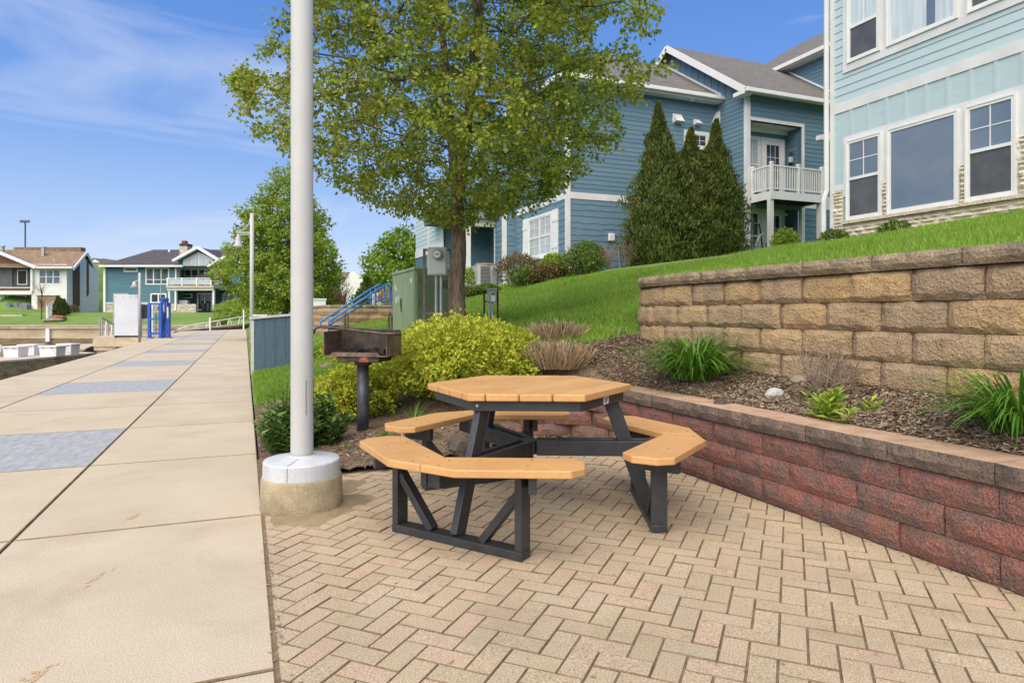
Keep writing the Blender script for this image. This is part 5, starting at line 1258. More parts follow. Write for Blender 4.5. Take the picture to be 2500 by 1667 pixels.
# recess
YR = 19.78
part('recess_wall', B(ox0 - .1, ox1 + .1, YR, YR + .1, 2.5, 8.5), 'blue_core', bh)
siding(bh, FY(YR), ox0, ox1, fl2, oz1, EX, 'blue_siding')
siding(bh, FX(ox1), YB + .16, YR - .03, 2.6, oz1, EX, 'blue_siding')
part('recess_ceiling', B(ox0 - .1, ox1 + .02, YB + .001, YR, oz1, oz1 + .05), 'white', bh)
part('recess_crown', wb(MB(), FY(YR), ox0, ox1, oz1 - .16, oz1 - .001, .03, .07), 'white', bh)
part('recess_floor', B(ox0 - .1, ox1 + .05, YB + .001, YR, fl2 - .25, fl2 - .06), 'wood_deck_under', bh)
for zf in (fl2, 2.85):
    # french door and sidelight
    window(bh, FY(YR), 17.42, 18.18, zf + .3, zf + 2.42, 'glass_blind' if zf > 4 else 'glass_dark', trim=.08, frame=.05, rail=zf + 1.35, grid_up=(2, 2))
    dr = window(bh, FY(YR), 18.22, 19.36, zf + .02, zf + 2.42, 'glass_dark', trim=.10, frame=.16, grid_up=(3, 4), nm='porch_door')
    part('door_handle', MB().tube([(18.42, YR - .08, zf + .95), (18.42, YR - .08, zf + 1.1)], .012, 6), 'dark_metal', dr)
    yl = YB + .38; wl = part('wall_lantern', MB().lathe([(.05, zf + 1.35), (.09, zf + 1.45), (.09, zf + 1.72), (.04, zf + 1.82), (.01, zf + 1.9)], (ox1 - .16, yl, 0), 6), 'dark_metal', bh)
    part('lantern_glass', MB().lathe([(.093, zf + 1.48), (.093, zf + 1.69)], (ox1 - .16, yl, 0), 6), 'glass_blind', wl)
    part('lantern_arm', MB().beam((ox1 - .16, yl, zf + 1.85), (ox1 - .02, yl, zf + 1.85), .03, .03), 'dark_metal', wl)
part('recess_floor', B(ox0 - .1, 22, YB - 1.2, YR, 2.5, 2.82), 'concrete', bh)
part('porch_crown', wb(MB(), FY(YR), ox0, ox1, lowtop - .12, lowtop - .001, .03, .07), 'white', bh)
# balcony deck
dx0, dx1, dy0 = 17.05, 19.5, 17.98
part('deck', B(dx0 + .04, dx1 - .04, dy0 + .04, YB - .045, fl2 - .13, fl2 - .04), 'wood_deck_under', bh)
part('deck_fascia', B(dx0, dx1, dy0, dy0 + .04, fl2 - .28, fl2), 'white', bh); part('deck_fascia', B(dx0, dx0 + .039, dy0 + .041, YB - .045, fl2 - .28, fl2), 'white', bh); part('deck_fascia', B(dx1 - .039, dx1, dy0 + .041, YB - .045, fl2 - .28, fl2), 'white', bh)
for x in np.linspace(dx0 + .15, dx1 - .15, 8): part('deck_joist', B(x - .02, x + .02, dy0 + .045, YB - .05, fl2 - .27, fl2 - .131), 'wood_deck_under', bh)
part('deck_post', B(dx0 - .01, dx0 + .15, dy0 + .045, dy0 + .20, 2.5, fl2 - .281), 'white_paint', bh)
part('deck_post', B(dx1 - .15, dx1 + .01, dy0 + .045, dy0 + .20, 2.6, fl2 - .281), 'white_paint', bh)
def rail_run(p, q, n_):
    p = Vector(p); q = Vector(q); d = (q - p); s_ = Vector((-d.y, d.x, 0)).normalized()
    top = part('balcony_rail', MB().beam(p + Vector((0, 0, .90)), q + Vector((0, 0, .90)), .07, .05), 'white', bh); part('bottom_rail', MB().beam(p + Vector((0, 0, .10)), q + Vector((0, 0, .10)), .05, .05), 'white', bh)
    for k in range(n_):
        c = p.lerp(q, (k + 1) / (n_ + 1)); part('baluster', B(c.x - .017, c.x + .017, c.y - .017, c.y + .017, fl2 + .125, fl2 + .875), 'white', top)
for (x, y) in ((dx0 + .05, dy0 + .05), ((dx0 + dx1) / 2 + .05, dy0 + .05), (dx1 - .05, dy0 + .05), (dx0 + .05, YB - .10)):
    nw = part('newel_post', B(x - .05, x + .05, y - .05, y + .05, fl2 + .001, fl2 + .98), 'white', bh); part('post_cap', MB().prism([(x - .065, fl2 + .98), (x + .065, fl2 + .98), (x + .04, fl2 + 1.03), (x - .04, fl2 + 1.03)], lambda a, z, t: (a, t, z), y - .06, y + .06), 'white', nw)
rail_run((dx0 + .10, dy0 + .05, fl2), ((dx0 + dx1) / 2, dy0 + .05, fl2), 9)
rail_run(((dx0 + dx1) / 2 + .10, dy0 + .05, fl2), (dx1 - .10, dy0 + .05, fl2), 9)
rail_run((dx0 + .05, dy0 + .10, fl2), (dx0 + .05, YB - .15, fl2), 7)
# main roof of the gable block
th = .10
rx0 = XG - .42; rx1 = 32
part('roof', MB().prism([(GE - .2, GZE - .2 * sl), (GR, GZR), (28.0, GZE), (28.0, GZE - th), (GR, GZR - th - .02), (GE - .2, GZE - .2 * sl - th)], lambda a, z, t: (t, a, z), rx0 + .021, rx1), 'roof_gray', bh)
part('rake_board', MB().beam((rx0, GE - .22, GZE - .2 * sl - .11), (rx0, GR, GZR - .11), .04, .24, side=(1, 0, 0)).beam((rx0, GR, GZR - .11), (rx0, 28.0, GZE - .11), .04, .24, side=(1, 0, 0)), 'white', bh)
part('gutter', B(rx0 - .02, 21.8, GE - .33, GE - .205, GZE - .28, GZE - .13), 'white', bh, bevel=.02)
part('soffit', B(rx0 + .03, 22, GE - .19, YB - .001, 9.24, 9.30), 'white', bh)
part('fascia_return', B(rx0 - .015, rx0 + .35, GE - .20, YB + .2, 9.10, 9.239), 'white', bh)
# wing whose eave runs toward the camera
part('wall', B(XR, 30, 14, 27, 9.2, 11.95), 'blue_core', bh)
siding(bh, FX(XR), 14, 23.6, 9.6, 11.95, EX, 'blue_siding')
part('roof', MB().prism([(XR - .42, 12.0), (27, 15.4), (32, 12.0), (27, 15.3), (XR - .42, 11.9)], lambda a, z, t: (a, t, z), 13.5, 27), 'roof_gray', bh)
part('gutter', B(XR - .55, XR - .421, 13.5, 22.75, 11.84, 12.0), 'white', bh)
part('soffit', B(XR - .41, XR - .03, 13.6, 22.5, 11.80, 11.86), 'white', bh)
part('flashing', MB().beam((XR - .03, GE, GZE + .08), (XR - .03, GR - .6, GZR - .6 * sl + .08), .03, .07, side=(1, 0, 0)), 'white', bh)
# side canopy corner next to the aqua house
q = on_y(2006, 330, 18.0); part('canopy_corner', MB().prism([(q.x - .12, q.z - .18), (q.x + .5, q.z - .18), (q.x + .5, q.z + .16), (q.x - .12, q.z - .02)], lambda a, z, t: (a, t, z), 17.95, 18.15), 'white', bh)
# egg chair and cushion on the lower porch
ch = at(1868, 610, 24.3); t = thing('hanging_chair', (ch.x, ch.y, 2.85), 'white wire egg chair on the lower porch of the blue house', 'chair'); mb = MB()
for k in range(7):
    a = math.pi * k / 6; mb.tube([(.42 * math.cos(a) * math.sin(s_), .42 * math.sin(a) * math.sin(s_) * .8, .75 + .62 * math.cos(s_)) for s_ in np.linspace(.1, 2.8, 9)], .010, 4)
for zz in (.35, .65, .95): mb.tube([(math.cos(a) * .42 * math.sqrt(max(.02, 1 - ((zz - .75) / .62) ** 2)), math.sin(a) * .34 * math.sqrt(max(.02, 1 - ((zz - .75) / .62) ** 2)), zz) for a in np.linspace(0, math.pi, 9)], .010, 4)
part('wire_shell', mb, 'white', t, world=False); part('stand', MB().tube([(.3, .3, 0), (.2, .4, 1.2), (0, .3, 1.75), (-.3, .1, 1.6)], .025, 6).tube([(-.4, .1, .01), (.4, .4, .01)], .025, 6), 'dark_metal', t, world=False)
part('cushion', MB().lathe([(.05, .12), (.24, .18), (.28, .32), (.2, .45), (.05, .48)], (-.12, 0, 0), 12), 'chair_blue', t, world=False, smooth=True)
# mulch strip by the foundation
xs = np.arange(10.2, 14.2, .2); ys_ = np.arange(19.4, 20.75, .15)
st_ = grid_mesh('mulch_strip', xs, ys_, lambda x, y: y > 19.45 + .25 * np.sin(x * 2), 'terracotta', dz=.035); st_['kind'] = 'structure'
# air conditioner
q = at(1184, 660, 23.2); za = float(height(q.x, q.y)) + .12; ac = thing('air_conditioner', (q.x, q.y, za), 'gray outdoor air conditioner unit beside the blue porch wall', 'air conditioner')
part('pad', MB().box(-.75, .6, -.5, .5, -.4, .05), 'concrete', ac, world=False); part('cabinet', MB().prism([(-.38, -.3), (-.3, -.38), (.3, -.38), (.38, -.3), (.38, .3), (.3, .38), (-.3, .38), (-.38, .3)], lambda a, b, t_: (a, b, t_), .05, .82), 'box_gray', ac, world=False)
part('top_grille', MB().lathe([(.40, .82), (.40, .85), (.30, .90), (.05, .91)], (0, 0, 0), 16), 'roof_brown', ac, world=False)
for k in range(14): part('louver', MB().box(-.30, .05, -.392, -.381, .12 + k * .048, .135 + k * .048), 'dark_metal', ac, world=False)

# ================================================================== green cabinet, meter rack, pedestal, hut
cz = float(height(2.9, 11.5)); cb = thing('utility_cabinet', (3.05, 12.2, cz), 'tall olive green metal utility cabinet behind the bush', 'utility cabinet')
cx0, cy0, cy1, cx1 = 2.74, 11.3, 13.1, 3.38; ct = on_x(1012, 651, 2.74).z
part('body', B(cx0, cx1, cy0, cy1, cz - .3, ct - .06), 'cabinet_green', cb, bevel=.01); part('lid', B(cx0 - .02, cx1 + .02, cy0 - .02, cy1 + .02, ct - .059, ct), 'cabinet_green', cb, bevel=.012)
part('plinth', B(cx0 - .08, cx1 + .08, cy0 - .08, cy1 + .08, cz - .5, cz + .02), 'concrete', cb)
for (a, b) in ((cy0 + .02, cy0 + .88), (cy0 + .90, cy1 - .02)):
    d = part('door', B(cx0 - .012, cx0 - .001, a, b, cz + .05, ct - .09), 'cabinet_green', cb)
    if a > cy0 + .5: part('door_handle', B(cx0 - .02, cx0 - .0125, a + .06, a + .16, cz + .45, cz + .68), 'black', d); part('padlock', B(cx0 - .035, cx0 - .021, a + .09, a + .13, cz + .42, cz + .52), 'galv', d)
part('panel', B(cx0 + .05, cx1 - .05, cy0 - .012, cy0 - .001, cz + .05, ct - .09), 'cabinet_green_shaded', cb)  # the side turned from the sun, its shade carried by the darker green
for zz in (.18, .6, 1.0): part('hinge', MB().tube([(cx0 + .06, cy0 - .02, cz + zz - .04), (cx0 + .06, cy0 - .02, cz + zz + .04)], .014, 8), 'cabinet_green_shaded', cb)
for (yy, zz, a, b) in ((12.85, .95, .10, .10), (12.72, .88, .06, .05), (12.8, .72, .12, .12), (12.6, .74, .09, .1), (11.55, 1.02, .12, .08)):
    part('warning_label', B(cx0 - .0145, cx0 - .0125, yy - a, yy, cz + zz - b, cz + zz), 'label_white', cb)
# meter rack
mk = at(1066, 770, 10.5); mz = float(height(mk.x, mk.y)); mr_ = thing('meter_rack', (mk.x, mk.y, mz), 'gray electric meter on a steel strut frame before the green cabinet', 'electric meter', rotz=-YAW)
sc_ = 10.5 / FPX
def lx(px): return (px - 1066) * sc_
def lz(py): return CAMH - (py - HY) * sc_ - mz
part('strut_post', MB().box(lx(1032), lx(1038), .02, .06, -.3, lz(607)), 'strut', mr_, world=False); part('strut_post', MB().box(lx(1098), lx(1104), .02, .06, -.3, lz(607)), 'strut', mr_, world=False)
part('strut_rail', MB().box(lx(1034), lx(1100), .0, .02, lz(613), lz(607)), 'strut', mr_, world=False); part('strut_rail', MB().box(lx(1034), lx(1100), .0, .02, lz(768), lz(762)), 'strut', mr_, world=False)
mbx = part('meter_box', MB().box(lx(1046), lx(1092), -.12, -.001, lz(673), lz(605)), 'meter_gray', mr_, world=False, bevel=.012)
part('box_cover', MB().box(lx(1049), lx(1090), -.135, -.1215, lz(670), lz(609)), 'meter_gray', mbx, world=False, bevel=.008)
mc = Vector((lx(1071), -.14, lz(624)))
part('meter_dial', MB().tube([mc, mc + Vector((0, -.05, 0)), mc + Vector((0, -.09, 0)), mc + Vector((0, -.1, 0))], [.085, .085, .075, .06], 24), 'galv', mbx, world=False)
part('dial_face', MB().tube([mc + Vector((0, -.101, 0)), mc + Vector((0, -.104, 0))], .052, 20), 'white', mbx, world=False); part('dial_print', MB().box(mc.x - .03, mc.x + .03, mc.y - .1065, mc.y - .1045, mc.z - .008, mc.z + .008), 'dark_metal', mbx, world=False)
for px in (1066, 1078): part('conduit', MB().tube([(lx(px), -.06, -.3), (lx(px), -.06, lz(674))], .022, 10), 'galv', mr_, world=False)
part('lower_box', MB().box(lx(1074), lx(1096), -.05, -.002, lz(705), lz(685)), 'dark_metal', mr_, world=False)
# pedestal on the lawn
pk = at(1200, 790, 11.5); pz = float(height(pk.x, pk.y)); pd = thing('power_pedestal', (pk.x, pk.y, pz), 'small gray outlet box on two black posts standing in the lawn', 'power pedestal', rotz=-YAW); s2 = 11.5 / FPX
def qx(px): return (px - 1200) * s2
def qz(py): return CAMH - (py - HY) * s2 - pz
for px in (1182, 1215): part('post', MB().box(qx(px) - .016, qx(px) + .016, .0, .04, -.2, qz(711)), 'dark_metal', pd, world=False)
for py in (712, 734): part('rail', MB().box(qx(1182), qx(1215), -.001, .012, qz(py + 4), qz(py)), 'dark_metal', pd, world=False)
ob = part('outlet_box', MB().box(qx(1190), qx(1213), -.13, -.002, qz(738), qz(708)), 'box_gray', pd, world=False, bevel=.01)
part('box_roof', MB().box(qx(1189), qx(1214), -.14, .0, qz(708), qz(704)), 'box_gray', ob, world=False); part('label', MB().box(qx(1200), qx(1210), -.133, -.131, qz(736), qz(722)), 'white', ob, world=False); part('breaker_window', MB().box(qx(1202), qx(1207), -.133, -.131, qz(720), qz(717)), 'black', ob, world=False)
for px in (1195, 1202): part('conduit', MB().tube([(qx(px), -.06, -.2), (qx(px), -.06, qz(738))], .018, 8), 'galv', pd, world=False)
# small blue slant-roof hut
ht = thing('utility_hut', (.6, 14.6, 0), 'small blue-gray board hut with white corner trim at the promenade edge', 'hut')
hy0, hy1, hx0, hx1 = 14.2, 15.6, .13, 1.02
zl, zr = on_y(614, 775, hy0).z, on_y(712, 765, hy0).z; zf0 = .10
part('body', MB().prism([(hx0, zf0), (hx1, zf0), (hx1, zr - .04), (hx0, zl - .04)], lambda a, z, t: (a, t, z), hy0, hy1), 'hut_blue', ht)
for k in range(4):
    a = hx0 + .045 + k * (hx1 - hx0 - .09) / 4; b = hx0 + .045 + (k + 1) * (hx1 - hx0 - .09) / 4 - .005
    part('board', MB().prism([(a, zf0), (b, zf0), (b, zl - .05 + (zr - zl) * (b - hx0) / (hx1 - hx0)), (a, zl - .05 + (zr - zl) * (a - hx0) / (hx1 - hx0))], lambda p, z, t: (p, t, z), hy0 - .014, hy0 - .001), 'hut_blue', ht)
part('corner_trim', B(hx0 - .02, hx0 + .04, hy0 - .02, hy0 + .1, .02, zl - .045), 'hut_trim', ht); part('corner_trim', B(hx1 - .04, hx1 + .02, hy0 - .02, hy0 + .1, zf0, zr - .045), 'hut_trim', ht)
part('roof_panel', MB().prism([(hx0 - .04, zl - .039), (hx1 + .04, zr - .035), (hx1 + .04, zr), (hx0 - .04, zl - .004)], lambda a, z, t: (a, t, z), hy0 - .05, hy1 + .05), 'hut_trim', ht)
part('roof_hatch', B(hx0 + .02, hx0 + .3, hy0 + .3, hy0 + .8, zl + .02, zl + .06), 'hut_trim', ht)
part('base_frame', B(hx0 + .03, hx1, hy0 + .01, hy1, -.05, zf0), 'brown_twig', ht)
# ================================================================== far tan wall, stairs rail, garden beyond
fw = thing('block_wall', (4, 20.1, .8), 'distant tan block garden wall behind the grill and blue handrail', 'retaining wall')
PF = Path([(9.2, 20.0), (3.0, 20.05), (2.35, 20.2), (2.12, 20.6), (2.1, 23.5)])
fbk = bmeshes('block', 'tan_block', 4, .457, .25, .200, .02, nx=4, nz=2)
fcp = bmeshes('capstone', 'tan_cap', 3, .457, .3, .09, .012, nx=4, nz=2)
for r_ in range(4): lay(PF, fw, fbk, .23 * (r_ % 2), PF.l[-1], 1.42 - .203 * (r_ + 1), .457, 'block', flip=-1)
lay(PF, fw, fcp, 0, PF.l[-1], 1.42, .457, 'capstone', flip=-1)
# blue handrail
hr = thing('handrail', (1.5, 19.3, .4), 'bright blue tubular double handrail climbing beside the distant tan wall', 'handrail')
b0 = on_y(786, 788, 19.3); t0 = on_y(905, 706, 19.7); t1 = on_y(936, 697, 20.5)
def hrail(dx, dz):
    s_ = Vector((dx, 0, dz))
    return MB().tube([b0 + s_ + Vector((.25, .1, -.10)), b0 + s_ + Vector((-.02, 0, -.10)), b0 + s_ + Vector((-.05, 0, .02)), t0 + s_, t1 + s_ + Vector((-.1, 0, .03)), t1 + s_ + Vector((.05, .1, -.02)), t1 + s_ + Vector((.05, .1, -.4)), t1 + s_ + Vector((-.25, 0, -.5))], .032, 8)
part('rail', hrail(0, 0), 'rail_blue', hr, smooth=True); part('rail', hrail(.22, .0), 'rail_blue', hr, smooth=True); part('rail', MB().tube([b0 + Vector((.12, 0, -.12)), t0 + Vector((.05, 0, -.28))], .03, 8), 'rail_blue', hr, smooth=True)
for q, l_ in ((b0 + Vector((.2, .1, -.1)), .9), (t0 + Vector((.1, .55, -.02)), .55), (t1 + Vector((-.25, 0, 0)), 1.0), (t1 + Vector((.2, 0, 0)), 1.0)):
    part('rail_post', MB().tube([q, q - Vector((0, 0, l_))], .03, 8), 'rail_blue', hr)
# garden behind: white fence, chair, evergreens, bare shrub, white gable house
fn = thing('picket_fence', (3, 27, 1.46), 'white picket fence beyond the distant tan wall', 'fence')
p0, p1 = at(772, 752, 53.0), at(880, 744, 54.5); fn.location = (p0.x, p0.y, p0.z)
for k in range(42):
    c = p0.lerp(p1, k / 41); part('picket', B(c.x - .028, c.x + .028, c.y - .01, c.y + .01, c.z - .2, c.z + .72 + .03 * (k % 2)), 'white', fn)
for zz in (.15, .6): part('fence_rail', MB().beam(p0 + Vector((0, .03, zz)), p1 + Vector((0, .03, zz)), .03, .07), 'white', fn)
fn2 = thing('picket_fence', (4.5, 25.3, 1.46), 'short white fence behind the top of the blue handrail', 'fence')
p0, p1 = at(906, 730, 27), at(945, 726, 27.5)
for k in range(11):
    c = p0.lerp(p1, k / 10); part('picket', B(c.x - .02, c.x + .02, c.y - .01, c.y + .01, 1.4, 2.12), 'white', fn2)
part('fence_rail', MB().beam(p0 + Vector((0, .02, 2.05 - p0.z)), p1 + Vector((0, .02, 2.05 - p1.z)), .03, .07), 'white', fn2)
q = at(780, 760, 24); part_ = thing('planter_box', (q.x, q.y, .9), 'white planter box at the end of the distant tan wall', 'planter'); part('box', B(q.x - .22, q.x + .2, q.y - .2, q.y + .3, .8, 1.75), 'white', part_); part('rim', B(q.x - .25, q.x + .23, q.y - .23, q.y + .33, 1.751, 1.80), 'white', part_)
q = at(811, 757, 49); adk = thing('adirondack_chair', (q.x, q.y, q.z), 'light blue slatted garden chair standing above the distant tan wall', 'chair', rotz=.4)
for k in range(5): part('back_slat', MB().beam((-.28 + k * .14, -.2, .25), (-.28 + k * .12 + .03, .18, .95 - .04 * abs(k - 2)), .12, .02, side=(1, 0, 0)), 'chair_blue', adk, world=False)
part('seat', MB().beam((0, -.2, .25), (0, -.75, .38), .6, .03, side=(1, 0, 0)), 'chair_blue', adk, world=False)
for sg in (-1, 1): part('arm', MB().box(sg * .36 - .06, sg * .36 + .06, -.75, .1, .52, .55), 'chair_blue', adk, world=False); part('leg', MB().box(sg * .32 - .02, sg * .32 + .02, -.72, -.62, 0, .52), 'chair_blue', adk, world=False); part('leg', MB().box(sg * .32 - .02, sg * .32 + .02, -.1, 0, 0, .52), 'chair_blue', adk, world=False)
for (px, Y, h_, rr, lab, sd_) in ((801, 46, 2.1, .6, 'narrow dark evergreen beside the bare tan shrub', 101), (816, 47, 1.9, .55, 'narrow dark evergreen next to its twin by the picket fence', 102), (898, 31, 1.45, .6, 'dark clipped evergreen behind the blue handrail', 103)):
    p = at(px, 740, Y); blob_bush('evergreen', lab, (p.x, p.y, float(height(p.x, p.y)) - .05), rr, rr, h_, 2200, 'yew_leaf', .2, .08, sd_, cat='evergreen', cone=1, rough=.1, vert=True, stems=False)
p = at(838, 740, 42); t = thing('bare_shrub', (p.x, p.y, float(height(p.x, p.y))), 'vase-shaped nearly bare tan shrub behind the blue handrail', 'shrub'); r_ = np.random.default_rng(105); mb = MB()
tips = []
for q in range(60):
    a = r_.uniform(0, 6.283); rr = r_.uniform(.2, .95); e = Vector((math.cos(a) * rr, math.sin(a) * rr, r_.uniform(1.0, 1.75))); mb.tube([(0, 0, -.05), e * .45 + Vector((0, 0, .15)), e], [.02, .012, .005], 4); tips.append(e)
part('twigs', mb, 'brown_twig', t, world=False)
P = np.array([tuple(tips[int(i)]) for i in r_.integers(0, 60, 900)]) + r_.normal(0, .14, (900, 3)); leaves_mesh('foliage', P, rdir(900), rdir(900), np.full(900, .06), np.full(900, .035), 'shrub_brown', r_.uniform(0, 1, 900), t)
p = at(955, 735, 26.5); blob_bush('ornamental_grass', 'tan mound of dry ornamental grass left of the green cabinet', (p.x, p.y, 1.44), .5, .4, .75, 1500, 'straw', .2, .02, 106, cat='ornamental grass', stems=False, vert=True)

# ================================================================== things seen face-on across the water: built in the camera's compass direction
def cthing(name, px, py, Y, label, cat, group=None):
    X = (px - HX) / FPX * Y; x, y = cam2w(X, Y); z = CAMH - (py - HY) / FPX * Y
    o = thing(name, (x, y, z), label, cat, group, rotz=-YAW); o['ox'] = X; o['oy'] = Y; o['oz'] = z; return o
def cr_(o):
    while o.parent is not None: o = o.parent
    return (o['ox'], o['oy'], o['oz'])
def cbox(mb, root, px0, py0, px1, py1, Y, d=.2, Yref=None):
    """box whose front face at distance Y spans the given photo rectangle, going d metres back"""
    ox, oy, oz = cr_(root); s_ = Y / FPX
    return mb.box((px0 - HX) * s_ - ox, (px1 - HX) * s_ - ox, Y - oy, Y + d - oy, CAMH - (py1 - HY) * s_ - oz, CAMH - (py0 - HY) * s_ - oz)
def cp(root, px, py, Y):
    ox, oy, oz = cr_(root); s_ = Y / FPX
    return ((px - HX) * s_ - ox, Y - oy, CAMH - (py - HY) * s_ - oz)
def cpart(name, parent, m, px0, py0, px1, py1, Y, d=.2, **kw): return part(name, cbox(MB(), parent, px0, py0, px1, py1, Y, d), m, parent, world=False, **kw)
def cpoly(name, parent, m, pts, Y, d=.2):
    ox, oy, oz = cr_(parent); n_ = len(pts)
    f = [cp(parent, a, b, Y) for a, b in pts]; bk = [(p[0], p[1] + d, p[2]) for p in f]
    return part(name, MB().add(f + bk, [tuple(range(n_)), tuple(range(2 * n_ - 1, n_ - 1, -1))] + [(i, (i + 1) % n_, n_ + (i + 1) % n_, n_ + i) for i in range(n_)]), m, parent, world=False)
def cwin(parent, px0, py0, px1, py1, Y, glass='glass_dark', cols=1, rows=(), tr=2.0, nm='window', d=.12):
    """far window: white frame part with one pane sub-part per light"""
    mb = MB(); cbox(mb, parent, px0, py0, px1, py0 + tr, Y, d); cbox(mb, parent, px0, py1 - tr, px1, py1, Y, d)
    cw = (px1 - px0 - tr) / cols
    for k in range(cols + 1): cbox(mb, parent, px0 + k * cw, py0 + tr, px0 + k * cw + tr, py1 - tr, Y, d)
    for ry in rows: cbox(mb, parent, px0 + tr, ry, px1 - tr, ry + tr * .6, Y + .01, d * .8)
    w = part(nm, mb, 'white', parent, world=False)
    ys = [py0 + tr] + list(rows) + [py1 - tr]
    for k in range(cols):
        for j in range(len(ys) - 1):
            g = glass if isinstance(glass, str) else glass[j % len(glass)]
            part('pane', cbox(MB(), parent, px0 + k * cw + tr, ys[j], px0 + (k + 1) * cw, ys[j + 1], Y + .05, .04), g, w, world=False)
    return w
# far bank
def far_h(X, Y):
    z = .08 + 1.32 * sm(62.4, 74.5, Y)
    return z + 4.5 * np.exp(-((X + 61.5) / 3.6) ** 2) * sm(76, 88, Y) + 3.0 * sm(84, 100, Y)
Xg = np.arange(-130, 10.1, 2.0); Yg = np.concatenate([[62.4], np.arange(63, 125, 1.0)])
XX, YY = np.meshgrid(Xg, Yg, indexing='ij'); ZZ = far_h(XX, YY); wx_, wy_ = CC * XX + SS * YY, -SS * XX + CC * YY
keep = ~((wx_ > -.2) & (wy_ < 60)); idx = np.arange(XX.size).reshape(XX.shape)
cellk = (wx_[:-1, :-1] < .5) | (wy_[:-1, :-1] > 88)
Ff = np.stack([idx[:-1, :-1], idx[1:, :-1], idx[1:, 1:], idx[:-1, 1:]], -1)[cellk]
fl_ = nparr_mesh('far_lawn', np.stack([wx_, wy_, ZZ], -1).reshape(-1, 3), Ff, 'far_lawn', smooth=True); fl_['kind'] = 'structure'
sw = cthing('seawall', 300, 800, 62, 'long tan concrete seawall across the water below the far lawns', 'seawall')
part('wall', cbox(MB(), sw, -60, 800, 640, 826, 62.1, .5), 'tan_seawall', sw, world=False); part('stained_base', cbox(MB(), sw, -60, 826.05, 640, 850, 62.12, .5), 'seawall_stain', sw, world=False)
for k in range(17):
    a = -60 + k * 49.5 - 34 + 16; cpart('cap_panel', sw, 'tan_seawall', a, 796.5, a + 48.6, 802.5, 61.95, .6)
cpart('cap_rim', sw, 'concrete', -60, 793.6, 640, 796.4, 61.9, .8)
cpart('ladder_panel', sw, 'white', 111, 803, 120, 834, 61.85, .2)
# --- teal house
th_ = cthing('teal_house', 380, 758, 76, 'teal two-storey house with dark hip roof and white gable across the water', 'house')
cpart('wall', th_, 'teal_siding', 253, 648, 426, 742, 76, 10); cpart('stone_base', th_, 'far_stone', 253.5, 741, 425.5, 768, 75.9, 3)
cpart('base_trim', th_, 'white', 252, 738.5, 411, 741, 75.85, .1); cpart('corner_board', th_, 'white', 252, 652, 257, 762, 75.8, .3)
E = [cp(th_, 236, 650, 75.3), cp(th_, 447, 650, 75.3)]; Rg = [cp(th_, 375, 609.5, 82), cp(th_, 545, 611.5, 82)]
bk0 = (E[0][0], cp(th_, 0, 0, 89)[1], E[0][2]); er_ = cp(th_, 640, 650, 75.3)
part('roof', MB().add([E[0], er_, (er_[0], bk0[1], er_[2]), bk0, Rg[0], (Rg[1][0] + 1.5, Rg[1][1], Rg[0][2]), (E[0][0], E[0][1], E[0][2] - .05), (er_[0], er_[1], er_[2] - .05), (er_[0], bk0[1], er_[2] - .05), (bk0[0], bk0[1], bk0[2] - .05)],
     [(0, 1, 5, 4), (1, 2, 5), (2, 3, 4, 5), (3, 0, 4), (6, 9, 8, 7), (0, 6, 7, 1), (3, 9, 6, 0), (1, 7, 8, 2), (2, 8, 9, 3)]), 'roof_dark', th_, world=False)
cpart('gutter', th_, 'white', 240, 647, 445, 651.5, 75.1, .2)
cwin(th_, 302, 652.5, 336, 664, 75.95, 'glass_blind', tr=3); cwin(th_, 355, 653.5, 413, 695, 75.95, 'glass_blind', cols=3, rows=(682,), tr=2.6); cwin(th_, 367, 716, 406, 740, 75.95, 'glass_dark', cols=2, tr=3)
# recessed centre
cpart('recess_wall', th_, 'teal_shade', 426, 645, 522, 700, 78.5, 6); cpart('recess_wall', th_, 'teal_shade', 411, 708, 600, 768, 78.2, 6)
cpart('column', th_, 'white', 427, 652, 430.5, 690, 75.9, .3); cpart('column', th_, 'white', 434, 655, 437, 690, 76.6, .3)
cpoly('gable_wall', th_, 'teal_siding', [(436, 660), (436, 634), (483, 607), (528, 633), (528, 655), (446, 655)], 75.6, .5)
mb = MB()
for a, b in (((423, 637), (483, 604)), ((483, 604), (534, 635))):
    p, q = Vector(cp(th_, *a, 74.9)), Vector(cp(th_, *b, 74.9)); mb.beam(p, q, .5, .28, side=(0, 1, 0))
part('rake_board', mb, 'white', th_, world=False)
gpts = [Vector(cp(th_, 423, 636, 75.1)), Vector(cp(th_, 483, 603, 75.1)), Vector(cp(th_, 534, 634, 75.1))]
part('gable_roof', MB().add([tuple(p) for p in gpts] + [tuple(p + Vector((0, 7, 0))) for p in gpts], [(0, 1, 4, 3), (1, 2, 5, 4)]), 'roof_dark', th_, world=False)
gw = cpoly('gable_window', th_, 'white', [(447, 651), (447, 634), (484, 615), (520, 633), (520, 651)], 75.45, .1)
for (pts) in ([(450, 649), (450, 635), (464, 628), (464, 649)], [(467, 649), (467, 626.5), (482, 618.5), (482, 649)], [(486, 649), (486, 619), (500, 626), (500, 649)], [(503, 649), (503, 627.5), (517, 634.5), (517, 649)]): cpoly('pane', gw, 'glass_blind', pts, 75.38, .05)
cwin(th_, 449, 656, 518, 700, 78.4, ('glass_dark', 'glass_dark'), cols=4, rows=(674,), tr=3, nm='sliding_door')
cpart('deck', th_, 'concrete', 405, 697, 521, 703, 74.2, 4); cpart('deck_beam', th_, 'white', 408, 704, 521, 709, 74.4, .3)
rl_ = cpart('deck_rail', th_, 'white', 408, 678.5, 517, 680.5, 74.25, .08)
for px in (406.5, 442.5, 478, 513): cpart('rail_post', rl_, 'white', px, 677.5, px + 3, 697, 74.22, .12)
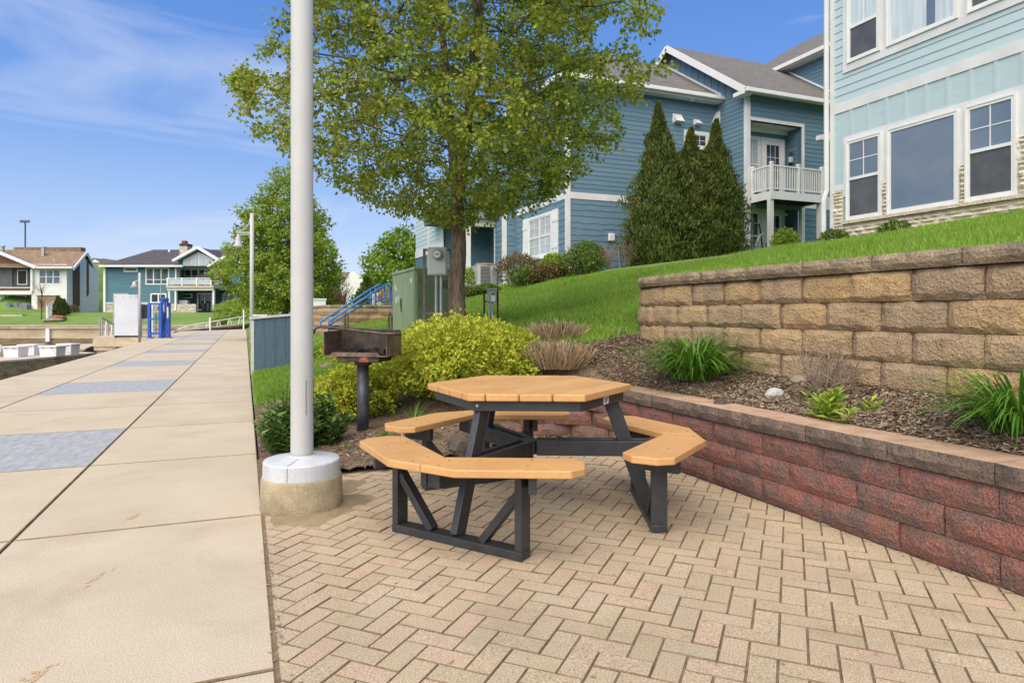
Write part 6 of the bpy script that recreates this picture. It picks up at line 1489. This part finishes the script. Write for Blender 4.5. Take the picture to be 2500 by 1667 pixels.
for px in (410, 446, 482): part('glass_panel', cbox(MB(), th_, px, 682, px + 32, 695, 74.28, .02), 'glass_blind', rl_, world=False)
for px in (410.5, 426, 518.5): cpart('porch_column', th_, 'white', px, 709, px + 4, 758, 74.5, .3)
cpart('low_stone_wall', th_, 'far_stone', 411, 742, 478, 768, 74.6, .5); cpart('outdoor_grill', th_, 'galv', 437, 733, 458, 742, 75.2, .6)
cwin(th_, 442, 717, 469, 728, 78.1, 'glass_dark', tr=2.2); cwin(th_, 481, 715, 518, 758, 78.1, 'glass_dark', cols=2, tr=3, nm='sliding_door')
cpart('wall', th_, 'teal_siding', 521, 650, 620, 708, 76, 6); cwin(th_, 524, 652, 556, 694, 75.9, 'glass_blind', cols=2, rows=(680,), tr=2.5)
cpoly('porch_gable', th_, 'teal_siding', [(512, 650), (556, 626), (600, 650)], 75.3, .4)
mb = MB()
for a, b in (((508, 650), (556, 624)), ((556, 624), (604, 650))): mb.beam(Vector(cp(th_, *a, 75.0)), Vector(cp(th_, *b, 75.0)), .5, .25, side=(0, 1, 0))
part('rake_board', mb, 'white', th_, world=False)
cwin(th_, 543, 718, 600, 742, 78.1, 'glass_dark', cols=4, tr=2); cpart('stone_base', th_, 'far_stone', 522, 742, 600, 768, 78.0, .4)
chm = cpart('chimney', th_, 'far_stone', 438.5, 600, 457, 628, 79, 1.2); cpart('chimney_cap', chm, 'dark_metal', 438, 594.5, 457.5, 600, 78.95, 1.3); cpart('chimney_pot', chm, 'brick_red', 443.5, 587.5, 452.5, 594.4, 79.2, .6)
cpart('roof_vent', th_, 'white', 410.5, 609, 414.5, 615, 81, .3)
for px in (492, 503): cpart('bar_stool', th_, 'dark_metal', px, 740, px + 7, 758, 76, .4)
fc = cthing('covered_sofa', 560, 758, 75, 'gray covered patio furniture under the teal house porch', 'furniture cover')
cpoly('cover', fc, 'cover_gray', [(539, 760), (540, 746), (545, 743), (585, 744), (592, 748), (594, 760)], 75, 1.2); cpart('strap', fc, 'dark_metal', 558, 743.5, 559, 760, 74.97, .02)
# --- white and brown house
wh = cthing('white_house', 100, 760, 79, 'white-sided house with brown gable and tan shingle roof across the water', 'house')
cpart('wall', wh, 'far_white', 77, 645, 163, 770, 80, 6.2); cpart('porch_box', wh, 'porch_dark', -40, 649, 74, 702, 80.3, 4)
cpart('porch_trim', wh, 'white', -40, 647.5, 74, 649.4, 79.9, .3); cpart('porch_trim', wh, 'white', -40, 701, 74, 703, 79.9, .3); cpart('brown_band', wh, 'far_brown', -40, 703.1, 76, 710, 79.95, 4); cpart('white_band', wh, 'far_white', -40, 710.1, 77, 719, 79.9, 4)
cpart('porch_post', wh, 'white', 74, 655, 79, 712, 79.7, .3)
cpart('screen_panel', wh, 'screen_mesh', -40, 650, 30, 701, 80.2, .05)
cwin(wh, 42, 659, 66, 695, 80.25, 'glass_dark', tr=1.5, nm='porch_window')
cpoly('brown_gable', wh, 'far_brown', [(-40, 648), (-40, 596), (88, 648)], 80.1, .4)
mb = MB().beam(Vector(cp(wh, -40, 600.5, 79.4)), Vector(cp(wh, 90, 654, 79.4)), .6, .3, side=(0, 1, 0)); part('rake_board', mb, 'white', wh, world=False)
cpart('lower_wall', wh, 'far_beige', -40, 719, 78, 770, 82, 3); cwin(wh, 16, 719.5, 64, 740, 81.9, 'glass_dark', cols=2, tr=2.5); cpart('patio_door', wh, 'white', -8, 720, 12, 758, 81.9, .1)
cwin(wh, 94, 658, 148, 694, 79.95, ('glass_blue', 'glass_blue'), cols=3, rows=(675,), tr=2.5); cpart('garage_recess', wh, 'far_beige', 91, 722, 146, 772, 79.93, .05); cpart('recess_head', wh, 'far_brown', 91, 721, 146, 724, 79.9, .05)
# roof: eave line front, ridge, gable end at right
eL, eR = cp(wh, 80, 652, 79.2), cp(wh, 178, 655, 79.2); rL, rR = cp(wh, -60, 607, 83.4), cp(wh, 211.5, 615, 83.4); bR = cp(wh, 240, 671, 86.4); eL2 = cp(wh, -60, 652, 79.2)
part('roof', MB().add([eL2, eR, rR, rL, (eL2[0], bR[1], eL2[2]), (bR[0], bR[1], bR[2])], [(0, 1, 2, 3), (3, 2, 5, 4)]), 'roof_brown', wh, world=False)
part('gable_end', MB().add([cp(wh, 163, 660, 80), cp(wh, 163, 772, 80), cp(wh, 226, 705, 84.9), cp(wh, 226, 655, 84.9), cp(wh, 205, 627, 83.2)], [(0, 1, 2, 3, 4)]), 'far_white', wh, world=False)
# brown side strips stand 5 cm proud of the gable end
def sidestrip(px0, px1, nm, m):
    Yof = lambda px: FPX * 53.95 / (HX - px); f = []
    for px, (tp, bt) in ((px0, (0, 0)), (px1, (0, 0))):
        Y = Yof(px); tz_ = CAMH + (766 - np.interp(px, [163, 205, 211, 226], [658, 626, 632, 655])) / FPX * Y
        bz = CAMH - (np.interp(px, [163, 195, 226], [772, 745, 705]) - 766) / FPX * Y; X = (px - HX) / FPX * Y
        ox, oy, oz = cr_(wh); f += [(X - ox, Y - oy, bz - oz), (X - ox, Y - oy, tz_ - oz)]
    b = [(p[0] + .06, p[1], p[2]) for p in f]
    part(nm, MB().add(f + b, [(0, 1, 3, 2), (4, 6, 7, 5), (0, 4, 5, 1), (2, 3, 7, 6), (1, 5, 7, 3), (0, 2, 6, 4)]), m, wh, world=False)
sidestrip(177, 194, 'brown_strip', 'far_brown'); sidestrip(211, 216, 'brown_strip', 'far_brown')
mb = MB()
for a, b in ((Vector(eR), Vector(rR)), (Vector(rR), Vector(bR))): mb.beam(a + Vector((.05, 0, -.12)), b + Vector((.05, 0, -.12)), .12, .3, side=(1, 0, 0))
part('rake_board', mb, 'white', wh, world=False)
cpart('gutter', wh, 'white', 88, 651, 176, 655, 79.0, .2)
for (px, a, b) in ((104, 604, 626), (4, 602, 614)): sv = cpart('flue', wh, 'galv', px - 3, a, px + 3, b, 82, .3); cpart('flue_cap', sv, 'galv', px - 5, a - 2, px + 5, a - .1, 81.95, .4)
cpart('roof_vent', wh, 'white', 129, 633, 132, 639, 81.2, .3); cpart('roof_ridge_back', wh, 'roof_brown', 33, 603.5, 197, 614, 86, 1)
fc = cthing('covered_patio_set', 40, 760, 79, 'gray covered patio furniture below the screened porch', 'furniture cover')
for (a, b, c) in ((12, 26, 0), (26, 44, .4), (44, 66, .2)): cpoly('cover', fc, 'cover_gray', [(a, 760), (a + 2, 743), ((a + b) / 2, 739), (b - 1, 744), (b, 760)], 79 + c, 1.0)
# --- houses behind
gh = cthing('gray_house', 245, 700, 112, 'gray-roofed house showing between the white and teal houses', 'house')
cpart('wall', gh, 'far_gray', 215, 640, 262, 722, 112, 8); cpoly('roof', gh, 'roof_gray', [(205, 642), (228, 629.5), (240, 634), (252, 631), (275, 640), (275, 664), (225, 664), (222, 642)], 111.5, 6); cpoly('gable', gh, 'far_white', [(222, 641), (231, 633), (243, 641)], 111.3, .2)
cpart('eave', gh, 'white', 222, 661, 262, 664, 111.2, .3); cpart('white_wall', gh, 'far_white', 225, 690, 262, 714, 111.8, .2)
bm_ = cthing('boat_cover', 240, 690, 104, 'white covered boat parked between the far houses', 'boat')
cpoly('hull', bm_, 'white', [(224, 678), (250, 670), (268, 684), (266, 692), (226, 684)], 104, 2); cpoly('stripe', bm_, 'cover_gray', [(232, 677), (240, 674), (262, 688), (255, 688)], 103.9, .05); cpart('trailer', bm_, 'dark_metal', 226, 684, 262, 712, 104.6, 1)
tw = cthing('antenna_tower', 61, 610, 320, 'distant cell antenna mast rising behind the tan roof', 'antenna mast')
part('mast', MB().beam(cp(tw, 61.5, 720, 320), cp(tw, 61.5, 540, 320), .5, .5), 'tower', tw, world=False)
for px in (50, 54, 58, 63, 67, 71): part('antenna', MB().beam(cp(tw, px, 544, 319.5), cp(tw, px, 537.5, 319.5), .45, .3), 'tower', tw, world=False)
part('platform', MB().beam(cp(tw, 49, 541, 320), cp(tw, 72, 541, 320), .4, .3), 'tower', tw, world=False)
# plants across the water
for k, (px, py, Y, h_, rr) in enumerate(((140, 776, 70, 2.25, .62), (149, 776, 71, 2.1, .5), (157, 774, 72, 1.95, .5))):
    p = at(px, py, Y); blob_bush('arborvitae', ['tallest dark arborvitae touching the white lattice screen', 'middle dark arborvitae of the row by the lattice screen', 'smallest dark arborvitae of the row farthest from the lattice screen'][k], (p.x, p.y, p.z - .1), rr, rr, h_, 1600, 'yew_leaf', .22, .09, 120 + k, cat='evergreen', group='arborvitae by the lattice screen', cone=1, rough=.08, vert=True, stems=False)
p = at(178, 765, 74); blob_bush('shrub', 'yellowish shrub beyond the arborvitae row', (p.x, p.y, p.z - .2), .6, .6, 1.1, 900, 'shrub_brown', .14, .07, 130)
p = at(236, 700, 95); blob_bush('shrub', 'yellow-green shrub between the white and teal houses', (p.x, p.y, p.z - 1.5), 1.0, 1.0, 3.2, 1400, 'spirea_leaf', .2, .11, 131)
for k, (px, py, Y, rx, rz) in enumerate(((560, 770, 60, 1.35, 1.6), (585, 768, 58, 1.4, 1.8), (610, 770, 57, 1.3, 1.6), (533, 786, 60, .7, .75), (645, 770, 54, 1.6, 1.7))):
    p = at(px, py + 12, Y); blob_bush('shrub', ['light green rounded shrub behind the raised end of the white gangway', 'tall light green shrub beside the slim bell lamp', 'light green shrub just behind the blue hut roof', 'small yellow ball shrub by the white gangway', 'wide light green shrub under the dense pear tree'][k], (p.x, p.y, p.z), rx, rx, rz, 1800, 'spirea_leaf' if k == 3 else 'bright_leaf', .16, .09, 140 + k, group='shrubs by the gangway')
p = at(101, 782, 68); t = thing('bare_tree', (p.x, p.y, p.z), 'small leafless young tree before the white house', 'tree'); r_ = np.random.default_rng(150)
part('trunk', MB().tube([(0, 0, -.2), (.03, 0, 1.4), (.05, 0, 3.2)], [.07, .05, .025], 6), 'brown_twig', t, world=False); mb = MB()
for q in range(46):
    z = r_.uniform(.9, 3.2); a = r_.uniform(0, 6.283); ln = r_.uniform(.6, 1.5); s0 = Vector((.04, 0, z)); e = s0 + Vector((math.cos(a) * ln * .75, math.sin(a) * ln * .75, ln * .95)); mb.tube([s0, s0.lerp(e, .5) + Vector((0, 0, -.08)), e], [.02, .014, .008], 4)
part('branches', mb, 'brown_twig', t, world=False)
lt = cthing('lattice_screen', 123, 783, 68.5, 'white lattice garden screen beside the dark arborvitae', 'screen')
for k in range(9): part('slat', MB().beam(cp(lt, 114.5 + k * 2.1, 783 - k * 1.1, 68 + k * .25), cp(lt, 114.5 + k * 2.1, 745 - k * 1.2, 68 + k * .25), .04, .16, side=(0, 1, 0)), 'white', lt, world=False)
part('rail', MB().beam(cp(lt, 113, 746, 67.9), cp(lt, 133, 736, 70.1), .05, .12).beam(cp(lt, 113, 778, 67.9), cp(lt, 133, 768, 70.1), .05, .12), 'white', lt, world=False)
rk = at(143, 778, 67); rock('rock', 'orange-tan landscape boulder below the dark arborvitae', (rk.x, rk.y, rk.z), (.75, .4, .4), 'terracotta', 160)
rk = at(128, 782, 66.5); rock('rock', 'flat tan boulder below the lattice screen', (rk.x, rk.y, rk.z), (.9, .4, .25), 'rock', 161)
tr0 = cthing('garden_retainer', 20, 772, 70, 'low tan garden retaining blocks below the screened porch', 'retaining wall')
for k in range(6): cpart('block', tr0, 'tan_seawall', -20 + k * 12.5, 768, -8.2 + k * 12.5, 777, 70, .6)

# ================================================================== pier, docks, lift, gangways
pl = thing('pier', (-6, 40, -1), 'concrete pier platform with beam and piles beyond the promenade edge', 'pier')
q = on_z(232, 824, 0); pf = [(-7.52, 41.2), (-4.285, 39.0), (-4.285, 44.5), (-7.52, 44.5)]
part('deck', MB().prism(pf, lambda a, b, t: (a, b, t), -.12, 0), 'concrete', pl)
fd = Vector((pf[1][0] - pf[0][0], pf[1][1] - pf[0][1], 0)); fl3 = fd.length; fd.normalize(); fnn = Vector((fd.y, -fd.x, 0)); p00 = Vector((*pf[0], 0))
def pbox(a0, a1, t0, t1, z0, z1): c = p00 + fd * (a0 + a1) / 2 - fnn * (t0 + t1) / 2 + Vector((0, 0, (z0 + z1) / 2)); return MB().obox(c, fd * (a1 - a0) / 2, fnn * (t1 - t0) / 2, Vector((0, 0, (z1 - z0) / 2)))
part('edge_beam', pbox(-.02, fl3, -.02, .3, -.50, -.121), 'tan_seawall', pl)
part('pile_cap', MB().prism([(0, -.501), (1.5, -.501), (1.0, -.72), (0, -.72)], lambda a, z, t: tuple(p00 + fd * a - fnn * t + Vector((0, 0, z))), .03, .6), 'tan_seawall', pl)
for a in (.15, .85): part('pile', pbox(a, a + .5, .1, .6, -2.6, -.721), 'dock_side', pl)
pn = cthing('panel_board', 308, 823, 35, 'tall plain white panel enclosure on the concrete pier', 'panel')
cpart('panel', pn, 'sign_panel', 279, 719, 337, 819, 35, .25); cpart('back_panel', pn, 'box_gray', 276, 716, 314, 790, 35.3, .2); cpart('base_channel', pn, 'dark_metal', 279, 819.5, 336, 824, 35.05, .2)
for px in (282, 300, 317, 334): part('bolt', MB().tube([cp(pn, px, 724, 34.99), cp(pn, px, 724, 34.96)], .02, 8), 'galv', pn, world=False)
nb = cthing('notice_board', 352, 823, 35.6, 'white-framed dark board behind the blue lift', 'board'); cpart('board', nb, 'screen_mesh', 345, 744, 372, 778, 35.62, .04); 
for (a, b, c, d) in ((341, 741, 345, 823), (371, 741, 374, 823), (345, 741, 371, 744), (345, 778, 371, 781.5)): cpart('frame', nb, 'white', a, b, c, d, 35.6, .1)
lf = cthing('boat_lift', 384, 824, 34, 'bright blue steel frame lift standing at the promenade edge', 'lift')
for (a, Y) in ((360, 34.2), (387, 33.8), (396, 34.9), (407, 34.6)): cpart('upright', lf, 'lift_blue', a, 739, a + 6.5, 824, Y, .15)
for (y0, y1) in ((739, 743), (777, 781), (812, 817)): cpart('cross_rail', lf, 'lift_blue', 366, y0, 387, y1, 34.05, .08)
for (y0, y1) in ((741, 745), (777, 781), (812, 816)): cpart('cross_rail', lf, 'lift_blue', 393.5, y0, 407, y1, 34.7, .08)
cpart('side_panel', lf, 'lift_blue', 394, 782, 410, 812, 34.9, .06); cpart('mast_head', lf, 'lift_blue', 391, 727, 406, 739, 34.2, .25); cpart('mast_window', lf, 'dark_metal', 396, 731, 404, 736, 34.17, .05)
for (a, y0, y1) in ((370, 744, 776), (370, 782, 810), (393, 750, 770), (398, 744, 760), (408, 750, 776)): cpart('white_strip', lf, 'white', a, y0, a + 2.6, y1, 34.0, .04)
cpart('motor', lf, 'galv', 377, 748, 384, 758, 34.1, .15); cpart('pull_rod', lf, 'dark_metal', 380, 758, 381, 812, 34.15, .03); cpart('control', lf, 'black', 398, 765, 401, 790, 34.6, .05)
part('antenna', MB().beam(cp(lf, 392.5, 739, 34.4), cp(lf, 392.5, 668, 34.4), .03, .03), 'galv', lf, world=False)
for px in (358, 385, 405): cpart('foot_plate', lf, 'lift_blue', px, 823.5, px + 11, 825.5, 34.0, .3)
# gangway left of the panel
gw_ = cthing('gangway', 262, 822, 39, 'gray aluminium gangway railing sloping down behind the white panel', 'gangway')
part('top_rail', MB().tube([cp(gw_, 244, 823, 38), cp(gw_, 243, 785, 38), cp(gw_, 246, 777, 38), cp(gw_, 250, 776, 38.2), cp(gw_, 300, 806, 44), cp(gw_, 352, 835, 50)], .05, 8), 'galv', gw_, world=False)
for k in range(9):
    a = cp(gw_, 250 + k * 7, 822 + k * 2, 38.6 + k * .8); b = cp(gw_, 250 + k * 7 + (3 if k % 2 else -1), 780 + k * 4.2, 38.6 + k * .8); part('strut', MB().beam(a, b, .06, .06), 'white' if k % 2 else 'galv', gw_, world=False)
part('deck', MB().beam(cp(gw_, 250, 824, 38.5), cp(gw_, 345, 845, 50), 1.2, .1, side=(1, .2, 0)), 'dock_top', gw_, world=False)
# truss gangway at the far end
g2 = cthing('gangway', 500, 812, 52, 'white truss gangway rising behind the far end of the promenade', 'gangway')
def gline(t, off): 
    px = 412 + (606 - 412) * t; Y = 47 + 8 * t
    return cp(g2, px, np.interp(t, [0, 1], [817, 793]) - off * np.interp(t, [0, .25, 1], [.12, .75, 1.0]), Y)
for off in (0, 22): part('chord', MB().tube([gline(t, off) for t in np.linspace(0, 1, 9)], .045, 6), 'white', g2, world=False)
part('walkway', MB().beam(gline(0, -3), gline(1, -3), 1.2, .12, side=(.2, 1, 0)), 'dock_top', g2, world=False)
for k in range(13):
    t = .12 + k * .068; part('strut', MB().beam(gline(t, 0), gline(t + (.03 if k % 2 else -.03), 22), .05, .05), 'white', g2, world=False)
for px, y0, Y in ((595, 756, 52), (513, 775, 50)): part('marker_post', MB().beam(cp(g2, px, 808, Y), cp(g2, px, y0, Y), .09, .09), 'white', g2, world=False)
# floating dock with boxes
dk = thing('floating_dock', (-12, 33, -1.5), 'low concrete floating dock beside the promenade with mossy sides', 'dock')
a0, a1, a2 = at(-90, 897, 28.2), at(70, 872.5, 31.6), at(236, 860.5, 36.6); zt_ = -.9
def dpt(p, d=0): return (p.x - d * .9, p.y + d * .45)
pts = [(a0.x, a0.y), (a1.x, a1.y), (a2.x, a2.y)]
back = [(x - 1.6, y + 2.2) for x, y in pts]
for (p, q, r_, s_) in ((pts[0], pts[1], back[1], back[0]), (pts[1], pts[2], back[2], back[1])):
    part('deck', MB().prism([p, q, r_, s_], lambda a, b, t: (a, b, t), zt_ - .10, zt_), 'dock_top', dk)
    n_ = 5
    for k in range(n_):
        u0, u1 = k / n_ + .004, (k + 1) / n_ - .004; P0 = Vector((*p, 0)).lerp(Vector((*q, 0)), u0); P1 = Vector((*p, 0)).lerp(Vector((*q, 0)), u1); d_ = (P1 - P0).normalized(); nn_ = Vector((d_.y, -d_.x, 0))
        c = (P0 + P1) / 2 + nn_ * -.12 + Vector((0, 0, zt_ - .48)); part('side_panel', MB().obox(c, (P1 - P0) / 2, nn_ * .1, Vector((0, 0, .37))), 'dock_side', dk)
mid_ = Vector((a1.x, a1.y, 0))
fp = thing('dock_finger', (-15, 41, -1.5), 'narrow finger dock running out behind the white dock boxes', 'dock')
p, q = at(185, 857, 37), at(221, 843, 43); part('deck', MB().beam((p.x, p.y, -.75), (q.x, q.y, -.75), .9, .1), 'dock_top', fp); part('fender', MB().beam((p.x, p.y, -1.05), (q.x, q.y, -1.05), .7, .45), 'dock_side', fp)
for k, (px0, px1, py0, py1, Y) in enumerate(((20, 58, 838, 864, 33.0), (56, 96, 833, 859, 34.6), (107, 150, 837, 862.5, 33.6), (150, 185, 832, 858.5, 35.0))):
    lab = ['white dock box with a gray boat bow on its far side', 'white dock box tucked behind the first one', 'white dock box at the mossy dock joint', 'white dock box next to the narrow finger dock'][k]
    bx2 = cthing('dock_box', (px0 + px1) / 2, py1, Y, lab, 'dock box', 'white dock boxes'); zz = zt_ - bx2['oz']
    w_ = (px1 - px0) * Y / FPX / 2; h2 = (py1 - py0) * Y / FPX
    bx2.location.z = zt_
    part('bin', MB().add([(-w_ * .9, -.33, 0), (w_ * .9, -.33, 0), (w_ * .9, .33, 0), (-w_ * .9, .33, 0), (-w_ * .97, -.36, h2 * .86), (w_ * .97, -.36, h2 * .86), (w_ * .97, .36, h2 * .86), (-w_ * .97, .36, h2 * .86)],
         [(3, 2, 1, 0), (4, 5, 6, 7), (0, 1, 5, 4), (1, 2, 6, 5), (2, 3, 7, 6), (3, 0, 4, 7)]), 'white', bx2, world=False)
    part('lid', MB().box(-w_ * 1.08, w_ * 1.08, -.42, .42, h2 * .865, h2), 'white', bx2, world=False, bevel=.03)
    for xx in (-w_ * .5, w_ * .5): part('latch', MB().box(xx - .03, xx + .03, -.44, -.421, h2 * .82, h2 * .9), 'dark_metal', bx2, world=False)
bw = cthing('boat', 3, 862, 33.5, 'bow of a small gray boat at the dock edge', 'boat'); part('hull', MB().add([cp(bw, -30, 858, 33), cp(bw, -30, 842, 33), cp(bw, 3, 841, 33.3), cp(bw, 10, 848, 33.5), cp(bw, 2, 860, 33.3), cp(bw, -30, 858, 35), cp(bw, -30, 842, 35), cp(bw, 2, 841, 34.2)], [(0, 1, 2, 3, 4), (1, 6, 7, 2), (2, 7, 3), (5, 7, 6), (0, 4, 5), (4, 3, 7, 5), (0, 5, 6, 1)]), 'white', bw, world=False)
part('rail', MB().tube([cp(bw, 9, 848, 33.4), cp(bw, 19, 858, 33.4)], .02, 5), 'galv', bw, world=False)
# white gable house and brown roof far behind the tree gap
g3 = cthing('white_house', 850, 735, 62, 'white gabled house beyond the picket fence', 'house')
cpoly('wall', g3, 'far_white', [(812, 745), (812, 690), (862, 662), (905, 698), (905, 745)], 62, 5); cpoly('roof', g3, 'roof_brown', [(790, 695), (812, 664.5), (850, 664.5), (838, 688), (812, 700)], 61.8, 3); cwin(g3, 820, 706, 850, 730, 61.9, 'glass_blind', cols=3, tr=2)
cpart('veranda', g3, 'far_white', 770, 705, 812, 745, 63, 3)
